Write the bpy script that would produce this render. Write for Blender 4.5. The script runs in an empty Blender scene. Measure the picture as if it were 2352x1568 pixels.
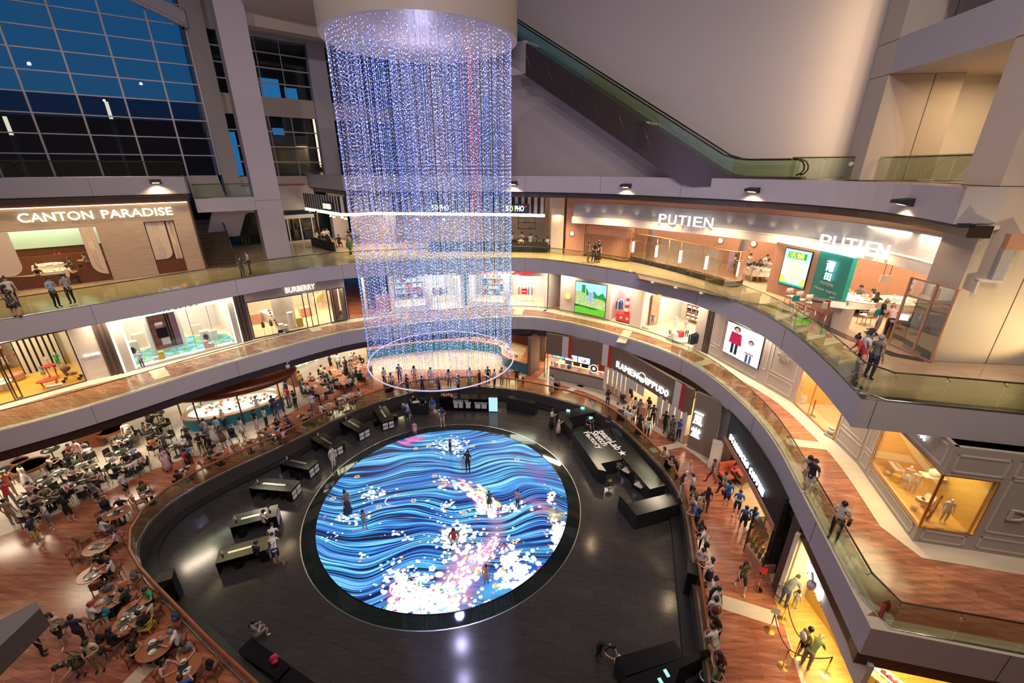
import bpy,math,random
from mathutils import Vector,Matrix
random.seed(7)
SC=bpy.context.scene
COL=SC.collection
# camera, world, exposure
TH=math.radians(22.06);FPX=985.0;CZ=18.0
cam_d=bpy.data.cameras.new('camera');cam_d.sensor_width=36;cam_d.lens=FPX/2352*36
cam_d.clip_start=0.1;cam_d.clip_end=400
cam=bpy.data.objects.new('camera',cam_d);COL.objects.link(cam)
cam.location=(0,0,CZ);cam.rotation_euler=(math.radians(90)-TH,0,0)
SC.camera=cam
SC.view_settings.view_transform='Standard';SC.view_settings.look='None'
SC.view_settings.gamma=1;SC.view_settings.exposure=0.4
SC.view_settings.use_curve_mapping=False
SC.cycles.max_bounces=5;SC.cycles.transparent_max_bounces=20
SC.cycles.diffuse_bounces=2;SC.cycles.glossy_bounces=3
SC.cycles.sample_clamp_indirect=4.0
SC.cycles.use_denoising=True
W_=bpy.data.worlds.new('dusk_sky');SC.world=W_;W_.use_nodes=True
wn=W_.node_tree.nodes;wl=W_.node_tree.links
bg=wn['Background']
tc=wn.new('ShaderNodeTexCoord');sp=wn.new('ShaderNodeSeparateXYZ');cr=wn.new('ShaderNodeValToRGB')
wl.new(tc.outputs['Generated'],sp.inputs[0]);wl.new(sp.outputs['Z'],cr.inputs[0]);wl.new(cr.outputs[0],bg.inputs[0])
cr.color_ramp.elements[0].position=0.0;cr.color_ramp.elements[0].color=(.012,.07,.15,1)
cr.color_ramp.elements[1].position=.55;cr.color_ramp.elements[1].color=(.003,.062,.20,1)
bg.inputs[1].default_value=1.0
def area(name,loc,rot,sx,sy,energy,color,spread=None,parent=None):
 l=bpy.data.lights.new(name,'AREA');l.shape='RECTANGLE';l.size=sx;l.size_y=sy
 l.energy=energy;l.color=color
 if spread:l.spread=math.radians(spread)
 o=bpy.data.objects.new(name,l);COL.objects.link(o);o.location=loc;o.rotation_euler=rot
 if parent:o.parent=parent
 return o
def spot(name,loc,tgt,energy,color,ang=60,blend=.5,size=.1):
 l=bpy.data.lights.new(name,'SPOT');l.energy=energy;l.color=color
 l.spot_size=math.radians(ang);l.spot_blend=blend;l.shadow_soft_size=size
 o=bpy.data.objects.new(name,l);COL.objects.link(o);o.location=loc
 o.rotation_euler=(Vector(tgt)-Vector(loc)).to_track_quat('-Z','Y').to_euler()
 return o
WARM=(1,.70,.38);WARM2=(1,.82,.6);LAV=(.86,.8,1)
for(x,y,z,t,e,c) in((-16,12,38,(-10,26,6),3300,(1,.84,.76)),(-4,8,38,(-4,22,4),3300,(1,.84,.76)),(9,8,38,(9,20,4),3300,(1,.84,.76)),(-14,1,30,(-22,34,16),3300,(.95,.83,.92)),(0,0,30,(0,38,16),4200,(.92,.82,.98)),(10,0,30,(12,30,14),3700,(1,.86,.82)),(-6,0,27,(-12,12,1),2300,(1,.78,.6)),(8,-1,27,(12,12,3),1900,(1,.82,.72))):
 spot('atrium_downlight',(x,y,z),t,e,c,120,.9,.15)
 # helpers: pixels to planes
_c,_s=math.cos(TH),math.sin(TH)
def ray(px,py):
 a=(px-1176)/FPX;b=-(py-784)/FPX
 return(a,_c+b*_s,-_s+b*_c)
def G(px,py,z):
 d=ray(px,py);t=(z-CZ)/d[2]
 return(d[0]*t,d[1]*t)
def Gv(px,py,z):
 g=G(px,py,z);return Vector((g[0],g[1],z))
def W(px,py,A,B):
 d=ray(px,py);nx,ny=B[1]-A[1],-(B[0]-A[0])
 t=(nx*A[0]+ny*A[1])/(nx*d[0]+ny*d[1])
 return Vector((d[0]*t,d[1]*t,CZ+d[2]*t))
Z0,Z1,Z2,Z3=.9,6.0,11.0,17.4
CEN=(-3.8,19.9)
# materials
MATS={}
def mat(name,col,rough=.5,metal=0,emit=None,est=0,noise=0,nscale=4,spec=.5,stretch=None,alpha=None,bump=0):
 if name in MATS:return MATS[name]
 m=bpy.data.materials.new(name);m.use_nodes=True;n=m.node_tree.nodes;l=m.node_tree.links
 b=n['Principled BSDF'];b.inputs['Base Color'].default_value=(*col,1)
 b.inputs['Roughness'].default_value=rough;b.inputs['Metallic'].default_value=metal
 b.inputs['Specular IOR Level'].default_value=spec
 if emit:b.inputs['Emission Color'].default_value=(*emit,1);b.inputs['Emission Strength'].default_value=est
 if noise:
  t=n.new('ShaderNodeTexCoord');mp=n.new('ShaderNodeMapping');nz=n.new('ShaderNodeTexNoise');mx=n.new('ShaderNodeMix')
  mx.data_type='RGBA'
  l.new(t.outputs['Object'],mp.inputs[0]);l.new(mp.outputs[0],nz.inputs['Vector']);nz.inputs['Scale'].default_value=nscale
  nz.inputs['Detail'].default_value=5
  if stretch:mp.inputs['Scale'].default_value=stretch
  mx.inputs['A'].default_value=(*[c*(1-noise) for c in col],1);mx.inputs['B'].default_value=(*[min(1,c*(1+noise)) for c in col],1)
  l.new(nz.outputs['Fac'],mx.inputs['Factor']);l.new(mx.outputs['Result'],b.inputs['Base Color'])
  if bump:
   bp=n.new('ShaderNodeBump');bp.inputs['Strength'].default_value=bump
   l.new(nz.outputs['Fac'],bp.inputs['Height']);l.new(bp.outputs[0],b.inputs['Normal'])
 MATS[name]=m
 return m
def srgb(r,g,b):
 f=lambda u:(u/255/12.92 if u/255<=.04045 else((u/255+.055)/1.055)**2.4)
 return(f(r),f(g),f(b))
def emat(name,col,st=1.0):
 if name in MATS:return MATS[name]
 m=bpy.data.materials.new(name);m.use_nodes=True;n=m.node_tree.nodes;l=m.node_tree.links
 n.remove(n['Principled BSDF']);e=n.new('ShaderNodeEmission');e.inputs[0].default_value=(*col,1);e.inputs[1].default_value=st
 l.new(e.outputs[0],n['Material Output'].inputs[0]);MATS[name]=m
 return m
def glassmat(name,col,refl=.12,rough=.0,tint=.9):
 m=bpy.data.materials.new(name);m.use_nodes=True;n=m.node_tree.nodes;l=m.node_tree.links
 n.remove(n['Principled BSDF'])
 t=n.new('ShaderNodeBsdfTransparent');t.inputs[0].default_value=(*[c for c in col],1)
 g=n.new('ShaderNodeBsdfGlossy');g.inputs[0].default_value=(1,1,1,1);g.inputs['Roughness'].default_value=rough
 fr=n.new('ShaderNodeFresnel');fr.inputs[0].default_value=1.45
 mu=n.new('ShaderNodeMath');mu.operation='MULTIPLY_ADD';mu.inputs[1].default_value=.55;mu.inputs[2].default_value=refl*.3
 l.new(fr.outputs[0],mu.inputs[0])
 mx=n.new('ShaderNodeMixShader');l.new(mu.outputs[0],mx.inputs[0]);l.new(t.outputs[0],mx.inputs[1]);l.new(g.outputs[0],mx.inputs[2])
 l.new(mx.outputs[0],n['Material Output'].inputs[0]);MATS[name]=m
 return m
def plankmat(name,c1,c2,mortar,bw=1.2,rh=.2,rot=.6,rough=.25,msize=.004,nz=.35):
 m=bpy.data.materials.new(name);m.use_nodes=True;n=m.node_tree.nodes;l=m.node_tree.links
 b=n['Principled BSDF'];b.inputs['Roughness'].default_value=rough
 t=n.new('ShaderNodeTexCoord');mp=n.new('ShaderNodeMapping');mp.inputs['Rotation'].default_value=(0,0,rot)
 br=n.new('ShaderNodeTexBrick');br.inputs['Scale'].default_value=1;br.inputs['Brick Width'].default_value=bw
 br.inputs['Row Height'].default_value=rh;br.inputs['Mortar Size'].default_value=msize;br.inputs['Bias'].default_value=0
 br.inputs['Color1'].default_value=(*c1,1);br.inputs['Color2'].default_value=(*c2,1);br.inputs['Mortar'].default_value=(*mortar,1)
 l.new(t.outputs['Object'],mp.inputs[0]);l.new(mp.outputs[0],br.inputs['Vector'])
 mp2=n.new('ShaderNodeMapping');mp2.inputs['Rotation'].default_value=(0,0,rot);mp2.inputs['Scale'].default_value=(.5,5,1)
 l.new(t.outputs['Object'],mp2.inputs[0])
 no=n.new('ShaderNodeTexNoise');no.inputs['Scale'].default_value=1.6;no.inputs['Detail'].default_value=6;l.new(mp2.outputs[0],no.inputs['Vector'])
 mr=n.new('ShaderNodeMapRange');mr.inputs['From Min'].default_value=.3;mr.inputs['From Max'].default_value=.7
 mr.inputs['To Min'].default_value=1-nz;mr.inputs['To Max'].default_value=1+nz;l.new(no.outputs['Fac'],mr.inputs['Value'])
 mx=n.new('ShaderNodeMix');mx.data_type='RGBA';mx.blend_type='MULTIPLY';mx.inputs['Factor'].default_value=1
 l.new(br.outputs['Color'],mx.inputs['A']);l.new(mr.outputs[0],mx.inputs['B']);l.new(mx.outputs['Result'],b.inputs['Base Color'])
 MATS[name]=m
 return m
M={}
M['white']=mat('painted_panel',(.43,.395,.42),.55,noise=.02,nscale=.6)
M['beige_panel']=mat('beige_panel',(.44,.37,.31),.55,noise=.03,nscale=.5)
M['grey_panel']=mat('grey_panel',(.36,.33,.33),.6,noise=.02)
M['brown_band']=mat('dark_brown_band',(.035,.018,.014),.35)
M['plank']=plankmat('brown_wood_tile',(.31,.115,.065),(.42,.175,.10),(.1,.03,.015),1.6,.22,.5,.18)
M['plank0']=plankmat('red_wood_tile',(.32,.105,.058),(.42,.16,.09),(.12,.03,.015),1.6,.22,.25,.2)
M['cream']=mat('cream_marble',(.66,.55,.42),.15,noise=.12,nscale=.7,stretch=(1,5,1))
M['marble0']=plankmat('cream_marble_tile',(.50,.45,.38),(.42,.37,.31),(.3,.27,.22),1.8,.6,.3,.28,.003,.12)
M['beige_floor']=plankmat('beige_stone_floor',(.50,.36,.22),(.44,.31,.19),(.25,.18,.1),1.8,.9,.3,.14,.003,.1)
M['dark_stone']=mat('dark_stone',(.06,.05,.045),.15,noise=.2,nscale=2)
M['rink']=plankmat('dark_rink_tile',(.036,.033,.033),(.044,.04,.04),(.016,.015,.015),1.2,.6,.35,.13,.006,.12)
M['rink_edge']=plankmat('dark_polished_stone',(.008,.014,.012),(.014,.02,.017),(.01,.012,.01),1.2,1.2,.2,.04,.006,.2)
M['black']=mat('black_gloss',(.006,.006,.007),.18)
M['blackm']=mat('black_matte',(.012,.012,.013),.55)
M['wood_rail']=mat('reddish_wood_rail',(.24,.07,.03),.3,noise=.3,nscale=3,stretch=(1,1,1))
M['dark_rail']=mat('dark_wood_rail',(.06,.03,.02),.3)
M['metal']=mat('steel',(.6,.58,.56),.25,1)
M['dmetal']=mat('dark_bronze_metal',(.12,.09,.07),.35,.8)
M['gold']=mat('brass',(.8,.5,.2),.25,1)
M['glass']=glassmat('clear_glass',(.86,.93,.84),.12)
M['shopglass']=glassmat('shop_glass',(.96,.97,.95),.04)
M['sky_glass']=glassmat('window_glass',(.8,.86,.9),.1)
M['whitewall']=mat('white_paint',(.62,.57,.52),.6)
M['bigwall']=mat('big_wall_plaster',(.46,.41,.40),.7,noise=.02,nscale=1)
M['seam']=mat('panel_seam',(.05,.045,.045),.8)
M['led_white']=emat('lamp_white',(1,.9,.75),6)
M['led_warm']=emat('lamp_warm',(1,.68,.35),5)
M['sign_white']=emat('sign_white',(1,.97,.95),1.7)
M['sign_cool']=emat('sign_cool_white',(.85,.95,1),1.8)
M['sign_warm']=emat('sign_warm_white',(1,.9,.62),1.8)
# helpers: meshes and records
def mesh_obj(name,me,parent=None,loc=None,rz=0):
 o=bpy.data.objects.new(name,me);COL.objects.link(o)
 if parent:o.parent=parent
 if loc is not None:o.location=loc
 if rz:o.rotation_euler=(0,0,rz)
 return o
def tag(o,label=None,cat=None,group=None,kind=None):
 if label:o['label']=label
 if cat:o['category']=cat
 if group:o['group']=group
 if kind:o['kind']=kind
 return o
def struct(o):o['kind']='structure';return o
def empty(name,loc,rz=0,label=None,cat=None,group=None):
 o=bpy.data.objects.new(name,None);COL.objects.link(o);o.location=loc;o.rotation_euler=(0,0,rz)
 o.empty_display_size=.1
 return tag(o,label,cat,group)
class MB:
 def __init__(s):s.v=[];s.f=[];s.m=[];s.cm=0;s.sm=[]
 def add(s,vs,fs,smooth=False):
  k=len(s.v);s.v+=[tuple(v) for v in vs];s.f+=[tuple(i+k for i in f) for f in fs]
  s.m+=[s.cm]*len(fs);s.sm+=[smooth]*len(fs);return s
 def mi(s,i):s.cm=i;return s
 def box(s,x0,x1,y0,y1,z0,z1):
  return s.add([(x0,y0,z0),(x1,y0,z0),(x1,y1,z0),(x0,y1,z0),(x0,y0,z1),(x1,y0,z1),(x1,y1,z1),(x0,y1,z1)],[(0,3,2,1),(4,5,6,7),(0,1,5,4),(1,2,6,5),(2,3,7,6),(3,0,4,7)])
 def cbox(s,cx,cy,cz,sx,sy,sz,rz=0,rx=0):
  R=Matrix.Rotation(rz,3,'Z')@Matrix.Rotation(rx,3,'X');k=[]
  for z in(-.5,.5):
   for x,y in((-.5,-.5),(.5,-.5),(.5,.5),(-.5,.5)):
    p=R@Vector((x*sx,y*sy,z*sz));k.append((p.x+cx,p.y+cy,p.z+cz))
  return s.add(k,[(0,3,2,1),(4,5,6,7),(0,1,5,4),(1,2,6,5),(2,3,7,6),(3,0,4,7)])
 def wall(s,a,b,z0,z1,th,side=1,z0b=None,z1b=None):
  """vertical slab from plan point a to b; thickness goes to the left (side=1) of a->b"""
  dx,dy=b[0]-a[0],b[1]-a[1];L=math.hypot(dx,dy) or 1;nx,ny=-dy/L*th*side,dx/L*th*side
  z0b=z0 if z0b is None else z0b;z1b=z1 if z1b is None else z1b
  vs=[(a[0],a[1],z0),(b[0],b[1],z0b),(b[0]+nx,b[1]+ny,z0b),(a[0]+nx,a[1]+ny,z0),(a[0],a[1],z1),(b[0],b[1],z1b),(b[0]+nx,b[1]+ny,z1b),(a[0]+nx,a[1]+ny,z1)]
  return s.add(vs,[(0,3,2,1),(4,5,6,7),(0,1,5,4),(1,2,6,5),(2,3,7,6),(3,0,4,7)])
 def strip(s,inner,outer,z0,z1):
  """ribbon between two plan polylines, extruded z0..z1 (shared inner verts so the band is one solid)"""
  n=len(inner);vs=[]
  for(a,b) in zip(inner,outer):vs+=[(a[0],a[1],z1),(b[0],b[1],z1),(b[0],b[1],z0),(a[0],a[1],z0)]
  fs=[]
  for i in range(n-1):
   k=i*4
   for j in range(4):fs.append((k+j,k+(j+1)%4,k+4+(j+1)%4,k+4+j))
  fs+=[(0,3,2,1),((n-1)*4,(n-1)*4+1,(n-1)*4+2,(n-1)*4+3)]
  return s.add(vs,fs)
 def tube(s,pts,r,n=6,closed=False,smooth=True,caps=True):
  pts=[Vector(p) for p in pts];m=len(pts);rs=r if isinstance(r,(list,tuple)) else[r]*m;vs=[]
  for i,p in enumerate(pts):
   if closed:d=pts[(i+1)%m]-pts[i-1]
   else:d=pts[min(i+1,m-1)]-pts[max(i-1,0)]
   if d.length<1e-9:d=Vector((0,0,1))
   d.normalize();up=Vector((0,0,1)) if abs(d.z)<.9 else Vector((1,0,0))
   u=d.cross(up).normalized();w=u.cross(d)
   for k in range(n):
    a=2*math.pi*k/n+math.pi/n;q=p+u*math.cos(a)*rs[i]+w*math.sin(a)*rs[i];vs.append((q.x,q.y,q.z))
  fs=[];cnt=m if closed else m-1
  for i in range(cnt):
   for k in range(n):
    a=i*n+k;b=i*n+(k+1)%n;c=((i+1)%m)*n+(k+1)%n;d=((i+1)%m)*n+k;fs.append((a,b,c,d))
  if not closed and caps:fs.append(tuple(range(n))[::-1]);fs.append(tuple((m-1)*n+k for k in range(n)))
  return s.add(vs,fs,smooth)
 def lathe(s,prof,cx=0,cy=0,n=16,smooth=True,sx=1,sy=1,rz=0):
  vs=[];cr_,sr_=math.cos(rz),math.sin(rz)
  for(r,z) in prof:
   for k in range(n):
    a=2*math.pi*k/n;x,y=r*math.cos(a)*sx,r*math.sin(a)*sy
    vs.append((cx+x*cr_-y*sr_,cy+x*sr_+y*cr_,z))
  fs=[]
  for i in range(len(prof)-1):
   for k in range(n):fs.append((i*n+k,i*n+(k+1)%n,(i+1)*n+(k+1)%n,(i+1)*n+k))
  fs.append(tuple(range(n))[::-1]);fs.append(tuple((len(prof)-1)*n+k for k in range(n)))
  return s.add(vs,fs,smooth)
 def prism(s,poly,z0,z1):
  n=len(poly);vs=[(p[0],p[1],z0) for p in poly]+[(p[0],p[1],z1) for p in poly]
  fs=[tuple(range(n))[::-1],tuple(range(n,2*n))]+[(i,(i+1)%n,n+(i+1)%n,n+i) for i in range(n)]
  return s.add(vs,fs)
 def extr(s,poly,thick,origin,ux,uy):
  """flat polygon (list of 2d) on the plane origin+ux*x+uy*y, extruded along ux x uy by thick"""
  o=Vector(origin);ux=Vector(ux);uy=Vector(uy);nn=ux.cross(uy).normalized()*thick;n=len(poly)
  a=[o+ux*p[0]+uy*p[1] for p in poly];b=[q+nn for q in a]
  return s.add([tuple(q) for q in a+b],[tuple(range(n))[::-1],tuple(range(n,2*n))]+[(i,(i+1)%n,n+(i+1)%n,n+i) for i in range(n)])
 def ball(s,c,r,n=10,m=6,sx=1,sy=1,sz=1):
  vs=[]
  for i in range(m+1):
   t=math.pi*i/m
   for k in range(n):
    a=2*math.pi*k/n;vs.append((c[0]+r*sx*math.sin(t)*math.cos(a),c[1]+r*sy*math.sin(t)*math.sin(a),c[2]+r*sz*math.cos(t)))
  fs=[((i+1)*n+k,(i+1)*n+(k+1)%n,i*n+(k+1)%n,i*n+k) for i in range(m) for k in range(n)]
  return s.add(vs,fs,True)
 def mesh(s,name,mats):
  me=bpy.data.meshes.new(name);me.from_pydata(s.v,[],s.f)
  for m in(mats if isinstance(mats,(list,tuple)) else[mats]):me.materials.append(m)
  if len(me.polygons)==len(s.m):
   me.polygons.foreach_set('material_index',s.m);me.polygons.foreach_set('use_smooth',s.sm)
  me.update();return me
 def build(s,name,mats,parent=None,loc=None,rz=0):return mesh_obj(name,s.mesh(name,mats),parent,loc,rz)
def catmull(P,n=6):
 out=[]
 for i in range(len(P)-1):
  p0=P[max(i-1,0)];p1=P[i];p2=P[i+1];p3=P[min(i+2,len(P)-1)]
  for k in range(n):
   t=k/n
   out.append(tuple(.5*((2*p1[j])+(-p0[j]+p2[j])*t+(2*p0[j]-5*p1[j]+4*p2[j]-p3[j])*t*t+(-p0[j]+3*p1[j]-3*p2[j]+p3[j])*t**3) for j in range(2)))
 out.append(tuple(P[-1]));return out
def resample(P,step):
 out=[P[0]];acc=0
 for a,b in zip(P[:-1],P[1:]):
  L=math.hypot(b[0]-a[0],b[1]-a[1])
  while acc+L>=step:
   t=(step-acc)/L;a=(a[0]+(b[0]-a[0])*t,a[1]+(b[1]-a[1])*t);out.append(a);L=math.hypot(b[0]-a[0],b[1]-a[1]);acc=0
  acc+=L
 if math.hypot(out[-1][0]-P[-1][0],out[-1][1]-P[-1][1])>.05:out.append(P[-1])
 return out
def smooth(P,it=3,fix=()):
 for _ in range(it):
  P=[P[0]]+[P[i] if i in fix else tuple((P[i-1][j]+2*P[i][j]+P[i+1][j])/4 for j in range(2)) for i in range(1,len(P)-1)]+[P[-1]]
 return P
def offset(P,d):
 """offset a plan polyline to the left of travel by d"""
 out=[]
 for i in range(len(P)):
  a=P[max(i-1,0)];b=P[min(i+1,len(P)-1)];dx,dy=b[0]-a[0],b[1]-a[1];L=math.hypot(dx,dy) or 1
  out.append((P[i][0]-dy/L*d,P[i][1]+dx/L*d))
 return out
def corner_path(P,cut,step=1.0,sm=4):
 """smooth the points up to index cut, keep the corner there, straight after"""
 A=smooth(resample(catmull(P[:cut+1],8),step),sm);return A+[tuple(p) for p in P[cut+1:]]
def away(p,d=60):
 dx,dy=p[0]-CEN[0],p[1]-CEN[1];L=math.hypot(dx,dy);return(CEN[0]+dx/L*d,CEN[1]+dy/L*d)
_tc={}
def text_mesh(txt,size=1,ext=.05,bold=0.0,sx=1):
 k=(txt,ext,bold)
 if k not in _tc:
  cu=bpy.data.curves.new('t','FONT');cu.body=txt;cu.size=1;cu.extrude=ext;cu.offset=bold;cu.resolution_u=3
  o=bpy.data.objects.new('t',cu);COL.objects.link(o)
  dg=bpy.context.evaluated_depsgraph_get();dg.update();me=bpy.data.meshes.new_from_object(o.evaluated_get(dg))
  vs=[tuple(v.co) for v in me.vertices];fs=[tuple(p.vertices) for p in me.polygons]
  bpy.data.objects.remove(o);bpy.data.curves.remove(cu);bpy.data.meshes.remove(me);_tc[k]=(vs,fs)
 return _tc[k]
def put_text(mb,txt,origin,ux,uy,width=None,height=None,ext=.05,bold=0.0,center=False,shear=0):
 vs,fs=text_mesh(txt,1,ext,bold)
 if not vs:return 0
 x0=min(v[0] for v in vs);x1=max(v[0] for v in vs);y0=min(v[1] for v in vs);y1=max(v[1] for v in vs)
 if center is None:y0=0
 sy=(height/(y1-y0)) if height else None;sx=(width/(x1-x0)) if width else sy
 if sy is None:sy=sx
 o=Vector(origin);ux=Vector(ux).normalized();uy=Vector(uy).normalized();nn=ux.cross(uy)
 off=-(x1-x0)/2*sx if center else 0
 out=[tuple(o+ux*((v[0]-x0)*sx+off+shear*(v[1]-y0)*sy)+uy*((v[1]-y0)*sy)+nn*(v[2]+ext)) for v in vs]
 mb.add(out,fs);return(x1-x0)*sx
def polylen(P):
 L=[0]
 for a,b in zip(P[:-1],P[1:]):L.append(L[-1]+math.hypot(b[0]-a[0],b[1]-a[1]))
 return L
def at_len(P,s):
 L=polylen(P);s=max(0,min(s,L[-1]-1e-6))
 for i in range(len(P)-1):
  if L[i+1]>=s:
   t=(s-L[i])/((L[i+1]-L[i]) or 1);a,b=P[i],P[i+1];d=Vector((b[0]-a[0],b[1]-a[1])).normalized()
   return(a[0]+(b[0]-a[0])*t,a[1]+(b[1]-a[1])*t),(d.x,d.y)
def nearest_len(P,q):
 L=polylen(P);best=(1e9,0)
 for i in range(len(P)-1):
  a=Vector(P[i]);b=Vector(P[i+1]);ab=b-a;t=max(0,min(1,(Vector(q)-a).dot(ab)/(ab.length_squared or 1)))
  d=(a+ab*t-Vector(q)).length
  if d<best[0]:best=(d,L[i]+t*ab.length)
 return best[1]
def sub(P,s0,s1,step=.5):
 n=max(2,int(abs(s1-s0)/step)+1);return[at_len(P,s0+(s1-s0)*i/(n-1))[0] for i in range(n)]
def path_px(P,px,py_,z):
 """distance along plan path P of the point seen at this pixel on level z"""
 return nearest_len(P,G(px,py_,z))
def px_on(P,px):
 """distance along plan path P where the vertical line seen at column px (at eye height z) crosses it -- coarse scan"""
 pass
 # THE SETTING
P2=[(0,735),(136,713),(272,691),(398,667),(534,644),(633,627),(800,607),(1178,592),(1278,599),(1402,618),(1553,647),(1665,682),(1742,713),(1810,752),(1839,777),(1905,835),(1979,916),(2352,953)]
P1=[(0,990),(149,952),(331,895),(506,839),(601,813),(756,771),(846,753),(1178,727),(1286,737),(1400,765),(1534,808),(1608,845),(1674,898),(1731,949),(1784,1016),(1825,1107),(1862,1168),(1896,1237),(1941,1326),(2001,1443),(2352,1511)]
E2=[G(*p,Z2) for p in P2];E1=[G(*p,Z1) for p in P1]
def ext0(P,d):
 a,b=P[0],P[1];L=math.hypot(a[0]-b[0],a[1]-b[1]);return[(a[0]+(a[0]-b[0])/L*d,a[1]+(a[1]-b[1])/L*d)]+P
def ext1(P,d):return ext0(P[::-1],d)[::-1]
E2=ext0(E2,9);E1=ext0(E1,9)
E2s=corner_path(ext1(E2,12),17,1.0,6);E1s=corner_path(ext1(E1,12),20,1.0,6)
CEN2=(-3.8,4.0)
def away2(p,d=62):
 dx,dy=p[0]-CEN2[0],p[1]-CEN2[1];L=math.hypot(dx,dy);return(CEN2[0]+dx/L*d,CEN2[1]+dy/L*d)
def slab(name,edge,z,th,matf):
 o=MB().strip(edge,[away2(p) for p in edge],z-th,z).build(name,matf);return struct(o)
FA=1.08
def level(edge,z,floormat,bd=.55,so=.35):
 inn=offset(edge,.12)
 slab('floor',inn,z-.012,.5,floormat)
 f=MB().strip(edge,offset(edge,.14),z-FA,z).build('trim_1',M['white']);struct(f)
 b=MB().strip(offset(edge,.10),offset(edge,.5),z-FA-bd,z-FA+.02).build('trim_2',M['brown_band']);struct(b)
 s=MB().strip(offset(edge,.5),[away2(p) for p in edge],z-FA-so,z-FA-so+.1).build('ceiling',M['whitewall']);struct(s)
 L=polylen(edge)[-1];k=5.0;j=MB()
 while k<L-1:
  (p,d)=at_len(edge,k);j.cbox(p[0]+d[1]*.004,p[1]-d[0]*.004,z-FA/2,.014,.012,FA-.02,math.atan2(d[1],d[0]));k+=7.3
 struct(j.build('trim_3',M['seam']))
level(E2s,Z2,M['beige_floor'],.04,.02);level(E1s,Z1,M['plank'])
struct(MB().strip(offset(E1s,.0),offset(E1s,.42),Z1-.01,Z1+.004).build('floor',M['cream']))
struct(MB().strip(offset(E2s,.0),offset(E2s,.38),Z2-.01,Z2+.004).build('floor',M['dark_stone']))
# L3 ring slab and its fascia
P3=[(702,428),(790,438),(1180,440),(1400,445),(1552,452),(1748,462),(2000,482),(2190,515)]
ZB3=Z3-1.17
E3=[G(*p,ZB3) for p in P3]
E3r=smooth(resample(catmull(E3[1:],8),1.0),4)
c3=E3r[-1];E3r=E3r+[(c3[0]+1.9,c3[1]+.35)]
E3l=[E3[0],E3[1]]
for E in(E3r,E3l):
 struct(MB().strip(E,offset(E,.15),ZB3,Z3).build('trim_4',M['white']))
 struct(MB().strip(offset(E,.1),[away2(p,64) for p in E],Z3-.5,Z3-.02).build('floor',M['beige_floor']))
 if E is E3r:E=E3r[:-1]
 struct(MB().strip(offset(E,.12),offset(E,.6),ZB3-.1,ZB3+.03).build('trim_5',M['blackm']))
 struct(MB().strip(offset(E,.45),offset(E,1.1),ZB3-.42,ZB3-.02).build('trim_6',M['dmetal']))
 struct(MB().strip(offset(E,1.0),[away2(p,64) for p in E],ZB3-.2,ZB3-.1).build('ceiling',M['whitewall']))
j=MB()
for k in(4.5,9.5,15,21,27):
 (p,d)=at_len(E3r,k);j.cbox(p[0]+d[1]*.004,p[1]-d[0]*.004,Z3-.58,.014,.012,1.15,math.atan2(d[1],d[0]))
struct(j.build('trim_3',M['seam']))
# L3 left slab (above the restaurant on the left)
A3,B3=G(0,456,ZB3),G(437,444,ZB3)
u3=Vector((B3[0]-A3[0],B3[1]-A3[1])).normalized();n3=Vector((-u3.y,u3.x))
def L3p(s,o):return(A3[0]+u3.x*s+n3.x*o,A3[1]+u3.y*s+n3.y*o)
LL=math.hypot(B3[0]-A3[0],B3[1]-A3[1])
struct(MB().wall(L3p(-12,0),L3p(LL,0),ZB3,Z3,.15).wall(L3p(LL-.15,0),L3p(LL-.15,6.5),ZB3,Z3,.15,-1).build('trim_4',M['white']))
struct(MB().prism([L3p(-12,.1),L3p(LL,.1),L3p(LL,6.5),L3p(-12,6.5)],Z3-.5,Z3-.02).build('floor',M['beige_floor']))
struct(MB().wall(L3p(-12,.05),L3p(LL-.1,.05),ZB3-.45,ZB3+.02,.5).build('trim_6',M['brown_band']))
struct(MB().prism([L3p(-12,.3),L3p(LL,.3),L3p(LL,6.5),L3p(-12,6.5)],ZB3-.3,ZB3-.2).build('ceiling',M['brown_band']))
j=MB()
for k in(1.7+3.3,):
 q=W(205,420,A3,B3);j.wall((q.x-u3.x*.007,q.y-u3.y*.007),(q.x+u3.x*.007,q.y+u3.y*.007),ZB3,Z3,.012,-1)
struct(j.build('trim_3',M['seam']))
# rink
RAIL=[(587,1558),(536,1512),(472,1454),(408,1385),(344,1321),(298,1270),(288,1235),(300,1196),(343,1145),(396,1107),(519,1047),(630,1001),(725,955),(820,912),(885,891),(944,874),(1088,863),(1145,864),(1203,872),(1270,887),(1346,907),(1414,940),(1481,1000),(1529,1046),(1565,1097),(1583,1148),(1599,1270),(1612,1347),(1622,1423),(1632,1489)]
ZR=Z0+1.05
rw=[G(*p,ZR) for p in RAIL]
rw=[(-1.5,4.9)]+rw+[(6.6,8.2),(5.6,5.2),(2.2,4.0)]
RK=resample(catmull(rw,8),.7);RK=smooth(RK,5)
RKc=RK+[RK[0]]
o=MB().strip(RKc,[away(p,62) for p in RKc],Z0-.4,Z0).build('floor',M['plank0']);struct(o)
rin=offset(RKc,-.12)
struct(MB().strip(RKc,rin,0,Z0+.05).build('wall_rink',M['dark_stone']))
struct(MB().strip(rin,offset(RKc,-.62),0,.16).build('trim_8',M['blackm']))
fl=[(p[0],p[1]) for p in RK]
struct(MB().prism(fl,-.3,0).build('floor',M['rink']))
LC=Vector((-3.86,19.9));LR=7.09
struct(MB().lathe([(7.78,0.0),(7.78,.006)],LC.x,LC.y,96,False).build('floor',M['rink_edge']))
struct(MB().strip([(LC.x+7.83*math.cos(a*math.pi/48),LC.y+7.83*math.sin(a*math.pi/48)) for a in range(97)],[(LC.x+7.78*math.cos(a*math.pi/48),LC.y+7.78*math.sin(a*math.pi/48)) for a in range(97)],.0,.008).build('trim_9',M['metal']))
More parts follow.
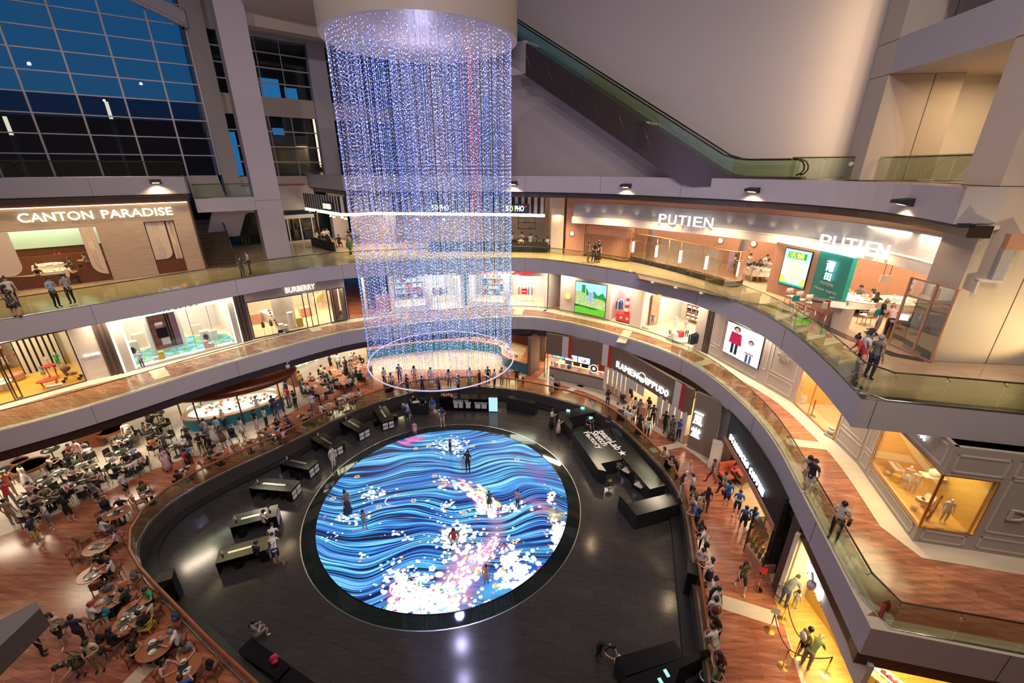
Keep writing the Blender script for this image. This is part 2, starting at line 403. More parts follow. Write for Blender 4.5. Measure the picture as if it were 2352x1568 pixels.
# cream marble of the food court on the left, border traced from the photo
bl=[(-60,1262),(0,1232),(149,1172),(259,1122),(357,1077),(447,1047),(506,1033),(600,985),(700,930),(800,885),(870,862),(950,848),(1180,852)]
cb=catmull([G(*p,Z0) for p in bl],4)
o=MB().strip(cb,[away(p,60) for p in cb],Z0,Z0+.004).build('floor',M['marble0']);struct(o)
# storefront line of L1 (world path)
S1p=[(75,910),(204,874),(284,857),(561,786),(583,779),(708,750),(800,735)]
S1r=[(1258,709),(1288,716),(1397,738),(1469,755),(1619,810),(1752,885),(1822,926),(1915,1012),(1969,1066),(2095,1242)]
SF1=[G(*p,Z1) for p in S1p]
SF1=ext0(SF1,8)
SR1=[G(*p,Z1) for p in S1r]
c2=G(2095,1242,Z1);c2b=G(2352,1283,Z1);c2c=(c2b[0]+6,c2b[1]-1.0)
bR=smooth(resample(catmull(SR1,6),.8),3)+[c2b,c2c]
struct(MB().strip(offset(bR,-.75),offset(bR,.3),Z1-.008,Z1+.004).build('floor',M['cream']))
bL=smooth(resample(catmull(SF1,6),.8),2)
struct(MB().strip(offset(bL,-.75),offset(bL,.3),Z1-.008,Z1+.004).build('floor',M['cream']))
bM=smooth(resample(catmull([bL[-1],(-9,37.2),(-3.5,38.6),(1,38.3),bR[0]],8),.8),2)
struct(MB().strip(offset(bM,-.75),offset(bM,.3),Z1-.008,Z1+.004).build('floor',M['cream']))
mb=MB()
for(a,b,w) in(((1040,790),(905+240,727),.9),):
 pass
def band(p,q,w,z,name='floor',m='cream'):
 a=G(*p,z);b=G(*q,z);return struct(MB().wall((a[0],a[1]),(b[0],b[1]),z-.006,z+.003,w).build(name,M[m]))
for p,q,w in(((392,862),(365,828),.8),((742,757),(718,738),.8),((1186,704),(1178,722),.8),((1432,757),(1415,785),.7),((1612,840),(1655,828),.6),((1905,1018),(1800,1005),.6)):
 band(p,q,w,Z1)
band((1650,1395),(1790,1440),.7,Z0);band((1500,1040),(1573,1025),.5,Z0)
band((1300,905),(1345,885),.5,Z0);band((1180,880),(1210,862),.5,Z0);band((300,1590),(376,1512),.6,Z0)
q0=[(1234,868),(1330,895),(1400,925),(1520,1000),(1600,1046),(1690,1140),(1745,1250),(1790,1400),(1840,1568)]
qb=smooth(resample(catmull([G(*p,Z0) for p in q0],6),.7),2)
struct(MB().strip(qb,offset(qb,.55),Z0-.004,Z0+.004).build('floor',M['cream']))
struct(MB().strip(offset(qb,.55),offset(qb,9),Z0-.004,Z0+.003).build('floor',M['marble0']))
# balustrades
def balustrade(label,edge,z,inset,side,h=1.02,step=1.45,rail='dark_rail',railoff=.12,railr=.03,place='',cat='balustrade',base=0,brackets=True,top=False,name='glass_balustrade'):
 pth=resample(offset(edge,side*inset),step)
 root=empty(name,(pth[len(pth)//2][0],pth[len(pth)//2][1],z),0,label,cat)
 o0=root.location
 gl=[]
 for a,b in zip(pth[:-1],pth[1:]):
  L=math.hypot(b[0]-a[0],b[1]-a[1])
  if L<.3:continue
  g=.012/L;a2=(a[0]+(b[0]-a[0])*g-o0.x,a[1]+(b[1]-a[1])*g-o0.y);b2=(b[0]-(b[0]-a[0])*g-o0.x,b[1]-(b[1]-a[1])*g-o0.y)
  gl.append(MB().wall(a2,b2,base,h,.018).build('glass_panel',M['glass'],root))
 rp=offset(pth,side*railoff)
 t=[(p[0]-o0.x,p[1]-o0.y,h-.06) for p in rp]
 MB().tube(t,railr,6).build('handrail',M[rail],root)
 MB().tube([(p[0]-o0.x,p[1]-o0.y,base+.02) for p in pth],.03,4).build('base_channel',M['metal'],root)
 if top:MB().tube([(p[0]-o0.x,p[1]-o0.y,h+.01) for p in pth],.012,4).build('top_trim',M['metal'],root)
 if brackets:
  mbk=MB()
  for p,q in zip(pth,rp):
   a=Vector((p[0]-o0.x,p[1]-o0.y,h-.16));b=Vector((q[0]-o0.x,q[1]-o0.y,h-.07));mbk.tube([a,b],.012,4)
   d=Vector((q[1]-p[1],p[0]-q[0],0)).normalized()*.07
   mbk.tube([a-d,a+d],.01,4)
  mbk.build('rail_bracket',M['metal'],root)
 return root
balustrade('glass balustrade with dark handrail along the curved restaurant walkway',E2s,Z2,.06,1)
balustrade('glass balustrade with dark handrail along the curved fashion shop walkway',E1s,Z1,.10,1)
balustrade('glass balustrade with broad red wood handrail round the black sunken floor',RKc[::-1],Z0+.05,.06,-1,h=.98,rail='wood_rail',railoff=.0,railr=.075,brackets=False)
balustrade('glass balustrade along the top left terrace before the big window',[L3p(-12,0),L3p(LL,0)],Z3,.1,1,h=1.05,step=2.2,railr=.025)
struct(MB().box(-48,44,-14,70,44,44.5).build('ceiling',M['whitewall']));struct(MB().box(-48,44,-14.4,-14,-1,44).build('wall_front',M['beige_panel']));struct(MB().box(44,44.4,-14,60,-1,44).build('wall_right',M['beige_panel']));struct(MB().box(-48.4,-48,-14,16,-1,44).build('wall_left',M['beige_panel']))
# UPPER LEFT: curtain wall, columns, back windows
M['frame']=mat('window_frame_metal',(.42,.38,.35),.4,.3)
M['darkglass']=mat('dark_window_glass',(.012,.02,.028),.06)
M['night']=mat('night_hill',(.01,.012,.014),.9)
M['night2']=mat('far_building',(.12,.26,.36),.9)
def plan_basis(a,ux):
 uy=(-ux[1],ux[0])
 return lambda s,o:(a[0]+ux[0]*s+uy[0]*o,a[1]+ux[1]*s+uy[1]*o)
U3=(u3.x,u3.y)
CW0=L3p(0,6.5)
CWp=plan_basis(CW0,U3)
def smap(px,py,a,u):
 q=W(px,py,a,(a[0]+u[0],a[1]+u[1]));return(q.x-a[0])*u[0]+(q.y-a[1])*u[1],q.z
s_right=smap(510,415,CW0,U3)[0]
sm=[smap(x,204,CW0,U3)[0] for x in(53,170,277,379)]
pitch=(sm[3]-sm[0])/3
top=31.5
fr=empty('window_1',CWp(s_right,0)+(Z3,),0);struct(fr)
o0=fr.location
def rel(p):return(p[0]-o0.x,p[1]-o0.y)
mb=MB()
k=-4
ss=[sm[0]+pitch*i for i in range(-3,5)]
for s_ in ss:
 mb.wall(rel(CWp(s_-.06,-.1)),rel(CWp(s_+.06,-.1)),0,top-Z3,.16)
for z in[18.95+1.33*i-.0 for i in range(0,9)]:
 mb.wall(rel(CWp(ss[0],-.06)),rel(CWp(s_right,-.06)),z-Z3-.04,z-Z3+.04,.09)
mb.wall(rel(CWp(s_right-.1,-.15)),rel(CWp(s_right+.05,-.15)),0,top-Z3,.3)
mb.build('window_frame',M['frame'],fr)
g=MB().wall(rel(CWp(ss[0],0)),rel(CWp(s_right,0)),0,top-Z3,.02).build('pane',M['sky_glass'],fr)
struct(MB().wall(CWp(s_right-.05,.1),CWp(s_right-.05,3.0),Z3,top,.2,1).build('wall_left',M['dmetal']))
g0=[]
for i in range(15):
 t=i/14;s_=s_right+.1-t*11;z=28.1+1.9*math.sin(math.pi*.5*min(1,t*1.5));g0.append(CWp(s_,-.7)+(z,))
gb=MB()
gb.tube(g0,.16,6);gb.tube([(p[0],p[1],p[2]+.95) for p in g0],.14,6)
g2=[CWp(s_right+.1-i/14*11,-.35)+(p[2]+.12,) for i,p in enumerate(g0)]
for a,b in zip(g0[:-1],g0[1:]):gb.wall((a[0],a[1]),(b[0],b[1]),a[2],a[2]+.95,.08,1,b[2],b[2]+.95)
o=gb.build('roof_girder',M['white']);tag(o,'curved white steel girder arching above the big blue window','girder')
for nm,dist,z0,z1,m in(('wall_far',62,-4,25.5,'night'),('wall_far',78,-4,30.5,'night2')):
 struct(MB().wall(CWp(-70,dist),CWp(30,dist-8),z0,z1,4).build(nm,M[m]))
struct(MB().prism([CWp(-70,.6),CWp(s_right,.6),CWp(s_right,78),CWp(-70,78)],13,15.2).build('ground',M['night']))
def lamp_post(px0,py0,px1,label):
 D=CWp(0,3.2);q=W(px0,py0,D,(D[0]+U3[0],D[1]+U3[1]));r=empty('street_lamp',(q.x,q.y,15.2),0,label,'street lamp')
 h=q.z-15.2
 MB().tube([(0,0,0),(0,0,h-1.6)],.13,10).build('pole',M['dmetal'],r)
 MB().tube([(0,0,h-.35),(0,0,h)],.15,10).build('cap',M['dmetal'],r)
 MB().tube([(0,0,h-1.6),(0,0,h-.35)],.12,10).build('lamp_shade',emat('street_lamp_glow',(1,.85,.65),.9),r)
lamp_post(240,222,285,'dark street lamp with lit glass head outside the big window')
lamp_post(5,255,30,'lit street lamp cut by the left edge of the picture')
def column(name,a,u,w,d,z0,z1,m='grey_panel',joints=()):
 P=plan_basis(a,u);o=MB().prism([P(0,0),P(w,0),P(w,d),P(0,d)],z0,z1)
 o=o.build(name,M[m]);struct(o)
 if joints:
  j=MB()
  for z in joints:j.prism([P(-.006,-.006),P(w+.006,-.006),P(w+.006,d),P(-.006,d)],z-.012,z+.012)
  struct(j.build('trim_3',M['seam']))
 return o
CA=CWp(s_right+.05,-.5)
column('wall_left',CA,U3,1.25,2.2,Z2+3,top,'grey_panel')
CBa=(-20.0,35.54)
sB0,_=smap(446,456,CBa,U3);sB1,_=smap(595,452,CBa,U3)
PB=plan_basis(CBa,U3)
struct(MB().prism([PB(sB0,.0),PB(sB1,.0),PB(sB1,4.5),PB(sB0,4.5)],14.9,15.86).build('floor',M['white']))
balustrade('short glass balustrade on the small terrace beside the stairs',[PB(sB0+.1,0),PB(sB1+.1,0)],15.86,.12,1,h=1.05,step=1.2,railr=.025)
column('column_big',PB(-.25,-.06),U3,1.85,1.7,Z2,31.5,'white',(15.6,));
bpy.data.objects['column_big'].name='wall_left'
st=MB()
for i in range(9):
 q=CWp(s_right-1.2,2.5-.0);st.prism([L3p(LL+.15,4.6-i*.3),L3p(LL+2.3,4.6-i*.3),L3p(LL+2.3,4.6-i*.3-.3),L3p(LL+.15,4.6-i*.3-.3)],15.2,17.4-i*.17)
o=st.build('staircase',M['beige_panel']);tag(o,'short flight of pale stairs from the upper terrace down to the small landing','stairs')
# escalator from L2 up behind the restaurant corner
def stair_flight(label):
 a=Gv(545,612,Z2);b=Gv(478,616,Z2);u=(a-b).normalized();nn=Vector((n3.x,n3.y,0)).normalized()
 r=empty('escalator',b,0,label,'escalator');w=(a-b).length
 rise,run,n=.2,.36,15;s=MB()
 for i in range(n):
  p0=nn*(i*run);p1=nn*((i+1)*run)
  pts=[p0,p0+u*w,p1+u*w,p1];s.prism([(q.x,q.y) for q in pts],max(0,i*rise-.6),(i+1)*rise)
 s.build('steps',M['dmetal'],r)
 for side,of in(('l',-.12),('r',w)):
  q0=u*of;q1=q0+nn*(n*run)
  m_=MB();m_.wall((q0.x,q0.y),(q1.x,q1.y),0,.35,.12,-1,n*rise-.1,n*rise+.35);m_.build('skirt',M['metal'],r)
  MB().wall((q0.x,q0.y),(q1.x,q1.y),.35,1.05,.02,-1,n*rise+.3,n*rise+1.05).build('glass_panel',M['glass'],r)
  MB().tube([(q0.x,q0.y,1.08),(q1.x,q1.y,n*rise+1.08)],.05,6).build('handrail',M['blackm'],r)
stair_flight('dim escalator with grey steps rising beside the timber faced restaurant')
a=PB(-3.2,.6);b=PB(-.9,.6)
so=MB().add([(*a,14.9),(*b,14.9),(*PB(-1.6,2.6),12.7),(*PB(-3.9,2.6),12.7),(*PB(-3.2,1.0),14.9),(*PB(-.9,1.0),14.9),(*PB(-1.6,3.2),13.0),(*PB(-3.9,3.2),13.0)],[(0,3,2,1),(4,5,6,7),(0,1,5,4),(1,2,6,5),(2,3,7,6),(3,0,4,7)])
struct(so.build('ceiling',M['white']))
r=empty('stair_railing',Gv(560,570,Z2),0,'small brown railing with thin posts at the stairwell behind the column','railing')
rp=[Gv(*p,Z2)-r.location for p in((541,562),(556,562),(577,574))]
MB().tube([(p.x,p.y,1.1) for p in rp],.035,5).build('handrail',M['wood_rail'],r)
pm=MB()
for i in range(6):
 t=i/5*2;k=min(1,int(t));q=rp[k].lerp(rp[k+1],t-k);MB().tube([(q.x,q.y,0),(q.x,q.y,1.1)],.018,4).build('post',M['metal'],r)
 # back wall with window bands (K plane)
K0=(-22.24,43.79);UK=(.757,.653);KP=plan_basis(K0,UK)
def kwall(s0,s1,z0,z1,m='grey_panel',off=0,th=.4,name='wall_back'):
 return struct(MB().wall(KP(s0,off),KP(s1,off),z0,z1,th).build(name,M[m]))
kwall(-4.2,12.2,28.5,32);kwall(-4.2,12.2,22.4,23.86,'beige_panel');kwall(-4.2,12.2,16.4,17.2,'beige_panel',.05)
kwall(-4.2,3,14.1,16.4,'beige_panel')
kwall(4.3,5.9,11,31.5,'white',-.35,.8)
kwall(-4.2,12.2,11,31.5,'darkglass',1.6,.1)
nwin=2
for(z0,z1,nb) in((23.86,28.5,4),(17.2,22.4,4)):
 w=empty('window_%d'%nwin,(*KP(0,0),z0));struct(w);nwin+=1
 R_=lambda s,o:(KP(s,o)[0]-KP(0,0)[0],KP(s,o)[1]-KP(0,0)[1])
 mb=MB()
 for i in range(nb+1):
  z=(z1-z0)*i/nb;mb.wall(R_(-4.2,-.05),R_(12.2,-.05),z-.05,z+.05,.12)
 for s_ in(-3.7,-1.6,.05,2.0,6.0,8.1,10.2):mb.wall(R_(s_-.03,-.02),R_(s_+.03,-.02),0,z1-z0,.1)
 mb.build('window_frame',M['frame'],w)
 MB().wall(R_(-4.2,.05),R_(12.2,.05),0,z1-z0,.02).build('pane',M['sky_glass'],w)
bl=emat('evening_blue_light',(.02,.16,.36),.9)
for(s0,s1,z0,z1) in((-4.1,-3.2,23.9,27.3),(.3,1.9,23.9,25.6),(2.3,3.4,23.9,25.0),(-4.1,-2.6,17.3,21),(.6,1.6,20.9,21.5)):
 tag(MB().wall(KP(s0,1.5),KP(s1,1.5),z0,z1,.05).build('window_9',bl),None,None,None,'structure')  # glowing blue sheets behind the panes, evening light put into their colour
struct(MB().wall(KP(-4.2,.03),KP(2.2,.03),16.38,16.5,.1,-1).build('trim_12',mat('red_trim',(.35,.03,.015),.4)))
cz=28.55
struct(MB().prism([KP(-2.2,1.5),KP(13,1.5),KP(13,-12),KP(-2.2,-12)],cz,cz+.3).build('ceiling',M['white']))
struct(MB().prism([KP(-2.2,-5.4),KP(13,-5.4),KP(13,-6.6),KP(-2.2,-6.6)],cz-.9,cz).build('ceiling',M['beige_panel']))
for i,(x,y) in enumerate(((578,59),(592,48),(609,36))):
 q=Gv(x,y,cz-.01);o=MB().cbox(0,0,0,.34,.16,.02,.85).build('downlight',M['led_white'],None,q)
 tag(o,['leftmost','middle','rightmost'][i]+' of the three small square downlights in the upper soffit','ceiling light','three soffit downlights')
dr=empty('door_1',(*KP(.2,-.05),Z2));struct(dr)
R_=lambda s,o:(KP(s,o)[0]-KP(.2,-.05)[0],KP(s,o)[1]-KP(.2,-.05)[1])
mb=MB()
for s_ in(-1.2,.0,1.15,2.3):mb.wall(R_(s_-.05,-.06),R_(s_+.05,-.06),0,2.35,.12)
mb.wall(R_(-1.3,-.1),R_(2.6,-.1),2.3,2.65,.2);mb.wall(R_(-1.3,-.06),R_(2.4,-.06),0,.12,.12)
mb.build('door_frame',M['whitewall'],dr)
MB().wall(R_(-1.3,0),R_(2.6,0),0,3.1,.02).build('pane',M['sky_glass'],dr)
# BIG WALL AND LONG ESCALATOR
BW=(0,41.6);UB=(-.76,.65);BP=plan_basis(BW,UB)
struct(MB().wall(BP(-24.5,0),BP(18.5,0),Z3-.3,46,.6,-1).build('wall_back',M['bigwall']))
struct(MB().wall(BP(-24,-.02),BP(14,-.02),Z3-.2,Z3+.12,.05,-1).build('baseboard_back',M['blackm']))
eb=Vector((13.75,26.65,Z3));ed=Vector((-.766,.643,0));en=Vector((-ed.y,ed.x,0))*-1
if en.y<0:en=-en
r=empty('escalator',eb,0,'long escalator with glass sides climbing diagonally past the big plain wall','escalator')
T30=math.tan(math.radians(30));LE=24
def evec(s,z):return ed*s+Vector((0,0,z))
def etr(prof,name,m,w0,w1):
 """profile of (s,z) along the run, extruded across the width"""
 a=[evec(s,z)+en*w0 for s,z in prof];b=[evec(s,z)+en*w1 for s,z in prof];n=len(prof)
 return MB().add([tuple(p) for p in a+b],[tuple(range(n)),tuple(range(n,2*n))[::-1]]+[(i,n+i,n+(i+1)%n,(i+1)%n) for i in range(n)]).build(name,m,r)
M['truss']=mat('escalator_cladding',(.085,.062,.055),.35,.6)
top_=[(-2.6,.12),(.6,.12),(1.3,.3)]+[(2,.62)]+[(LE,.62+(LE-2)*T30)]
bot_=[(LE,.62+(LE-2)*T30-2.05),(3.9,-.35),(3.2,-.5),(-2.6,-.5)]
etr(top_+bot_,'truss',M['truss'],0,1.7)
etr([(-2.2,.13),(.6,.13),(1.3,.31),(2,.63),(LE,.63+(LE-2)*T30),(LE,1.5+(LE-2)*T30),(1.6,1.28),(.9,1.08),(.3,1.0),(-2.2,1.0)],'glass_panel',M['glass'],.1,.125)
etr([(-2.2,.13),(.6,.13),(1.3,.31),(2,.63),(LE,.63+(LE-2)*T30),(LE,1.5+(LE-2)*T30),(1.6,1.28),(.9,1.08),(.3,1.0),(-2.2,1.0)],'glass_panel',M['glass'],1.5,1.525)
for w in(.11,1.51):
 pts=[evec(LE,1.53+(LE-2)*T30),evec(1.6,1.3),evec(.9,1.1),evec(.3,1.03),evec(-2.2,1.03),evec(-2.45,.93),evec(-2.6,.7),evec(-2.62,.5),evec(-2.5,.3),evec(-2.3,.2)]
 MB().tube([p+en*w for p in pts],.045,6).build('handrail',M['black'],r)
sj=MB()
for i in range(5,22,2):
 s=i;a=evec(s,.6+(s-2)*T30)+en*-.004;b=evec(s-.9,.62+(s-2)*T30-1.9)+en*-.004;sj.tube([a,b],.008,3)
sj.build('panel_joint',M['metal'],r)
def bracket(x0,y0,x1,y1,zb,zt,s,lab):
 w=W(x0,y0,(eb.x-.0,eb.y),(eb.x+ed.x,eb.y+ed.y));w2=W(x1,y0,(eb.x,eb.y),(eb.x+ed.x,eb.y+ed.y))
 a=Vector((w.x,w.y));b=Vector((w2.x,w2.y));e2=Vector((en.x,en.y))*1.6
 o=MB().prism([tuple(a),tuple(b),tuple(b+e2),tuple(a+e2)],w2.z-zb,w2.z).build('escalator_bracket',M['white'])
 tag(o,lab,'bracket','white blocks carrying the long escalator')
 return w2.z
bracket(1170,92,1208,92,2.1,0,0,'upper white block carrying the long escalator beside the crystal curtain')
bracket(1453,279,1490,279,1.55,0,0,'lower white block carrying the long escalator at mid wall')
balustrade('glass screen with wood handrail at the foot of the long escalator',[tuple((eb+ed*-2.0-en*.25).xy),tuple((eb+ed*-5.0-en*.25).xy)],Z3,.05,1,h=1.15,step=1.5,rail='wood_rail')
# RIGHT PILLARS
PA=(16.32,15.25);UPl=(.116,.993);PP=plan_basis(PA,UPl)
def pil(s0,s1,o1,z0,z1,m='white',name='wall_right'):
 return struct(MB().prism([PP(s0,0),PP(s1,0),PP(s1,o1),PP(s0,o1)],z0,z1).build(name,M[m]))
M['warmface']=M['beige_panel']
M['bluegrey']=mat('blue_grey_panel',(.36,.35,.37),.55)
def pillar(s0,s1,width,z0,z1,lab):
 A,B,C_,D=PP(s0,0),PP(s1,0),PP(s1,-width),PP(s0,-width)
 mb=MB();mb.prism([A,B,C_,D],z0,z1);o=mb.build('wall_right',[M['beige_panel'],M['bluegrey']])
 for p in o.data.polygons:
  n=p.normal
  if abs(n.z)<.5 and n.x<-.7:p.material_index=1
 struct(o)
 j=MB()
 for z in(Z3+.02,23.3,21.95):
  if z0<z<z1:j.prism([PP(s0-.006,.006),PP(s1,.006),PP(s1,-width),PP(s0-.006,-width)],z-.012,z+.012)
 q=PP(s0-.006,-1.95);q2=PP(s0-.006,-1.98);j.prism([q,q2,PP(s0+.1,-1.98),PP(s0+.1,-1.95)],z0,z1)
 struct(j.build('trim_3',M['seam']))
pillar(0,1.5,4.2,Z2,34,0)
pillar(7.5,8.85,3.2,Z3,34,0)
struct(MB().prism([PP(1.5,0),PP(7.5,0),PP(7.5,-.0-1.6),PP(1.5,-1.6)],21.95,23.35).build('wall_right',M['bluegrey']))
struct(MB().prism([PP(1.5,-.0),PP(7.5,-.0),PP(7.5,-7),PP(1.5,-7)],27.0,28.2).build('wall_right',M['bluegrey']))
struct(MB().prism([PP(-2,-5.8),PP(10,-5.8),PP(10,-6.2),PP(-2,-6.2)],Z3,27).build('wall_right',M['whitewall']))
struct(MB().prism([PP(8.6,-3.2),PP(9.0,-3.2),PP(9.0,-6.2),PP(8.6,-6.2)],Z3,34).build('wall_right',M['whitewall']))
struct(MB().prism([PP(1.5,-1.6),PP(8.8,-1.6),PP(8.8,-6),PP(1.5,-6)],21.95,22.3).build('ceiling',M['beige_panel']))
area('corridor_light',(*PP(5.0,-4.0),21.7),(0,0,0),3.5,2,230,WARM)
area('corridor_light',(*PP(5.5,-3.5),27.2),(0,0,0),3,2,260,WARM)
balustrade('glass balustrade with thin rail between the two tall grey pillars',[PP(1.5,-.5),PP(7.4,-.5)],Z3,.1,-1,h=1.1,step=1.5,railr=.025)
_w=PP(9.5,.1);_l=area('wall_wash_light',(*_w,22.5),(0,0,0),.4,9,190,WARM);_l.rotation_euler=(Vector((*BP(-15,0),22.5))-_l.location).to_track_quat('-Z','Y').to_euler()
spot('pillar_wash_light',(20.2,11.8,12.0),(18.0,15.3,13.5),800,(1,.74,.36),70,.4,.2)
cs=W(1960,377,PA,(PA[0]+UPl[0],PA[1]+UPl[1]))
o=MB().ball((0,0,0),.11).cbox(.1,0,.05,.2,.08,.08).build('security_camera',M['whitewall'],None,cs+Vector((-.12,0,0)));tag(o,'small white camera low on the far grey pillar','camera')
# wall lamps on the L3 fascia
def wedge_lamp(label,p,d,n):
 r=empty('wall_lamp',p,math.atan2(d.y,d.x),label,'wall lamp','black wedge lamps on the top parapet')
 MB().add([(-.32,0,-.14),(.32,0,-.14),(.32,0,.16),(-.32,0,.16),(-.32,-.55,-.02),(.32,-.55,-.02),(.32,-.5,.1),(-.32,-.5,.1)],[(0,3,2,1),(4,5,6,7),(0,1,5,4),(1,2,6,5),(2,3,7,6),(3,0,4,7)]).build('housing',M['blackm'],r)
 MB().add([(-.2,-.38,-.062),(.2,-.38,-.062),(.2,-.18,-.108),(-.2,-.18,-.108)],[(0,1,2,3)]).build('diffuser',M['led_warm'],r)
 q=Vector(p)+Vector((n.x,n.y,0))*.45
 spot('wall_lamp_light',(q.x,q.y,p[2]-.16),(q.x-n.x*.3,q.y-n.y*.3,p[2]-2),160,WARM,130,.6,.08)
def fasc_lamp(px,py,A,B,lab):
 q=W(px,py,A,B);d=Vector((B[0]-A[0],B[1]-A[1],0)).normalized();n=Vector((d.y,-d.x,0));wedge_lamp(lab,q,d,n)
labs=['black wedge lamp on the top parapet right beside the crystal curtain','black wedge lamp on the top parapet above the first white restaurant sign','black wedge lamp on the top parapet left of the pillars','largest black wedge lamp on the top parapet near its right corner']
for(px,py),lab in zip(((1180,421),(1441,427),(1733,437),(2090,465)),labs):
 best=None
 for a,b in zip(E3r[:-2],E3r[1:-1]):
  q=W(px,py,a,b);t=((q.x-a[0])*(b[0]-a[0])+(q.y-a[1])*(b[1]-a[1]))/((b[0]-a[0])**2+(b[1]-a[1])**2)
  if-.01<=t<=1.01:best=(a,b)
 if best:fasc_lamp(px,py,best[0],best[1],lab)
fasc_lamp(357,417,A3,B3,'black wedge lamp on the parapet above the timber faced restaurant')
# ROUND FLOOR SCREEN
import numpy as np
def led_screen():
 N=520;R=LR;rng=np.random.default_rng(3)
 r=empty('floor_screen',(LC.x,LC.y,0),0,'huge round floor screen showing blue flowing lines and white flower bursts','screen')
 ax=np.linspace(-R,R,N+1);X,Y=np.meshgrid(ax,ax)
 rgb=np.zeros((N+1,N+1,3));al=np.zeros((N+1,N+1))
 def blob(cx,cy,rx,ry,col,a=1,soft=.25,ang=0):
  m=max(rx,ry)*1.3
  i0,i1=np.searchsorted(ax,[cy-m,cy+m]);j0,j1=np.searchsorted(ax,[cx-m,cx+m])
  if i0>=i1 or j0>=j1:return
  dx=X[i0:i1,j0:j1]-cx;dy=Y[i0:i1,j0:j1]-cy;c,s=math.cos(ang),math.sin(ang)
  d=np.sqrt(((dx*c+dy*s)/rx)**2+((dy*c-dx*s)/ry)**2);w=np.clip((1-d)/soft,0,1)*a
  for k in range(3):rgb[i0:i1,j0:j1,k]=rgb[i0:i1,j0:j1,k]*(1-w)+col[k]*w
  al[i0:i1,j0:j1]=np.maximum(al[i0:i1,j0:j1]*(1-w)+w,al[i0:i1,j0:j1])
 def P(px,py):g=G(px,py,0);return g[0]-LC.x,g[1]-LC.y
 wh=(1.3,1.3,1.3);cols=[(1.2,.1,.2),(1.3,.9,.25),(.9,.2,.8),(.2,.9,1.2),(1.2,.55,.1),(.1,.5,.3)]
 def stream(pts,w0,w1,col,a,n=60,jit=.1):
  pw=catmull([P(*p) for p in pts],10)
  for i in range(n):
   p,d=at_len(pw,polylen(pw)[-1]*rng.random());w=w0+(w1-w0)*rng.random()
   blob(p[0]+rng.normal()*jit,p[1]+rng.normal()*jit,w,w*.4,col,a,1,math.atan2(d[1],d[0])+rng.normal()*.2)
 stream([(1000,1105),(1075,1115),(1130,1165),(1120,1230)],.9,1.3,(.8,.25,.8),.25,30,.35)
 stream([(1130,1230),(1110,1270),(1060,1330),(1010,1390)],1.0,1.7,(.95,.45,.75),.3,50,.5)
 stream([(900,1345),(915,1400)],.5,1.0,(1.1,.05,.6),.35,14,.3)
 stream([(1130,1350),(1250,1310)],.8,1.6,(.05,.18,.9),.5,30,.5)
 stream([(1100,1370),(1200,1350)],.6,1.1,(.1,.5,.9),.4,20,.4)
 stream([(930,1010),(970,1005)],.3,.7,(1.2,.15,.6),.55,26,.25)
 stream([(1200,1050),(1270,1130)],.4,1.0,(.6,.1,.7),.25,30,.6)
 stream([(1190,1165),(1260,1160)],.4,.9,(1.0,.15,.45),.3,20,.4)
 stream([(1270,1170),(1290,1200)],.4,.9,(.9,.7,.2),.3,14,.3)
 def bouquet(px,py,rx,ry,n,size=.12,base=True):
  c=P(px,py);sx=rx*.0255;sy=ry*.034;size*=.8
  if base:
   for i in range(int(n*.12)):
    x,y=c[0]+rng.normal()*sx*.42,c[1]+rng.normal()*sy*.42;blob(x,y,size*1.5,size*1.2,wh,1,.3)
  for i in range(n):
   x,y=c[0]+rng.normal()*sx*.5,c[1]+rng.normal()*sy*.5;s=size*(.5+rng.random()*.8)
   for k in range(5):
    a=k*1.257+i;blob(x+math.cos(a)*s*.55,y+math.sin(a)*s*.55,s*.5,s*.5,wh,1,.3)
   if rng.random()<.45:blob(x,y,s*.3,s*.3,cols[rng.integers(0,6)],1,.5)
  for i in range(int(n*.8)):
   x,y=c[0]+rng.normal()*sx*.8,c[1]+rng.normal()*sy*.8;s=.05+rng.random()*.07;blob(x,y,s,s*.8,cols[rng.integers(0,6)] if rng.random()<.35 else wh,1,.4)
 pw=catmull([P(*p) for p in((1005,1100),(1040,1112),(1085,1128),(1110,1152),(1120,1172))],10)
 for i in range(130):
  s=rng.random();p,d=at_len(pw,polylen(pw)[-1]*s);w=(.1+rng.random()*.16)*(.6+s)
  blob(p[0]+rng.normal()*.28,p[1]+rng.normal()*.28,w,w*.6,wh if rng.random()<.8 else cols[rng.integers(0,5)],1,.4,math.atan2(d[1],d[0]))
 pw=catmull([P(*p) for p in((1135,1240),(1110,1275),(1085,1305),(1050,1345),(1015,1385),(985,1405))],10)
 for i in range(260):
  s=rng.random();p,d=at_len(pw,polylen(pw)[-1]*s);w=(.06+rng.random()*.13)*(.8+s*.5)
  blob(p[0]+rng.normal()*.42,p[1]+rng.normal()*.3,w,w*.6,wh if rng.random()<.85 else cols[rng.integers(0,5)],1,.4,math.atan2(d[1],d[0]))
 for a in((1040,1024,42,24,70),(865,1135,26,16,34),(1042,1238,46,36,80,.17),(905,1322,24,22,34),(945,1370,40,34,120,.2),(1000,1385,34,26,70,.2),(1185,1305,36,36,80,.2),(1285,1235,20,34,60,.18),(1268,1140,10,22,18),(795,1192,44,12,30,.1),(1165,1165,48,14,34,.12),(1025,1160,16,14,16),(1115,1175,26,12,26),(1180,1345,50,20,14,.12,False),(770,1230,16,8,7,.08),(910,1228,14,6,7,.1),(935,1238,8,6,5,.12),(833,1276,8,6,5,.12),(1010,985,10,3,8,.1),(1100,1380,60,16,16,.1,False)):
  bouquet(*a)
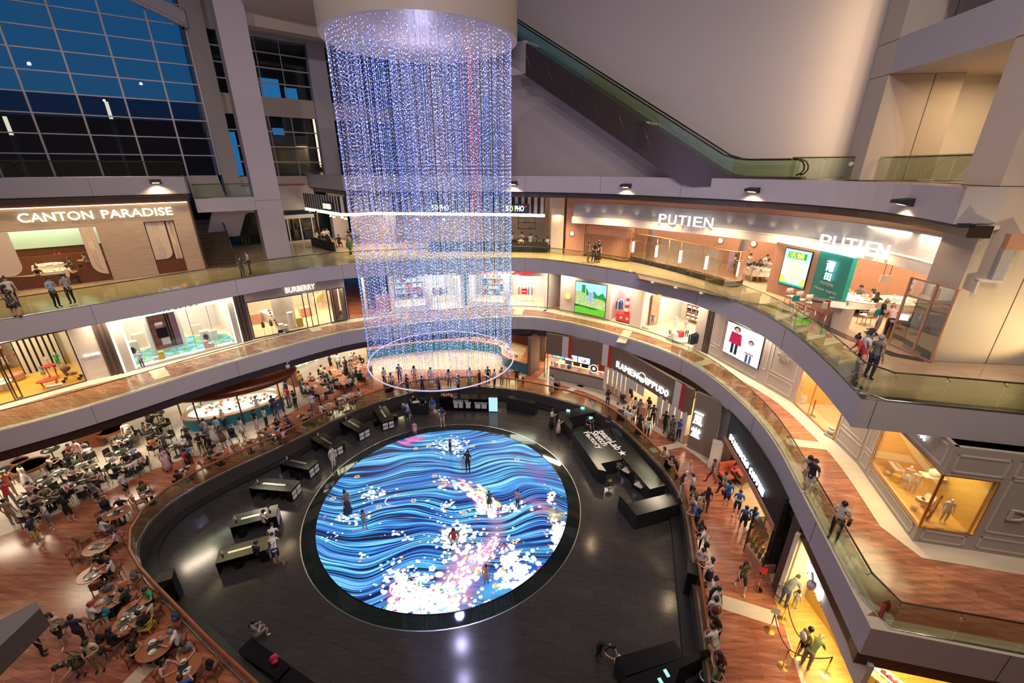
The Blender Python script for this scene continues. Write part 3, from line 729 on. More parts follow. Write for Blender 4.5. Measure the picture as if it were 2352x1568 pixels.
 for(px,py) in((985,1023),(1187,1056),(950,1150),(870,1164),(1066,1178),(1182,1244),(1085,1025),(998,1093),(765,1145),(1290,1100),(955,1030),(1240,1030),(820,1095),(1135,1015)):
  c=P(px,py)
  for k in range(6):a=k*1.05;blob(c[0]+math.cos(a)*.13,c[1]+math.sin(a)*.11,.09,.06,(1.2,.75,.3),1,.4,a)
 for(px,py,col) in((900,1140,(1.1,1,1)),(1275,1185,(1.1,.9,.4)),(915,1335,(1.2,1,.8)),(1020,1010,(.9,1.2,1.2))):
  c=P(px,py)
  for q in range(4):
   for i in range(40):
    t=i/40*5;blob(c[0]+q*.12+math.cos(t)*(.3+.1*q),c[1]+math.sin(t*1.1)*(.2+.06*q)-i*.012,.035,.03,col,.9,.6)
 al=np.clip(al,0,1)
 idx=np.arange((N+1)*(N+1)).reshape(N+1,N+1)
 cx=(X[:-1,:-1]+X[1:,1:])/2;cy=(Y[:-1,:-1]+Y[1:,1:])/2;keep=(cx**2+cy**2)<(R-.02)**2
 q=np.stack([idx[:-1,:-1][keep],idx[:-1,1:][keep],idx[1:,1:][keep],idx[1:,:-1][keep]],1)
 used=np.unique(q);remap=-np.ones((N+1)*(N+1),int);remap[used]=np.arange(len(used));q=remap[q]
 V=np.stack([X.ravel()[used],Y.ravel()[used],np.full(len(used),.022)],1)
 rad=np.hypot(V[:,0],V[:,1]);edge=rad>R-.045;V[edge,:2]*=(R-.02)/rad[edge,None]
 me=bpy.data.meshes.new('picture');me.vertices.add(len(V));me.vertices.foreach_set('co',V.astype(np.float32).ravel())
 me.loops.add(q.size);me.loops.foreach_set('vertex_index',q.astype(np.int32).ravel())
 me.polygons.add(len(q));me.polygons.foreach_set('loop_start',(np.arange(len(q))*4).astype(np.int32));me.polygons.foreach_set('loop_total',np.full(len(q),4,np.int32))
 me.update(calc_edges=True)
 at=me.color_attributes.new('pic','FLOAT_COLOR','POINT');c4=np.concatenate([rgb.reshape(-1,3)[used],al.ravel()[used][:,None]],1).astype(np.float32);at.data.foreach_set('color',c4.ravel())
 m=bpy.data.materials.new('screen_picture');m.use_nodes=True;n=m.node_tree.nodes;l=m.node_tree.links;b=n['Principled BSDF']
 b.inputs['Base Color'].default_value=(.01,.01,.012,1);b.inputs['Roughness'].default_value=.35;b.inputs['Specular IOR Level'].default_value=.2
 def node(t,**k):
  x=n.new(t)
  for a,v in k.items():setattr(x,a,v)
  return x
 def math_(op,a,b_=None,c=None):
  x=node('ShaderNodeMath',operation=op)
  for i,v in enumerate((a,b_,c)):
   if v is None:continue
   if isinstance(v,(int,float)):x.inputs[i].default_value=v
   else:l.new(v,x.inputs[i])
  return x.outputs[0]
 t=node('ShaderNodeTexCoord');s=node('ShaderNodeSeparateXYZ');l.new(t.outputs['Object'],s.inputs[0]);x_,y_=s.outputs[0],s.outputs[1]
 nz=node('ShaderNodeTexNoise');nz.inputs['Scale'].default_value=.2;nz.inputs['Detail'].default_value=1;l.new(t.outputs['Object'],nz.inputs['Vector'])
 w=math_('ADD',math_('MULTIPLY',math_('SINE',math_('ADD',math_('MULTIPLY',x_,.8),math_('MULTIPLY',y_,.45))),.42),math_('MULTIPLY',nz.outputs['Fac'],3.4))
 v=math_('ADD',math_('ADD',y_,w),math_('MULTIPLY',x_,-.12))
 def streak(sx,sv,det,seed):
  cb_=node('ShaderNodeCombineXYZ');l.new(math_('MULTIPLY',x_,sx),cb_.inputs[0]);l.new(math_('MULTIPLY',v,sv),cb_.inputs[1]);cb_.inputs[2].default_value=seed
  z=node('ShaderNodeTexNoise');z.inputs['Scale'].default_value=1;z.inputs['Detail'].default_value=det;l.new(cb_.outputs[0],z.inputs['Vector']);return z.outputs['Fac']
 s1=streak(.1,3.6,2,0);s2=streak(.15,15,1,7);s3=streak(.3,1.1,1,13)
 ramp=node('ShaderNodeValToRGB');l.new(math_('ADD',math_('MULTIPLY',s1,.5),math_('MULTIPLY',s2,.5)),ramp.inputs[0])
 e=ramp.color_ramp.elements;e[0].position=.395;e[0].color=(.002,.008,.03,1);e[1].position=.575;e[1].color=(.30,.85,1.1,1)
 for p,c in((.455,(.006,.03,.16,1)),(.485,(.02,.11,.50,1)),(.505,(.08,.55,1.0,1)),(.535,(.03,.24,.7,1))):
  k=ramp.color_ramp.elements.new(p);k.color=c
 r3=node('ShaderNodeValToRGB');l.new(s3,r3.inputs[0]);r3.color_ramp.elements[0].position=.42;r3.color_ramp.elements[0].color=(.55,.62,.9,1);r3.color_ramp.elements[1].position=.6;r3.color_ramp.elements[1].color=(1.1,1.2,1.1,1)
 mu=node('ShaderNodeMix',data_type='RGBA',blend_type='MULTIPLY');mu.inputs['Factor'].default_value=1;l.new(ramp.outputs[0],mu.inputs['A']);l.new(r3.outputs[0],mu.inputs['B'])
 ca=node('ShaderNodeVertexColor',layer_name='pic');mx=node('ShaderNodeMix',data_type='RGBA');l.new(ca.outputs['Alpha'],mx.inputs['Factor']);l.new(mu.outputs['Result'],mx.inputs['A']);l.new(ca.outputs['Color'],mx.inputs['B'])
 l.new(mx.outputs['Result'],b.inputs['Emission Color']);b.inputs['Emission Strength'].default_value=.8
 m.cycles.emission_sampling='NONE' if False else 'AUTO'
 me.materials.append(m);mesh_obj('picture',me,r)
 MB().lathe([(R,0),(R,.03),(R+.03,.03),(R+.03,0)],0,0,96,False).build('rim',M['black'],r)
led_screen()
# CRYSTAL CURTAIN
M['strand']=None
def crystal_mats():
 for nm,base in(('crystal_bead',0),('crystal_wire',1)):
  m=bpy.data.materials.new(nm);m.use_nodes=True;n=m.node_tree.nodes;l=m.node_tree.links;n.remove(n['Principled BSDF'])
  g=n.new('ShaderNodeNewGeometry');e=n.new('ShaderNodeEmission');sp_=n.new('ShaderNodeSeparateXYZ');l.new(g.outputs['Position'],sp_.inputs[0])
  nz=n.new('ShaderNodeTexNoise');nz.inputs['Scale'].default_value=.35;nz.inputs['Detail'].default_value=2
  mp=n.new('ShaderNodeMapping');mp.inputs['Scale'].default_value=(1.6,.6,.35);l.new(g.outputs['Position'],mp.inputs[0]);l.new(mp.outputs[0],nz.inputs['Vector'])
  rz=n.new('ShaderNodeValToRGB');rz.color_ramp.elements[0].position=.36;rz.color_ramp.elements[1].position=.66
  rz.color_ramp.elements[0].color=(.09,.14,.85,1);rz.color_ramp.elements[1].color=(.6,.42,.9,1)
  k=rz.color_ramp.elements.new(.5);k.color=(.22,.24,.9,1)
  l.new(nz.outputs['Fac'],rz.inputs[0])
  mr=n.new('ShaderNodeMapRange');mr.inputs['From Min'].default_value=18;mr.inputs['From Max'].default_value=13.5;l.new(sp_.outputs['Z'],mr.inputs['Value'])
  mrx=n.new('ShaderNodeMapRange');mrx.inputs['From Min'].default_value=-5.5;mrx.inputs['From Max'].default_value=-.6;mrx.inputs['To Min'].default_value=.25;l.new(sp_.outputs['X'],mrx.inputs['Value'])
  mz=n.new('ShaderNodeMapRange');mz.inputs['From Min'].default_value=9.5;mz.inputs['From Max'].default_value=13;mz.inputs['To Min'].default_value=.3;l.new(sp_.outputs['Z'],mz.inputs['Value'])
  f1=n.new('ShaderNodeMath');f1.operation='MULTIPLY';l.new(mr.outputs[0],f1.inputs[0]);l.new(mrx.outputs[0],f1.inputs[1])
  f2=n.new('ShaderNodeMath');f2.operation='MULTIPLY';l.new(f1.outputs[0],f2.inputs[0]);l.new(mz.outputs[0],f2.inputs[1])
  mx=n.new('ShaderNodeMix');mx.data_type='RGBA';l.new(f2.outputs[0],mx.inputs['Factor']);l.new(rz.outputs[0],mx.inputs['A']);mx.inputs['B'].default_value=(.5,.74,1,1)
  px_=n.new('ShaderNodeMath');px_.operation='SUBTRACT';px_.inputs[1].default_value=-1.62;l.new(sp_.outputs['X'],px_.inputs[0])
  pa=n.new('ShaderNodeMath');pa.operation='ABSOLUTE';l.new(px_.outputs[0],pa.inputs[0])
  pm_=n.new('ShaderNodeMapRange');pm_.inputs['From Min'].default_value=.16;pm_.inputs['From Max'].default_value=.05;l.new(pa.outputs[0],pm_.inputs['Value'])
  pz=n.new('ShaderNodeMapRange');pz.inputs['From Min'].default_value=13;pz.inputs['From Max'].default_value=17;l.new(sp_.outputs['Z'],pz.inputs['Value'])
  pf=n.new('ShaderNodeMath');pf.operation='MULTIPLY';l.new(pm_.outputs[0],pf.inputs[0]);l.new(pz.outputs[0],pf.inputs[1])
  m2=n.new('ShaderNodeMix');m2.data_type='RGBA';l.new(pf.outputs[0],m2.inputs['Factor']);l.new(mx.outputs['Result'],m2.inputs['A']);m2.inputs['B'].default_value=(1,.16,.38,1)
  if base==0:
   wn_=n.new('ShaderNodeTexWhiteNoise');sn=n.new('ShaderNodeVectorMath');sn.operation='SNAP';sn.inputs[1].default_value=(.06,.06,.06);l.new(g.outputs['Position'],sn.inputs[0]);l.new(sn.outputs[0],wn_.inputs['Vector'])
   r2=n.new('ShaderNodeValToRGB');r2.color_ramp.interpolation='CONSTANT';l.new(wn_.outputs['Value'],r2.inputs[0])
   es=[(0,(1,1,1,1)),(.3,(.25,.5,1,1)),(.5,(.35,1,1,1)),(.66,(1,.8,1,1)),(.8,(.3,.3,1,1)),(.95,(.5,1,.7,1))]
   r2.color_ramp.elements[0].color=es[0][1];r2.color_ramp.elements[1].position=es[1][0];r2.color_ramp.elements[1].color=es[1][1]
   for p,c in es[2:]:k=r2.color_ramp.elements.new(p);k.color=c
   m3=n.new('ShaderNodeMix');m3.data_type='RGBA';m3.inputs['Factor'].default_value=.5;l.new(m2.outputs['Result'],m3.inputs['A']);l.new(r2.outputs[0],m3.inputs['B'])
   pw_=n.new('ShaderNodeMath');pw_.operation='POWER';pw_.inputs[1].default_value=3;l.new(wn_.outputs['Value'],pw_.inputs[0])
   st_=n.new('ShaderNodeMath');st_.operation='MULTIPLY_ADD';st_.inputs[1].default_value=3.6;st_.inputs[2].default_value=.4;l.new(pw_.outputs[0],st_.inputs[0])
   l.new(m3.outputs['Result'],e.inputs[0]);l.new(st_.outputs[0],e.inputs[1])
  else:
   l.new(m2.outputs['Result'],e.inputs[0]);e.inputs[1].default_value=.4
  l.new(e.outputs[0],n['Material Output'].inputs[0]);m.cycles.emission_sampling='NONE';M[nm]=m
crystal_mats()
CR=3.62;CZT,CZB=22.55,9.1
ch=empty('crystal_chandelier',(LC.x+.32,LC.y,CZB),0,'giant cylindrical curtain of glittering violet and blue crystal strands hung from a round drum','chandelier')
def strand_mesh(name,z0,z1,seed,step=.15):
 rr=random.Random(seed);mb=MB()
 mb.mi(1);mb.tube([(0,0,z0),(0,0,z1)],.0042,3,False,False,False);mb.mi(0)
 z=z0+rr.random()*step
 while z<z1:
  s=.0115+.007*rr.random();k=[(s,0,z),(0,s,z),(-s,0,z),(0,-s,z),(0,0,z+s*1.5),(0,0,z-s*1.5)]
  mb.add(k,[(0,1,4),(1,2,4),(2,3,4),(3,0,4),(1,0,5),(2,1,5),(3,2,5),(0,3,5)]);z+=step*(.75+.5*rr.random())
 return mb
HC=CZT-CZB
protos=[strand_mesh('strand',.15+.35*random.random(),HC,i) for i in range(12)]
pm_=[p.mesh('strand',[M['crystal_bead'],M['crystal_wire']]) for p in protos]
pts=[]
for ring in range(11):
 rr=CR-.12-ring*.32;cnt=int(2*math.pi*rr/.165*(1.15 if ring==0 else.62))
 for k in range(cnt):
  if random.random()<.12:continue
  a=2*math.pi*k/cnt+ring*.3+random.uniform(-.01,.01);pts.append((rr*math.cos(a),rr*math.sin(a)))
pts.sort(key=lambda p:p[1])
front,rest=pts[:100],pts[100:]
for i,p in enumerate(front):mesh_obj('strand',pm_[i%12],ch,(p[0],p[1],0))
V,Fc,Mi,k=[],[],[],0
bigv=[];bigf=[];bigm=[]
pa_=[(np.array(p.v),p.f,p.m) for p in protos];off=0
for i,p in enumerate(rest):
 v,f,m_=pa_[i%12];bigv.append(v+np.array([p[0],p[1],0]));bigf+=[tuple(j+off for j in q) for q in f];bigm+=m_;off+=len(v)
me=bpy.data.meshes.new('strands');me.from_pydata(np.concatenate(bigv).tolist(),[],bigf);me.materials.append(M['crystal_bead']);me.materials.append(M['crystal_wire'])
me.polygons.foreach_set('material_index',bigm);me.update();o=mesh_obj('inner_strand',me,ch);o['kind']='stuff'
M['drum']=mat('drum_cladding',(.30,.25,.21),.5)
MB().lathe([(CR+.02,HC),(CR+.12,HC),(CR+.12,HC+3.2),(CR-.2,HC+3.2)],0,0,96,False).build('drum',M['drum'],ch)
MB().lathe([(CR-.2,HC+.7),(CR-.15,HC+.75)],0,0,48,False).build('drum_ceiling',mat('drum_inside',(.12,.11,.16),.6),ch)
gm=emat('grid_glow',(.66,.56,.9),1.0);gm.cycles.emission_sampling='NONE'
gb=MB()
for i in range(170):
 a=random.uniform(0,6.28);b=a+random.uniform(.6,3.0);z=HC+.05+random.random()*.4
 gb.tube([(CR*.97*math.cos(a),CR*.97*math.sin(a),z),(CR*.97*math.cos(b),CR*.97*math.sin(b),z)],.022,3,False,False,False)
for rr in(.8,1.6,2.4,3.1,3.5):gb.tube([(rr*math.cos(t*.13),rr*math.sin(t*.13),HC+.05) for t in range(48)],.02,4,True)
gb.build('hanging_grid',gm,ch)
MB().tube([(CR*math.cos(t*math.pi/48),CR*math.sin(t*math.pi/48),0) for t in range(96)],.035,6,True).build('bottom_ring',mat('clear_acrylic',(.6,.62,.8),.1,.0,(.5,.5,.9),.35),ch)
for k in range(5):
 a=k*1.2566+.5;MB().tube([(CR*math.cos(a),CR*math.sin(a),0),((CR-.5)*math.cos(a),(CR-.5)*math.sin(a),.05)],.03,5).build('ring_clip',M['metal'],ch)
for z,e in((21,260),(17,420),(13,420),(10,220)):
 l=bpy.data.lights.new('crystal_light','POINT');l.energy=e;l.color=(.62,.58,1);l.shadow_soft_size=.3
 o=bpy.data.objects.new('crystal_light',l);COL.objects.link(o);o.location=(LC.x+.32,LC.y,z)
 # PEOPLE
SKIN=mat('skin',(.52,.30,.20),.55);M['eye']=mat('dark_features',(.03,.02,.02),.5)
CL={'w':('white',(.62,.59,.55)),'k':('black',(.012,.012,.014)),'g':('grey',(.16,.16,.17)),'b':('blue',(.01,.11,.42)),'n':('navy',(.02,.03,.07)),'l':('light blue',(.32,.42,.56)),'r':('red',(.5,.03,.035)),'o':('orange',(.55,.16,.06)),'p':('pink',(.62,.36,.38)),'c':('cream',(.56,.47,.35)),'v':('olive green',(.10,.13,.05)),'G':('bright green',(.02,.35,.12)),'t':('teal',(.03,.22,.26)),'B':('brown',(.13,.06,.04)),'m':('dark red',(.16,.02,.025)),'y':('yellow',(.55,.42,.08)),'d':('denim',(.05,.09,.17)),'f':('flower patterned',(.16,.14,.11)),'s':('striped',(.4,.4,.4)),'h':('khaki',(.30,.23,.15))}
for k,(nm,c) in CL.items():
 if k=='s':
  m=mat('striped_cloth',c,.8);n=m.node_tree.nodes;l=m.node_tree.links;w_=n.new('ShaderNodeTexWave');t=n.new('ShaderNodeTexCoord');w_.bands_direction='Z';w_.inputs['Scale'].default_value=5
  r_=n.new('ShaderNodeValToRGB');r_.color_ramp.interpolation='CONSTANT';r_.color_ramp.elements[0].color=(.01,.01,.012,1);r_.color_ramp.elements[1].position=.45;r_.color_ramp.elements[1].color=(.6,.6,.58,1)
  l.new(t.outputs['Object'],w_.inputs['Vector']);l.new(w_.outputs['Fac'],r_.inputs[0]);l.new(r_.outputs[0],n['Principled BSDF'].inputs['Base Color']);CL[k]=(nm,m)
 elif k=='f':
  m=mat('patterned_cloth',c,.8);n=m.node_tree.nodes;l=m.node_tree.links;w_=n.new('ShaderNodeTexVoronoi');t=n.new('ShaderNodeTexCoord');w_.inputs['Scale'].default_value=11
  r_=n.new('ShaderNodeValToRGB');r_.color_ramp.elements[0].color=(.45,.40,.28,1);r_.color_ramp.elements[0].position=.25;r_.color_ramp.elements[1].position=.4;r_.color_ramp.elements[1].color=(.03,.035,.02,1)
  l.new(t.outputs['Object'],w_.inputs['Vector']);l.new(w_.outputs['Distance'],r_.inputs[0]);l.new(r_.outputs[0],n['Principled BSDF'].inputs['Base Color']);CL[k]=(nm,m)
 else:CL[k]=(nm,mat(nm.replace(' ','_')+'_cloth',c,.8))
HAIRM={'k':mat('black_hair',(.012,.01,.01),.5),'h':mat('brown_hair',(.07,.035,.02),.5),'g':mat('grey_hair',(.35,.33,.31),.6),'r':mat('red_hair',(.35,.02,.03),.5),'t':mat('grey_teal_hair',(.14,.2,.22),.5),'l':mat('blonde_hair',(.35,.22,.1),.5)}
def pose(kind):
 J={}
 P=dict(pel=(0,0,.93),wai=(0,0,1.08),che=(0,.0,1.27),nek=(0,.005,1.46),hed=(0,-.02,1.57),top=(0,-.01,1.655))
 L=[[(.095,0,.88),(.10,-.02,.49),(.105,.03,.09),(.115,-.12,.045)],[(-.095,0,.88),(-.10,-.02,.49),(-.105,.03,.09),(-.115,-.12,.045)]]
 A=[[(.175,0,1.385),(.235,.03,1.12),(.245,-.05,.88),(.235,-.08,.80)],[(-.175,0,1.385),(-.235,.03,1.12),(-.245,-.05,.88),(-.235,-.08,.80)]]
 def fw(d,tilt=0):
  for k,f in(('wai',.3),('che',.7),('nek',1.05),('hed',1.3),('top',1.42)):P[k]=(P[k][0],P[k][1]-d*f,P[k][2]-d*d*f)
  for a in A:
   for i in range(4):a[i]=(a[i][0],a[i][1]-d*.95,a[i][2]-d*d)
 if kind=='phone':
  for a,s in zip(A,(1,-1)):a[1:]=[(s*.24,-.02,1.13),(s*.09,-.25,1.18),(s*.03,-.31,1.22)]
  P['hed']=(0,-.055,1.56);P['top']=(0,-.075,1.64)
 elif kind=='walk':
  L[0]=[(.09,0,.88),(.10,-.18,.52),(.10,-.24,.10),(.11,-.39,.05)];L[1]=[(-.09,0,.88),(-.10,.06,.50),(-.10,.30,.16),(-.11,.18,.05)]
  A[0][1:]=[(.24,.12,1.14),(.24,.10,.90),(.23,.08,.82)];A[1][1:]=[(-.24,-.06,1.12),(-.23,-.2,.93),(-.22,-.25,.87)]
 elif kind=='lean':
  fw(.24)
  for a,s in zip(A,(1,-1)):a[1:]=[(s*.26,-.30,1.10),(s*.12,-.46,1.04),(s*.06,-.50,1.05)]
  L[1]=[(-.09,.02,.88),(-.11,-.06,.49),(-.11,.12,.09),(-.12,-.03,.045)]
 elif kind=='cross':
  for a,s in zip(A,(1,-1)):a[1:]=[(s*.25,-.03,1.14),(-s*.02,-.20,1.17),(-s*.11,-.19,1.17)]
 elif kind=='hips':
  for a,s in zip(A,(1,-1)):a[1:]=[(s*.36,.07,1.16),(s*.18,-.03,1.02),(s*.13,-.05,1.00)]
 elif kind=='bend':
  fw(.42)
  for a,s in zip(A,(1,-1)):a[1:]=[(s*.25,-.45,1.0),(s*.16,-.66,.95),(s*.13,-.73,.95)]
 elif kind=='reach':
  A[0][1:]=[(.27,-.18,1.22),(.22,-.42,1.24),(.2,-.5,1.25)];A[1][1:]=[(-.26,.02,1.14),(-.12,-.22,1.1),(-.06,-.28,1.12)]
 elif kind in('sit','sit2','squat'):
  P=dict(pel=(0,.06,.50),wai=(0,.05,.66),che=(0,.0,.86),nek=(0,-.03,1.05),hed=(0,-.075,1.16),top=(0,-.08,1.245))
  L=[[(.095,.0,.50),(.12,-.42,.50),(.12,-.40,.10),(.13,-.54,.05)],[(-.095,.0,.50),(-.12,-.40,.50),(-.12,-.34,.10),(-.13,-.48,.05)]]
  A=[[(.175,-.02,.975),(.27,-.12,.77),(.15,-.36,.80),(.10,-.43,.81)],[(-.175,-.02,.975),(-.27,-.10,.77),(-.17,-.34,.80),(-.13,-.42,.81)]]
  if kind=='sit2':
   for k in P:P[k]=(P[k][0],P[k][1]+.05*(P[k][2]-.5),P[k][2])
   A=[[(.175,.0,.975),(.24,-.05,.74),(.08,-.24,.84),(.03,-.29,.87)],[(-.175,.0,.975),(-.24,-.05,.74),(-.10,-.22,.80),(-.04,-.27,.84)]]
   P['hed']=(0,-.07,1.15);P['top']=(0,-.10,1.225)
  if kind=='squat':
   d=-.28
   P={k:(v[0],v[1],v[2]+d) for k,v in P.items()};A=[[(q[0],q[1],q[2]+d) for q in a] for a in A]
   L=[[(.1,.02,.22),(.16,-.28,.42),(.14,-.12,.07),(.15,-.26,.04)],[(-.1,.02,.22),(-.16,-.28,.42),(-.14,-.12,.07),(-.15,-.26,.04)]]
 return P,L,A
BODY={}
def body_mesh(kind,female=False,near=False):
 key=(kind,female)
 if key in BODY:return BODY[key]
 P,L,A=pose(kind);V=[];E=[];R=[];RG=[]
 def v(p,r,reg):V.append(p);R.append(r);RG.append(reg);return len(V)-1
 f=.93 if female else 1
 pel=v(P['pel'],(.150,.105),2);wai=v(P['wai'],(.128*f,.095),1);che=v(P['che'],(.150*f,.108),1);nk0=v(tuple((P['nek'][i]*.6+P['che'][i]*.4) for i in range(3)),(.12*f,.08),1);nek=v(P['nek'],(.052,.052),0)
 hed=v(P['hed'],(.083,.092),0);tp=v(P['top'],(.062,.07),0)
 for a,b in((pel,wai),(wai,che),(che,nk0),(nk0,nek),(nek,hed),(hed,tp)):E.append((a,b))
 bones=[(pel,wai,1),(wai,che,1),(che,nk0,1),(nk0,nek,1),(nek,hed,0),(hed,tp,0)]
 for leg in L:
  ids=[v(leg[0],(.088,.092),2),v(tuple((leg[0][i]+leg[1][i])/2 for i in range(3)),(.078,.082),2),v(leg[1],(.055,.06),2),v(tuple(leg[1][i]*.6+leg[2][i]*.4 for i in range(3)),(.052,.058),5),v(leg[2],(.036,.04),3),v(leg[3],(.042,.028),3)]
  E.append((pel,ids[0]))
  for a,b in zip(ids[:-1],ids[1:]):E.append((a,b))
  bones+=[(pel,ids[0],2),(ids[0],ids[1],2),(ids[1],ids[2],2),(ids[2],ids[3],5),(ids[3],ids[4],5),(ids[4],ids[5],3)]
 for arm in A:
  s=v(arm[0],(.062*f,.062),1);m1=v(tuple((arm[0][i]+arm[1][i])/2 for i in range(3)),(.05*f,.05),1);e=v(arm[1],(.04,.04),0);w=v(arm[2],(.026,.026),0);h=v(arm[3],(.034,.02),0)
  E+=[(nk0,s),(s,m1),(m1,e),(e,w),(w,h)];bones+=[(nk0,s,1),(s,m1,1),(m1,e,0),(e,w,0),(w,h,0)]
 me=bpy.data.meshes.new('b');me.from_pydata(V,E,[]);o=bpy.data.objects.new('b',me);COL.objects.link(o)
 md=o.modifiers.new('s','SKIN');md.use_smooth_shade=True
 for i,sv in enumerate(me.skin_vertices[0].data):sv.radius=R[i];sv.use_root=(i==0)
 ms=o.modifiers.new('u','SUBSURF');ms.levels=1;ms.render_levels=1
 dg=bpy.context.evaluated_depsgraph_get();dg.update();m2=bpy.data.meshes.new_from_object(o.evaluated_get(dg))
 vs=[tuple(q.co) for q in m2.vertices];fs=[tuple(p.vertices) for p in m2.polygons]
 bpy.data.objects.remove(o);bpy.data.meshes.remove(me);bpy.data.meshes.remove(m2)
 mb=MB();VV=[Vector(q) for q in V]
 mb.v=vs;mb.f=fs;mb.sm=[True]*len(fs);mb.m=[]
 for fc in fs:
  c=sum((Vector(vs[i]) for i in fc),Vector())/len(fc);best=(1e9,0)
  for a,b,reg in bones:
   ab=VV[b]-VV[a];t=max(0,min(1,(c-VV[a]).dot(ab)/ab.length_squared));d=(VV[a]+ab*t-c).length-(R[a][0]*(1-t)+R[b][0]*t)
   if d<best[0]:best=(d,reg)
  mb.m.append(best[1])
 h=Vector(P['hed']);t=Vector(P['top']);up=(t-h).normalized();fr_=Vector((0,-1,0));fr_=(fr_-up*fr_.dot(up)).normalized();rt=fr_.cross(up)
 q=lambda x,y,z:tuple(h+rt*x+fr_*y+up*z)
 mb.mi(0);mb.add([q(-.012,.083,-.012),q(.012,.083,-.012),q(0,.088,.03),q(0,.108,-.008)],[(0,1,3),(1,2,3),(2,0,3)])
 for s in(-1,1):
  mb.mi(4);mb.ball(q(s*.03,.078,.022),.011,6,4);mb.mi(0);mb.ball(q(s*.08,-.005,.0),.022,6,4,.5,1,1.2)
 mb.mi(4);mb.add([q(-.02,.0865,-.042),q(.02,.0865,-.042),q(.02,.084,-.048),q(-.02,.084,-.048)],[(0,1,2,3)])
 mb.mi(0)
 for arm in A:
  w=Vector(arm[2]);hd=Vector(arm[3]);d=(hd-w).normalized();side=Vector((1,0,0)) if abs(d.x)<.8 else Vector((0,1,0));side=(side-d*side.dot(d)).normalized();nn=d.cross(side)
  for k,ln in zip((-1.5,-.5,.5,1.5),(.055,.07,.072,.062)):
   b0=hd+side*k*.014+d*.012;b1=b0+d*ln*.55+nn*.004*k;b2=b1+d*ln*.4+Vector((0,0,-.014));mb.tube([b0,b1,b2],[.0085,.008,.006],4)
  b0=w+d*.03+side*.03*(1 if arm[0][0]<0 else-1);mb.tube([b0,b0+d*.03+side*.02*(1 if arm[0][0]<0 else-1),b0+d*.055+side*.022*(1 if arm[0][0]<0 else-1)],[.01,.009,.007],4)
 mesh=mb.mesh('body',[SKIN]*6);BODY[key]=(mesh,P,L,A);return BODY[key]
HAIR={}
def hair_mesh(style,P,key):
 k=(style,key)
 if k in HAIR:return HAIR[k]
 h=Vector(P['hed']);t=Vector(P['top']);up=(t-h).normalized();fr_=Vector((0,-1,0));fr_=(fr_-up*fr_.dot(up)).normalized();rt=fr_.cross(up)
 q=lambda x,y,z:tuple(h+rt*x+fr_*y+up*z)
 mb=MB();n,m=12,7;vs=[];R=.105
 for i in range(m+1):
  th=math.pi*i/m*.68
  for j in range(n):
   a=2*math.pi*j/n;x=math.sin(th)*math.cos(a);y=math.sin(th)*math.sin(a);z=math.cos(th)
   zz=.045+z*.105
   if y>.35:zz=max(zz,.058)
   vs.append(q(x*.097,y*.103-.008,zz))
 fs=[((i)*n+j,i*n+(j+1)%n,(i+1)*n+(j+1)%n,(i+1)*n+j) for i in range(m) for j in range(n)]
 if style!='cap':mb.add(vs,fs,True)
 if style=='long':
  mb.add([q(-.09,.03,.05),q(.09,.03,.05),q(.1,-.05,.05),q(-.1,-.05,.05),q(-.10,-.02,-.12),q(.10,-.02,-.12),q(.095,-.095,-.12),q(-.095,-.095,-.12),q(-.075,-.06,-.27),q(.075,-.06,-.27),q(.07,-.115,-.27),q(-.07,-.115,-.27)],[(0,1,5,4),(1,2,6,5),(2,3,7,6),(3,0,4,7),(4,5,9,8),(5,6,10,9),(6,7,11,10),(7,4,8,11),(8,9,10,11),(3,2,1,0)],True)
 elif style=='tail':mb.tube([q(0,-.10,.06),q(0,-.155,.02),q(0,-.15,-.08),q(0,-.13,-.18)],[.028,.034,.03,.012],6)
 elif style=='bun':mb.ball(q(0,-.05,.17),.045,8,5)
 elif style=='cap':
  mb.add(vs,fs,True);mb.add([q(-.07,.07,.07),q(.07,.07,.07),q(.05,.165,.055),q(-.05,.165,.055),q(-.07,.07,.085),q(.07,.07,.085),q(.05,.165,.065),q(-.05,.165,.065)],[(0,3,2,1),(4,5,6,7),(0,1,5,4),(1,2,6,5),(2,3,7,6),(3,0,4,7)])
 elif style=='scarf':
  mb.v=[];mb.f=[];mb.m=[];mb.sm=[];mb.ball(q(0,-.015,.03),.118,10,7);mb.tube([q(0,-.02,-.03),q(0,-.02,-.14),q(0,-.01,-.2)],[.1,.13,.17],8)
 HAIR[k]=mb.mesh('hair',HAIRM['k']);return HAIR[k]
PEOPLE=[]
POSEW={'stand':'standing','phone':'looking at a phone','walk':'walking','lean':'leaning on the rail','cross':'with arms folded','hips':'with hands on hips','bend':'bending over','reach':'reaching out','sit':'seated','sit2':'sitting back','squat':'crouching'}
extra_mesh={}
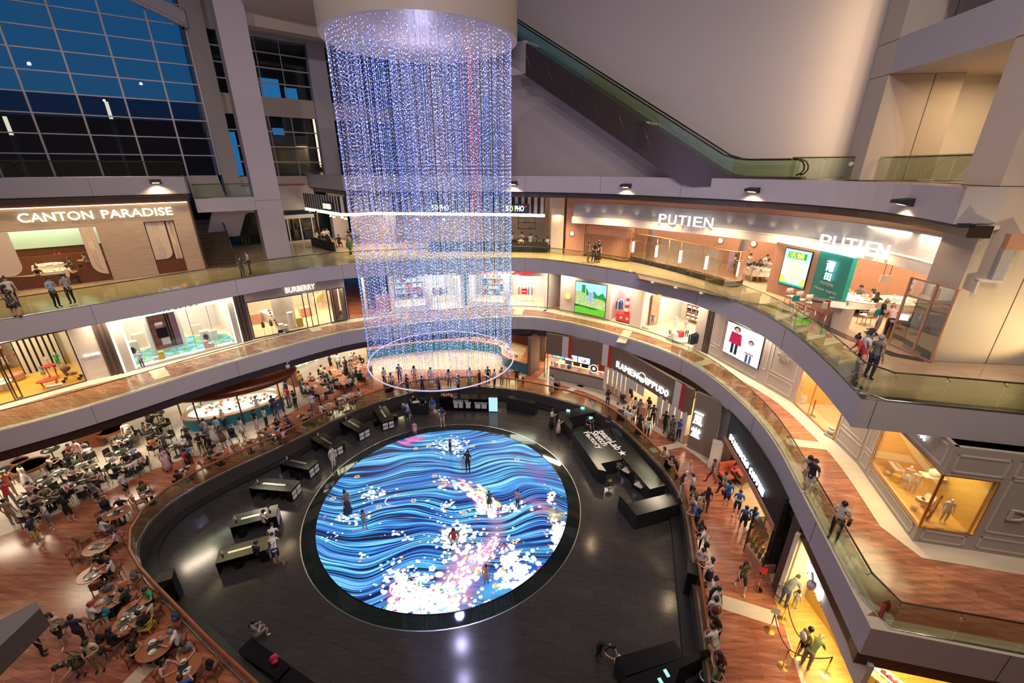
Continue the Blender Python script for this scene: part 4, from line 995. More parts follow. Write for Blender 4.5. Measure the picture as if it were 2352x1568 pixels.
def person(pos,ang,kind='stand',top='w',bot='k',hair='short',hc='k',zone='',scale=1.0,shoes='k',legs=None,extra=(),label=None,name='person',skin=None,cat='person',group=None):
 """pos: feet (x,y,z); ang: degrees, 0 = facing the camera, 90 = facing right"""
 fem=hair in('long','tail','bun','scarf');mesh,P,L,A=body_mesh(kind,fem)
 o=bpy.data.objects.new(name,mesh);COL.objects.link(o);o.location=pos;o.rotation_euler=(0,0,math.radians(ang));o.scale=(scale,)*3
 tm=CL[top][1] if top in CL else top;bm=CL[bot[0]][1];short=len(bot)>1 and bot[1]=='s';skirt=len(bot)>1 and bot[1] in 'kd'
 lm=(skin or SKIN) if(short or skirt) else bm
 sh=CL[shoes][1]
 for i,m in enumerate(((skin or SKIN),tm,bm,sh,M['eye'],lm)):
  if i<len(o.material_slots):o.material_slots[i].link='OBJECT';o.material_slots[i].material=m
 def child(nm,me,m=None):
  c=bpy.data.objects.new(nm,me);COL.objects.link(c);c.parent=o
  if m:c.material_slots[0].link='OBJECT';c.material_slots[0].material=m
  return c
 if hair!='bald':child('headscarf' if hair=='scarf' else 'cap' if hair=='cap' else 'hair',hair_mesh(hair,P,(kind,fem)),HAIRM.get(hc) or CL[hc][1])
 if skirt:
  long_=bot[1]=='d';k=('skirt',kind,long_)
  if k not in extra_mesh:
   mb=MB();p=P['pel']
   if kind.startswith('sit') or kind=='squat':mb.tube([(0,p[1]+.02,p[2]+.1),(0,p[1]-.05,p[2]+.03),(0,-.25,p[2]+.02),(0,-.45,p[2]-.02)],[.16,.19,.2,.2],8)
   else:mb.lathe([(.125,p[2]+.13),(.165,p[2]),(.19,p[2]-.15),(.235 if not long_ else.22,p[2]-.38)]+([(.28,p[2]-.72)] if long_ else[]),0,p[1]*.5,12,True,1,.8)
   extra_mesh[k]=mb.mesh('skirt',SKIN)
  child('skirt',extra_mesh[k],bm)
 for ex in extra:
  nm,col=ex;k=(nm,kind)
  if k not in extra_mesh:
   mb=MB();c=Vector(P['che']);w=Vector(A[0][3])
   if nm=='backpack':mb.ball((0,c.y+.19,c.z-.03),.16,10,7,.95,.6,1.25);mb.tube([(.09,c.y+.1,c.z+.12),(.1,c.y-.02,c.z+.17),(.1,c.y-.12,c.z+.02)],.018,5);mb.tube([(-.09,c.y+.1,c.z+.12),(-.1,c.y-.02,c.z+.17),(-.1,c.y-.12,c.z+.02)],.018,5)
   elif nm=='shoulder_bag':mb.cbox(.27,.02,P['pel'][2]+.02,.09,.24,.18,0);mb.tube([(.25,0,P['pel'][2]+.1),(.15,-.1,c.z),(-.1,-.02,c.z+.2),(.0,.12,c.z),(.24,.06,P['pel'][2]+.1)],.012,4)
   elif nm=='phone':mb.cbox(w.x,w.y-.05,w.z+.02,.075,.012,.15,0,.6)
   elif nm=='carrier_bag':mb.cbox(w.x+.01,w.y-.02,w.z-.27,.26,.1,.26);mb.tube([(w.x-.05,w.y,w.z-.14),(w.x,w.y,w.z-.03),(w.x+.06,w.y,w.z-.14)],.007,4)
   extra_mesh[k]=mb.mesh(nm,SKIN)
  child(nm,extra_mesh[k],CL[col][1])
 o['category']=cat
 if label:o['label']=label
 else:
  bw={'s':'shorts','k':'skirt','d':'long skirt'}.get(bot[1] if len(bot)>1 else '','trousers');adult='child' if scale<.8 else 'person'
  hs={'long':'long haired ','tail':'pony tailed ','cap':'capped ','scarf':'headscarfed ','bun':'bun haired ','bald':'bald '}.get(hair,'')
  cw=CL[top][0] if top in CL else 'plain'
  if kind.startswith('sit'):o['label']=f"{hs}{adult} in {cw} top {POSEW[kind]} {zone}"
  else:o['label']=f"{hs}{adult} in {cw} top, {CL[bot[0]][0]} {bw}, {POSEW[kind]} {zone}"
 if group:o['group']=group
 PEOPLE.append(o);return o
def px_of(p):
 v=(p[0],p[1],p[2]-CZ);dep=v[1]*_c-v[2]*_s;return 1176+FPX*v[0]/dep,784-FPX*(v[1]*_s+v[2]*_c)/dep
 # FURNITURE PROTOTYPES
M['chairwood']=mat('oak_chair_wood',(.24,.12,.06),.4);M['darkseat']=mat('dark_green_seat',(.012,.016,.013),.35);M['redwood']=mat('walnut_chair_wood',(.20,.065,.03),.35,noise=.2)
M['tabletop']=mat('red_wood_tabletop',(.33,.12,.05),.25,noise=.25,nscale=2,stretch=(1,6,1));M['darktop']=mat('dark_green_tabletop',(.03,.035,.03),.12);M['yellowp']=mat('yellow_paint',(.5,.36,.03),.4)
M['oak']=mat('pale_oak',(.45,.27,.16),.45);M['cushion']=mat('pale_cushion',(.50,.44,.37),.7)
FP={}
def chair_meshes(kind):
 if kind in FP:return FP[kind]
 w={'oak':M['chairwood'],'wal':M['redwood'],'yel':M['yellowp'],'pal':M['oak']}[kind];s={'oak':M['darkseat'],'wal':M['redwood'],'yel':M['yellowp'],'pal':M['cushion']}[kind]
 st=MB();st.cbox(0,-.01,.445,.44,.43,.035);st.cbox(0,-.01,.47,.40,.39,.02)
 bk=MB()
 if kind=='wal':
  n=9
  for i in range(n):pass
  bk.tube([(-.19,.2,.70),(-.1,.235,.74),(0,.245,.755),(.1,.235,.74),(.19,.2,.70)],[.055,.08,.09,.08,.055],8)
  bk.tube([(-.17,.19,.44),(-.19,.21,.70)],.014,5);bk.tube([(.17,.19,.44),(.19,.21,.70)],.014,5)
 elif kind=='yel':
  bk.tube([(-.22,.1,.72),(-.17,.2,.76),(0,.25,.78),(.17,.2,.76),(.22,.1,.72)],.022,6)
  for i in range(7):x=-.18+i*.06;y=.25-abs(x)*.45;bk.tube([(x*.9,y-.04,.45),(x,y,.76)],.011,4)
 else:
  vs=[]
  for i in range(7):
   x=-.21+i*.07;y=.215-abs(x)*abs(x)*1.2;vs+=[(x,y-.015,.50),(x,y+.02,.84),(x,y+.045,.84),(x,y+.01,.50)]
  fs=[]
  for i in range(6):
   k=i*4
   for j in range(4):fs.append((k+j,k+(j+1)%4,k+4+(j+1)%4,k+4+j))
  bk.add(vs,fs,True)
 lg=MB();lg.tube([(0,0,.44),(.02,.03,0)],[.022,.014],6)
 fr=MB();fr.tube([(-.2,-.19,.42),(.2,-.19,.42),(.2,.19,.42),(-.2,.19,.42)],.014,4,True)
 if kind=='oak':fr.tube([(-.2,.19,.42),(-.2,.22,.62)],.014,4);fr.tube([(.2,.19,.42),(.2,.22,.62)],.014,4)
 if kind=='pal':
  for s_ in(-1,1):fr.tube([(s_*.24,-.15,.42),(s_*.26,-.16,.65),(s_*.25,.1,.68),(s_*.21,.22,.7)],.017,5)
 FP[kind]=(st.mesh('seat',s),bk.mesh('backrest',s if kind!='yel' else w),lg.mesh('leg',w),fr.mesh('frame',w));return FP[kind]
CHAIRS=[]
def chair(pos,ang,kind='oak',label='',group=None,far=False):
 st,bk,lg,fr=chair_meshes(kind)
 if far:
  k='far'+kind
  if k not in FP:
   mb=MB();mats=[st.materials[0],lg.materials[0]]
   for me,mi,T in((st,0,None),(bk,0,None),(fr,1,None)):
    mb.mi(mi);mb.add([tuple(v.co) for v in me.vertices],[tuple(p.vertices) for p in me.polygons])
   mb.mi(1)
   for sx,sy in((1,1),(1,-1),(-1,1),(-1,-1)):mb.tube([(sx*.18,sy*.17,.44),(sx*.2,sy*.2,0)],.016,4)
   FP[k]=mb.mesh('chair',mats)
  o=bpy.data.objects.new('chair',FP[k]);COL.objects.link(o);o.location=pos;o.rotation_euler=(0,0,math.radians(ang))
 else:
  o=empty('chair',pos,math.radians(ang))
  mesh_obj('seat',st,o);mesh_obj('backrest',bk,o);mesh_obj('frame',fr,o)
  for sx,sy in((1,1),(1,-1),(-1,1),(-1,-1)):
   l=mesh_obj('leg',lg,o,(sx*.18,sy*.17,0));l.rotation_euler=(0,0,{(1,1):0,(-1,1):1.57,(-1,-1):3.14,(1,-1):-1.57}[(sx,sy)])
 o['label']=label;o['category']='chair'
 if group:o['group']=group
 CHAIRS.append(o);return o
TABLES=[]
def table(pos,kind='round',r=.5,rz=0,top='tabletop',label='',size=None,group=None):
 o=empty('dining_table',pos,rz);k=(kind,r,top,size)
 if k not in FP:
  tb=MB();lb=MB()
  if kind=='round':
   tb.lathe([(r-.03,.715),(r,.73),(r,.745),(r-.01,.75)],0,0,28,False);lb.lathe([(.22,0),(.22,.015),(.035,.04),(.035,.7),(.16,.715)],0,0,12,False)
  else:
   sx,sy=size;tb.cbox(0,0,.735,sx,sy,.03)
   for s in(-1,1):lb.cbox(s*(sx/2-.15),0,.02,.05,sy*.85,.04);lb.cbox(s*(sx/2-.15),sy*.38,.36,.05,.05,.7);lb.cbox(s*(sx/2-.15),-sy*.38,.36,.05,.05,.7)
  FP[k]=(tb.mesh('tabletop',M[top]),lb.mesh('table_base',M['blackm']))
 mesh_obj('tabletop',FP[k][0],o);mesh_obj('table_base',FP[k][1],o);o['label']=label;o['category']='table'
 if group:o['group']=group
 TABLES.append(o);return o
M['plate']=mat('white_china',(.7,.68,.62),.2);M['food']=mat('brown_food',(.18,.07,.02),.6);M['traym']=mat('dark_tray',(.02,.018,.016),.3);M['greentray']=mat('green_tray',(.25,.6,.05),.4)
def small_meshes():
 FP['plate']=MB().lathe([(.06,0),(.115,.018),(.12,.02),(.06,.006)],0,0,14,False).mesh('plate',M['plate'])
 FP['bowl']=MB().lathe([(.04,0),(.075,.05),(.07,.05),(.03,.02)],0,0,12,False).mesh('bowl',M['plate'])
 FP['tray']=MB().cbox(0,0,.01,.42,.3,.015).cbox(0,.148,.02,.42,.006,.02).cbox(0,-.148,.02,.42,.006,.02).cbox(.208,0,.02,.006,.3,.02).cbox(-.208,0,.02,.006,.3,.02).mesh('tray',M['traym'])
 FP['cup']=MB().lathe([(.03,0),(.042,.11),(.038,.11),(.028,.01)],0,0,10,False).mesh('cup',M['plate'])
 FP['food']=MB().ball((0,0,.03),.055,8,4,1,1,.45).mesh('food',M['food'])
small_meshes()
SMALL=[]
def small(kind,pos,rz=0,label=None,cat=None,m=None,group=None):
 o=bpy.data.objects.new(kind,FP[kind]);COL.objects.link(o);o.location=pos;o.rotation_euler=(0,0,rz)
 if m:o.material_slots[0].link='OBJECT';o.material_slots[0].material=m
 o['label']=label;o['category']=cat or kind
 if group:o['group']=group
 SMALL.append(o);return o
 # SHOP HELPERS
M['shopfloor']=plankmat('pale_shop_floor',(.62,.47,.30),(.56,.42,.26),(.4,.3,.2),2,.3,.2,.3,.003,.1)
M['ochre']=mat('ochre_carpet',(.62,.34,.05),.9,noise=.15,nscale=1.5)
M['cyanmint']=emat('mint_light_strip',(.55,1,.72),2.2)
M['stucco']=mat('speckled_stucco',(.50,.42,.35),.8,noise=.18,nscale=14)
M['panelling']=mat('grey_beige_panelling',(.42,.37,.33),.5);M['moulding']=mat('pale_moulding',(.56,.50,.43),.45)
M['browncol']=mat('brown_column',(.07,.05,.042),.4,noise=.2)
M['marblew']=mat('veined_marble',(.62,.56,.48),.2,noise=.15,nscale=1.2,stretch=(1,1,4))
M['pinkwood']=mat('pink_wood',(.50,.23,.15),.4,noise=.15);M['redp']=mat('red_paint',(.45,.03,.03),.4);M['pinkp']=mat('pink_surface',(.6,.38,.38),.5)
M['manneq']=mat('white_mannequin',(.7,.66,.6),.4);M['yellowwall']=mat('yellow_display_wall',(.72,.42,.09),.6)
M['tealp']=mat('teal_panel',(.01,.28,.24),.4);M['putwood']=mat('salmon_oak_panel',(.46,.24,.15),.5,noise=.12,nscale=2.5,stretch=(6,6,.4))
M['slats']=mat('oak_slats',(.50,.26,.15),.5);M['fabricband']=mat('grey_fabric',(.36,.34,.34),.8,noise=.06,nscale=8)
M['terrazzo']=mat('pebble_terrazzo',(.34,.24,.17),.4,noise=.75,nscale=9)
M['timber']=mat('travertine_timber',(.38,.29,.21),.4,noise=.28,nscale=1.4,stretch=(1,1,9));M['darkwood']=mat('dark_walnut',(.11,.04,.02),.3,noise=.3,nscale=2,stretch=(5,5,.6))
M['greige']=mat('greige_panel',(.55,.46,.37),.4);M['cloth']=mat('white_tablecloth',(.68,.62,.54),.7)
class Fr:
 def __init__(s,a,b):
  s.a=Vector(a);s.b=Vector(b);s.L=(s.b-s.a).length;s.u=(s.b-s.a).normalized();s.n=Vector((-s.u.y,s.u.x));s.rz=math.atan2(s.u.y,s.u.x)
 def p(s,t,o=0):q=s.a+s.u*t+s.n*o;return(q.x,q.y)
 def v(s,t,o,z):q=s.a+s.u*t+s.n*o;return Vector((q.x,q.y,z))
 def px(s,x,y,o=0):
  A=s.p(0,o);B=s.p(1,o);q=W(x,y,A,B);return(q.x-A[0])*s.u.x+(q.y-A[1])*s.u.y,q.z
 def fl(s,x,y,z):
  g=Vector(G(x,y,z))-s.a;return g.dot(s.u),g.dot(s.n)
 @property
 def ux(s):return Vector((s.u.x,s.u.y,0))
def front(fr,s0,s1,z0,z1,th,m,opens=(),name='wall_shop',off=0):
 mb=MB();c=s0
 for(a,b,zb,zt) in sorted(opens):
  if a>c:mb.wall(fr.p(c,off),fr.p(a,off),z0,z1,th)
  if zb>z0+.01:mb.wall(fr.p(a,off),fr.p(b,off),z0,zb,th)
  if zt<z1-.01:mb.wall(fr.p(a,off),fr.p(b,off),zt,z1,th)
  c=b
 if c<s1:mb.wall(fr.p(c,off),fr.p(s1,off),z0,z1,th)
 return struct(mb.build(name,M[m] if isinstance(m,str) else m))
def room(fr,s0,s1,z0,z1,depth,wall_m,floor_m,energy=250,color=WARM2,fz=.012,off=.15,lights=1):
 struct(MB().wall(fr.p(s0,depth),fr.p(s1,depth),z0,z1,.1).build('wall_shop',M[wall_m]))
 struct(MB().wall(fr.p(s0,off),fr.p(s0,depth),z0,z1,.1,1).build('wall_shop',M[wall_m]))
 struct(MB().wall(fr.p(s1,off),fr.p(s1,depth),z0,z1,.1,-1).build('wall_shop',M[wall_m]))
 struct(MB().prism([fr.p(s0,off-.1),fr.p(s1,off-.1),fr.p(s1,depth),fr.p(s0,depth)],z0,z0+fz).build('floor',M[floor_m]))
 struct(MB().prism([fr.p(s0,off),fr.p(s1,off),fr.p(s1,depth),fr.p(s0,depth)],z1-.03,z1).build('ceiling',M['whitewall']))
 for i in range(lights):
  c=fr.p(s0+(s1-s0)*(i+.5)/lights,depth*.45);area('shop_ceiling_light',(c[0],c[1],z1-.06),(0,0,fr.rz),(s1-s0)*.8/lights,depth*.6,energy/lights,color)
def frames(fr,ss,z0,z1,m='blackm',w=.05,off=-.03,name='window_frame',rails=(),parent=None,glass=True,d=.08):
 mb=MB()
 for s in ss:mb.wall(fr.p(s-w/2,off),fr.p(s+w/2,off),z0,z1,d)
 for z in(z0,z1)+tuple(rails):mb.wall(fr.p(ss[0],off),fr.p(ss[-1],off),z-w/2,z+w/2,d)
 o=struct(mb.build('window_20',M[m]))
 if glass:g=MB().wall(fr.p(ss[0],off+.02),fr.p(ss[-1],off+.02),z0,z1,.012).build('pane',M['shopglass'],o)
 return o
def moulding(fr,s0,s1,z0,z1,off=-.02,w=.06):
 mb=MB()
 for(a,b,c,d) in((s0,s1,z0,z0+w),(s0,s1,z1-w,z1),(s0,s0+w,z0,z1),(s1-w,s1,z0,z1)):mb.wall(fr.p(a,off),fr.p(b,off),c,d,.03)
 return struct(mb.build('trim_20',M['moulding']))
def sign(fr,txt,s0,s1,z0,h,m,label,off=-.06,ext=.03,bold=.0,name='shop_sign',th=None,rise=0):
 mb=MB();put_text(mb,txt,fr.v(s0,off,z0),fr.ux,(0,0,1),s1-s0,h,ext,bold)
 o=mb.build(name,M[m]);return tag(o,label,'sign')
def box_thing(name,pos,size,m,rz,label,cat,group=None):
 mb=MB();sx,sy,sz=size;mb.cbox(0,0,sz/2,sx,sy,sz);o=mb.build(name,M[m] if isinstance(m,str) else m,None,pos,rz);return tag(o,label,cat,group)
def garment_rail(pos,rz,w,cols,label,h=1.45,n=10):
 r=empty('clothes_rail',pos,rz,label,'clothes rail');mb=MB()
 for s in(-1,1):mb.tube([(s*w/2,0,0),(s*w/2,0,h)],.02,5)
 mb.tube([(-w/2,0,h),(w/2,0,h)],.02,5);mb.build('rail_frame',M['metal'],r)
 for i in range(n):
  x=-w/2+.1+(w-.2)*i/max(1,n-1);g=MB();g.add([(x-.03,-.03,h-.05),(x+.03,-.03,h-.05),(x+.03,.03,h-.05),(x-.03,.03,h-.05),(x-.035,-.2,h-.15),(x+.035,-.2,h-.15),(x+.035,.2,h-.15),(x-.035,.2,h-.15),(x-.04,-.18,h-.8),(x+.04,-.18,h-.8),(x+.04,.18,h-.8),(x-.04,.18,h-.8)],[(0,1,5,4),(1,2,6,5),(2,3,7,6),(3,0,4,7),(4,5,9,8),(5,6,10,9),(6,7,11,10),(7,4,8,11),(0,3,2,1),(8,9,10,11)])
  o=g.build('hanging_garment',CL[cols[i%len(cols)]][1]);o.location=pos;o.rotation_euler=(0,0,rz);tag(o,'small garment hanging on the '+label[:1].lower()+label[1:] if len(label.split())<10 else label,'clothes','garments on the '+label)
 return r
def shelf_unit(pos,rz,w,h,rows,cols,m,label,fill='wcb',d=.35,fillh=.14,cat='shelf'):
 r=empty('display_shelf',pos,rz,label,cat);mb=MB()
 mb.cbox(0,d/2,h/2,w,.03,h)
 for i in range(rows+1):mb.cbox(0,0,.04+(h-.08)*i/rows,w,d,.03)
 for j in range(cols+1):mb.cbox(-w/2+w*j/cols,0,h/2,.03,d,h)
 mb.build('shelf_frame',M[m] if isinstance(m,str) else m,r);rr=random.Random(len(label))
 for i in range(rows):
  for j in range(cols):
   o=bpy.data.objects.new('folded_clothes',FP['fold']);COL.objects.link(o);o.scale=(w/cols*.7,d*.8,fillh);o.location=Vector(pos)+Matrix.Rotation(rz,3,'Z')@Vector((-w/2+w*(j+.5)/cols,-.02,.055+(h-.08)*i/rows));o.rotation_euler=(0,0,rz)
   o.material_slots[0].link='OBJECT';o.material_slots[0].material=CL[fill[rr.randrange(len(fill))]][1];tag(o,'folded clothes stack on the '+label,'clothes','folded clothes on the '+label)
 return r
FP['fold']=MB().cbox(0,0,.18,1,1,.3).cbox(0,.02,.5,.94,.94,.3).cbox(.01,0,.82,.9,.92,.28).mesh('folded_clothes',M['cloth'])
def mannequin(pos,ang,top,bot,label,sc=.75,kind='stand'):
 return person(pos,ang,kind,top,bot,'bald','k','',sc,'w',None,(),label,'mannequin',M['manneq'],'mannequin')
def screen_picture(fr,s0,s1,z0,z1,label,paint,off=-.05,nx=60,ny=60,st=1.0,name='wall_screen',cat='screen',th=.06):
 """flat lit screen: painted cell by cell with paint(u,v)->rgb"""
 r=empty(name,fr.v(s0,off,z0),fr.rz,label,cat);w=s1-s0;h=z1-z0
 MB().box(-.04,w+.04,.0,th,-.04,h+.04).build('screen_frame',M['blackm'],r)
 V=[];F=[];C=[]
 for j in range(ny+1):
  for i in range(nx+1):V.append((w*i/nx,-.006,h*j/ny));C.append((*paint(i/nx,j/ny),1))
 for j in range(ny):
  for i in range(nx):a=j*(nx+1)+i;F.append((a,a+1,a+nx+2,a+nx+1))
 me=bpy.data.meshes.new('picture');me.from_pydata(V,[],F);at=me.color_attributes.new('pic','FLOAT_COLOR','POINT');at.data.foreach_set('color',[x for c in C for x in c])
 k='scr%.2f'%st
 if k not in MATS:
  m=bpy.data.materials.new('lit_picture');m.use_nodes=True;n=m.node_tree.nodes;n.remove(n['Principled BSDF']);e=n.new('ShaderNodeEmission');e.inputs[1].default_value=st
  v=n.new('ShaderNodeVertexColor');v.layer_name='pic';m.node_tree.links.new(v.outputs[0],e.inputs[0]);m.node_tree.links.new(e.outputs[0],n['Material Output'].inputs[0]);MATS[k]=m
 me.materials.append(MATS[k]);mesh_obj('picture',me,r);return r
def walkway_fill(path,off,z,step,energy,color=WARM2,size=2.2,s0=2,s1=None,spread=150):
 L=polylen(path)[-1] if s1 is None else s1;s=s0;P=offset(path,off)
 while s<L:
  p,d=at_len(P,s);area('walkway_fill_light',(p[0],p[1],z),(0,0,math.atan2(d[1],d[0])),size,.6,energy,color,spread);s+=step  # added area lights without fixtures, they brighten the floors below
walkway_fill(E2s[:-3],1.6,Z2-1.16,5.5,150)
walkway_fill(E1s[:-3],3.2,Z1-1.6,5.0,150,(1,.80,.58))
_f=Fr(G(260,643,Z2),G(473,618,Z2))
for i in range(5):area('facade_fill_light',_f.v(-7+i*3,-.9,15.95),(math.radians(-38),0,_f.rz),2.4,.2,75,WARM)  # added fill lights to lift the dim timber facade, no lamps there
spot('atrium_downlight',(-12,8,34),(-24,25,11),5200,WARM,42,.8,.15);spot('atrium_downlight',(8,4,34),(15,17,11),3200,WARM,45,.8,.15);spot('atrium_downlight',(-6,2,34),(-17,12,1),2600,WARM,45,.8,.15)
walkway_fill(E3r[:-3],.8,ZB3-.5,4.0,170,WARM,2.0,2,None,85)
walkway_fill(E1s[:-3],9.0,Z1-1.45,7.0,130,(1,.84,.64))
# L1 SHOPS, LEFT SIDE
ZT=Z2-FA
SP=[G(*p,Z1) for p in S1p]
g0=Fr(SP[0],SP[1])
front(g0,-9,2.4,Z1,ZT,.15,'marblew',[(-9,2.3,Z1+.03,9.3)])
front(Fr(SP[1],SP[2]),0,1.02,Z1,ZT,.15,'marblew');f12=Fr(SP[1],SP[2]);f23=Fr(SP[2],SP[3])
def ribbed(fr,s0,s1,z0,z1):
 mb=MB();n=5
 for i in range(n):
  a=s0+(s1-s0)*i/n;mb.wall(fr.p(a,-.05 if i%2==0 else.03),fr.p(a+(s1-s0)/n,-.05 if i%2==0 else.03),z0,z1,.25)
 struct(mb.build('wall_shop',M['browncol']))
ribbed(f12,1.02,1.65,Z1,ZT)
frames(g0,[-9,-4.6,-.65,2.3],Z1+.03,9.3,'dmetal',.06)
frames(g0,[-.55,-.35],Z1+.03,9.3,'dmetal',.07,.25,glass=False)
room(g0,-9,2.35,Z1,ZT-.1,6.5,'marblew','ochre',520,(1,.83,.58),lights=2)
sign(f12,'GUCCI',.2,.92,7.52,.15,'sign_white','small white letters GUCCI on the veined marble panel',-.03,.02)
mb=MB()
for i in range(7):
 s=.3+i*.27;mb.wall(g0.p(s,4.2),g0.p(s+.17,4.2),Z1,ZT-.15,.06)
tag(mb.build('slatted_screen',M['cloth']),'tall cream and black striped screen at the back of the ochre floored shop','screen')
tag(MB().wall(g0.p(.25,4.3),g0.p(2.15,4.3),Z1,ZT-.12,.04).build('backdrop_wall',M['blackm']),'black backdrop wall behind the cream striped screen','wall')
shelf_unit((*g0.p(-1.0,6.1),Z1+.4),g0.rz,1.9,2.2,2,5,'pinkwood','wooden wall niche shelf in the ochre floored shop','wwcpr',fillh=.5)
shelf_unit((*g0.p(-4.2,6.1),Z1+.4),g0.rz,2.6,2.2,3,5,'pinkwood','long wall shelf at the left end of the ochre floored shop','wcrk',fillh=.3)
def fpos(fr,x,y,z):return Gv(x,y,z)
def curvy_table(pos,w,d,h,label):
 r=empty('red_table',pos,g0.rz,label,'table');MB().lathe([(w/2-.02,h-.05),(w/2,h-.02),(w/2,h)],0,0,20,False,1,d/w).build('tabletop',M['redp'],r)
 for a in(45,135,225,315):
  x,y=math.cos(math.radians(a))*w*.36,math.sin(math.radians(a))*d*.36
  MB().tube([(x,y,h-.04),(x*1.25,y*1.25,h*.7),(x*.95,y*.95,h*.3),(x*1.2,y*1.2,0)],[.035,.03,.02,.025],6).build('leg',M['redp'],r)
 return r
curvy_table(Gv(118,889,Z1+.01),1.05,.6,.5,'red curvy legged table with folded clothes in the front window')
curvy_table(Gv(112,873,Z1+.01)+Vector((0,.35,0)),.6,.6,.85,'taller red table just behind the low red window table')
box_thing('folded_cloth',Gv(118,889,Z1+.51),(.35,.2,.1),CL['l'][1],.5,'folded pale blue baby clothes on the low red table','clothes')
box_thing('folded_cloth',Gv(118,889,Z1+.51)+Vector((.3,.15,0)),(.3,.2,.12),CL['c'][1],.6,'folded cream baby clothes on the low red table','clothes')
for(x,y,t,b,lab,s) in((104,868,'s','sk','small mannequin in striped dress between the red tables',.55),(117,852,'c','ps','mannequin in cream jacket before the striped screen',.62),(140,846,'G','Gs','mannequin in green patterned shirt and shorts before the striped screen',.68),(147,804,'r','wk','mannequin in red dress deep in the ochre floored shop',.7)):
 mannequin(Gv(x,y,Z1+.02),20,t,b,lab,s)
person(Gv(68,852,Z1+.02),250,'bend','r','w','tail','k','',1,'k',None,(),'shopper in red top and white trousers bending over in the ochre floored shop')
def stroller(pos,rz,m,label,sc=1):
 r=empty('stroller',pos,rz,label,'stroller')
 MB().tube([(-.22,-.35,.1),(-.2,.1,.55),(-.2,.45,1.0),(.2,.45,1.0),(.2,.1,.55),(.22,-.35,.1)],.016,5).tube([(-.22,.35,.1),(-.2,-.1,.5)],.016,5).tube([(.22,.35,.1),(.2,-.1,.5)],.016,5).build('frame',M['metal'],r)
 MB().add([(-.18,-.25,.42),(.18,-.25,.42),(.18,.12,.4),(-.18,.12,.4),(-.18,.26,.82),(.18,.26,.82),(.18,.3,.8),(-.18,.3,.8),(-.18,.16,.34),(.18,.16,.34),(.18,-.25,.36),(-.18,-.25,.36)],[(0,1,2,3),(3,2,5,4),(4,5,6,7),(7,6,9,8),(8,9,10,11),(11,10,1,0),(0,3,8,11),(3,4,7,8),(1,10,9,2),(2,9,6,5)]).build('seat',m,r)
 h=MB();h.ball((0,.12,.78),.24,10,5,.85,1,.7);h.build('hood',m,r)
 for sx in(-.22,.22):
  for sy in(-.35,.35):MB().lathe([(.09,-.02),(.09,.02)],0,0,12,False).build('wheel',M['blackm'],r,(sx,sy,.09)).rotation_euler=(0,1.5708,0)
 r.scale=(sc,)*3;return r
stroller(Gv(168,872,Z1+.02),g0.rz+1.2,CL['B'][1],'brown stroller parked in the front window of the ochre floored shop',1)
box_thing('white_table',Gv(8,893,Z1+.02),(.55,.55,.6),'cloth',.3,'white cube pedestal at the far left of the ochre floored shop','pedestal')
mb=MB().lathe([(.42,0),(.45,.03),(.45,.06)],0,0,20,False).lathe([(.04,-.45),(.04,0)],0,0,8);tag(mb.build('round_table',M['cloth'],None,Gv(2,880,Z1+.5)),'round white table top above the white cube at the picture edge','table')
mb=MB().lathe([(.38,0),(.42,.1),(.42,.38),(.36,.45)],0,0,18);tag(mb.build('ottoman',M['pinkwood'],None,Gv(38,872,Z1+.02)),'round ochre upholstered ottoman in the ochre floored shop','ottoman')
# mint framed shop
front(f23,0,f23.L,Z1,ZT,.18,'panelling',[(.72,6.35,6.1,9.27)])
frames(f23,[.72,1.9,2.95,4.05,5.2,6.35],6.1,9.27,'metal',.02,.04)
mb=MB()
for(a,b,c,d) in((.62,.72,6.1,9.35),(6.35,6.45,6.1,9.35),(.62,6.45,9.27,9.36)):mb.wall(f23.p(a,-.03),f23.p(b,-.03),c,d,.05)
for s in(.06,6.82):mb.wall(f23.p(s,-.03),f23.p(s+.09,-.03),6.05,9.7,.05)
struct(mb.build('trim_22',M['cyanmint']))
sign(f23,'EMPORIO ARMANI',1.6,5.3,9.42,.26,'sign_warm','long warm lit sign over the mint framed shop, half hidden by the slab',-.05,.03)
room(f23,.1,6.9,Z1,ZT-.1,6,'whitewall','shopfloor',520,(1,.92,.8),lights=2)
m=bpy.data.materials.new('green_hexagon_carpet');m.use_nodes=True;n=m.node_tree.nodes;l=m.node_tree.links;vo=n.new('ShaderNodeTexVoronoi');vo.inputs['Scale'].default_value=2.6;vo.inputs['Randomness'].default_value=.35;t=n.new('ShaderNodeTexCoord');l.new(t.outputs['Object'],vo.inputs['Vector'])
sr=n.new('ShaderNodeSeparateColor');l.new(vo.outputs['Color'],sr.inputs[0]);rp=n.new('ShaderNodeValToRGB');rp.color_ramp.interpolation='CONSTANT';l.new(sr.outputs[0],rp.inputs[0]);e_=rp.color_ramp.elements;e_[0].color=(.04,.22,.28,1);e_[1].position=.3;e_[1].color=(.12,.26,.1,1)
for p,c in((.55,(.1,.34,.42,1)),(.75,(.2,.36,.3,1)),(.88,(.04,.16,.22,1))):k=e_.new(p);k.color=c
l.new(rp.outputs[0],n['Principled BSDF'].inputs['Base Color']);n['Principled BSDF'].inputs['Roughness'].default_value=.9;M['hexcarpet']=m
struct(MB().prism([f23.p(.3,.6),f23.p(6.6,.6),f23.p(6.6,3.0),f23.p(4.6,4.4),f23.p(1.2,3.6),f23.p(.3,3.2)],Z1+.012,Z1+.02).build('floor',m))
tag(MB().wall(f23.p(.75,.12),f23.p(6.3,.12),Z1+.02,Z1+.12,.5).build('window_plinth',M['whitewall']),'low white plinth along the inside of the mint framed window','plinth')
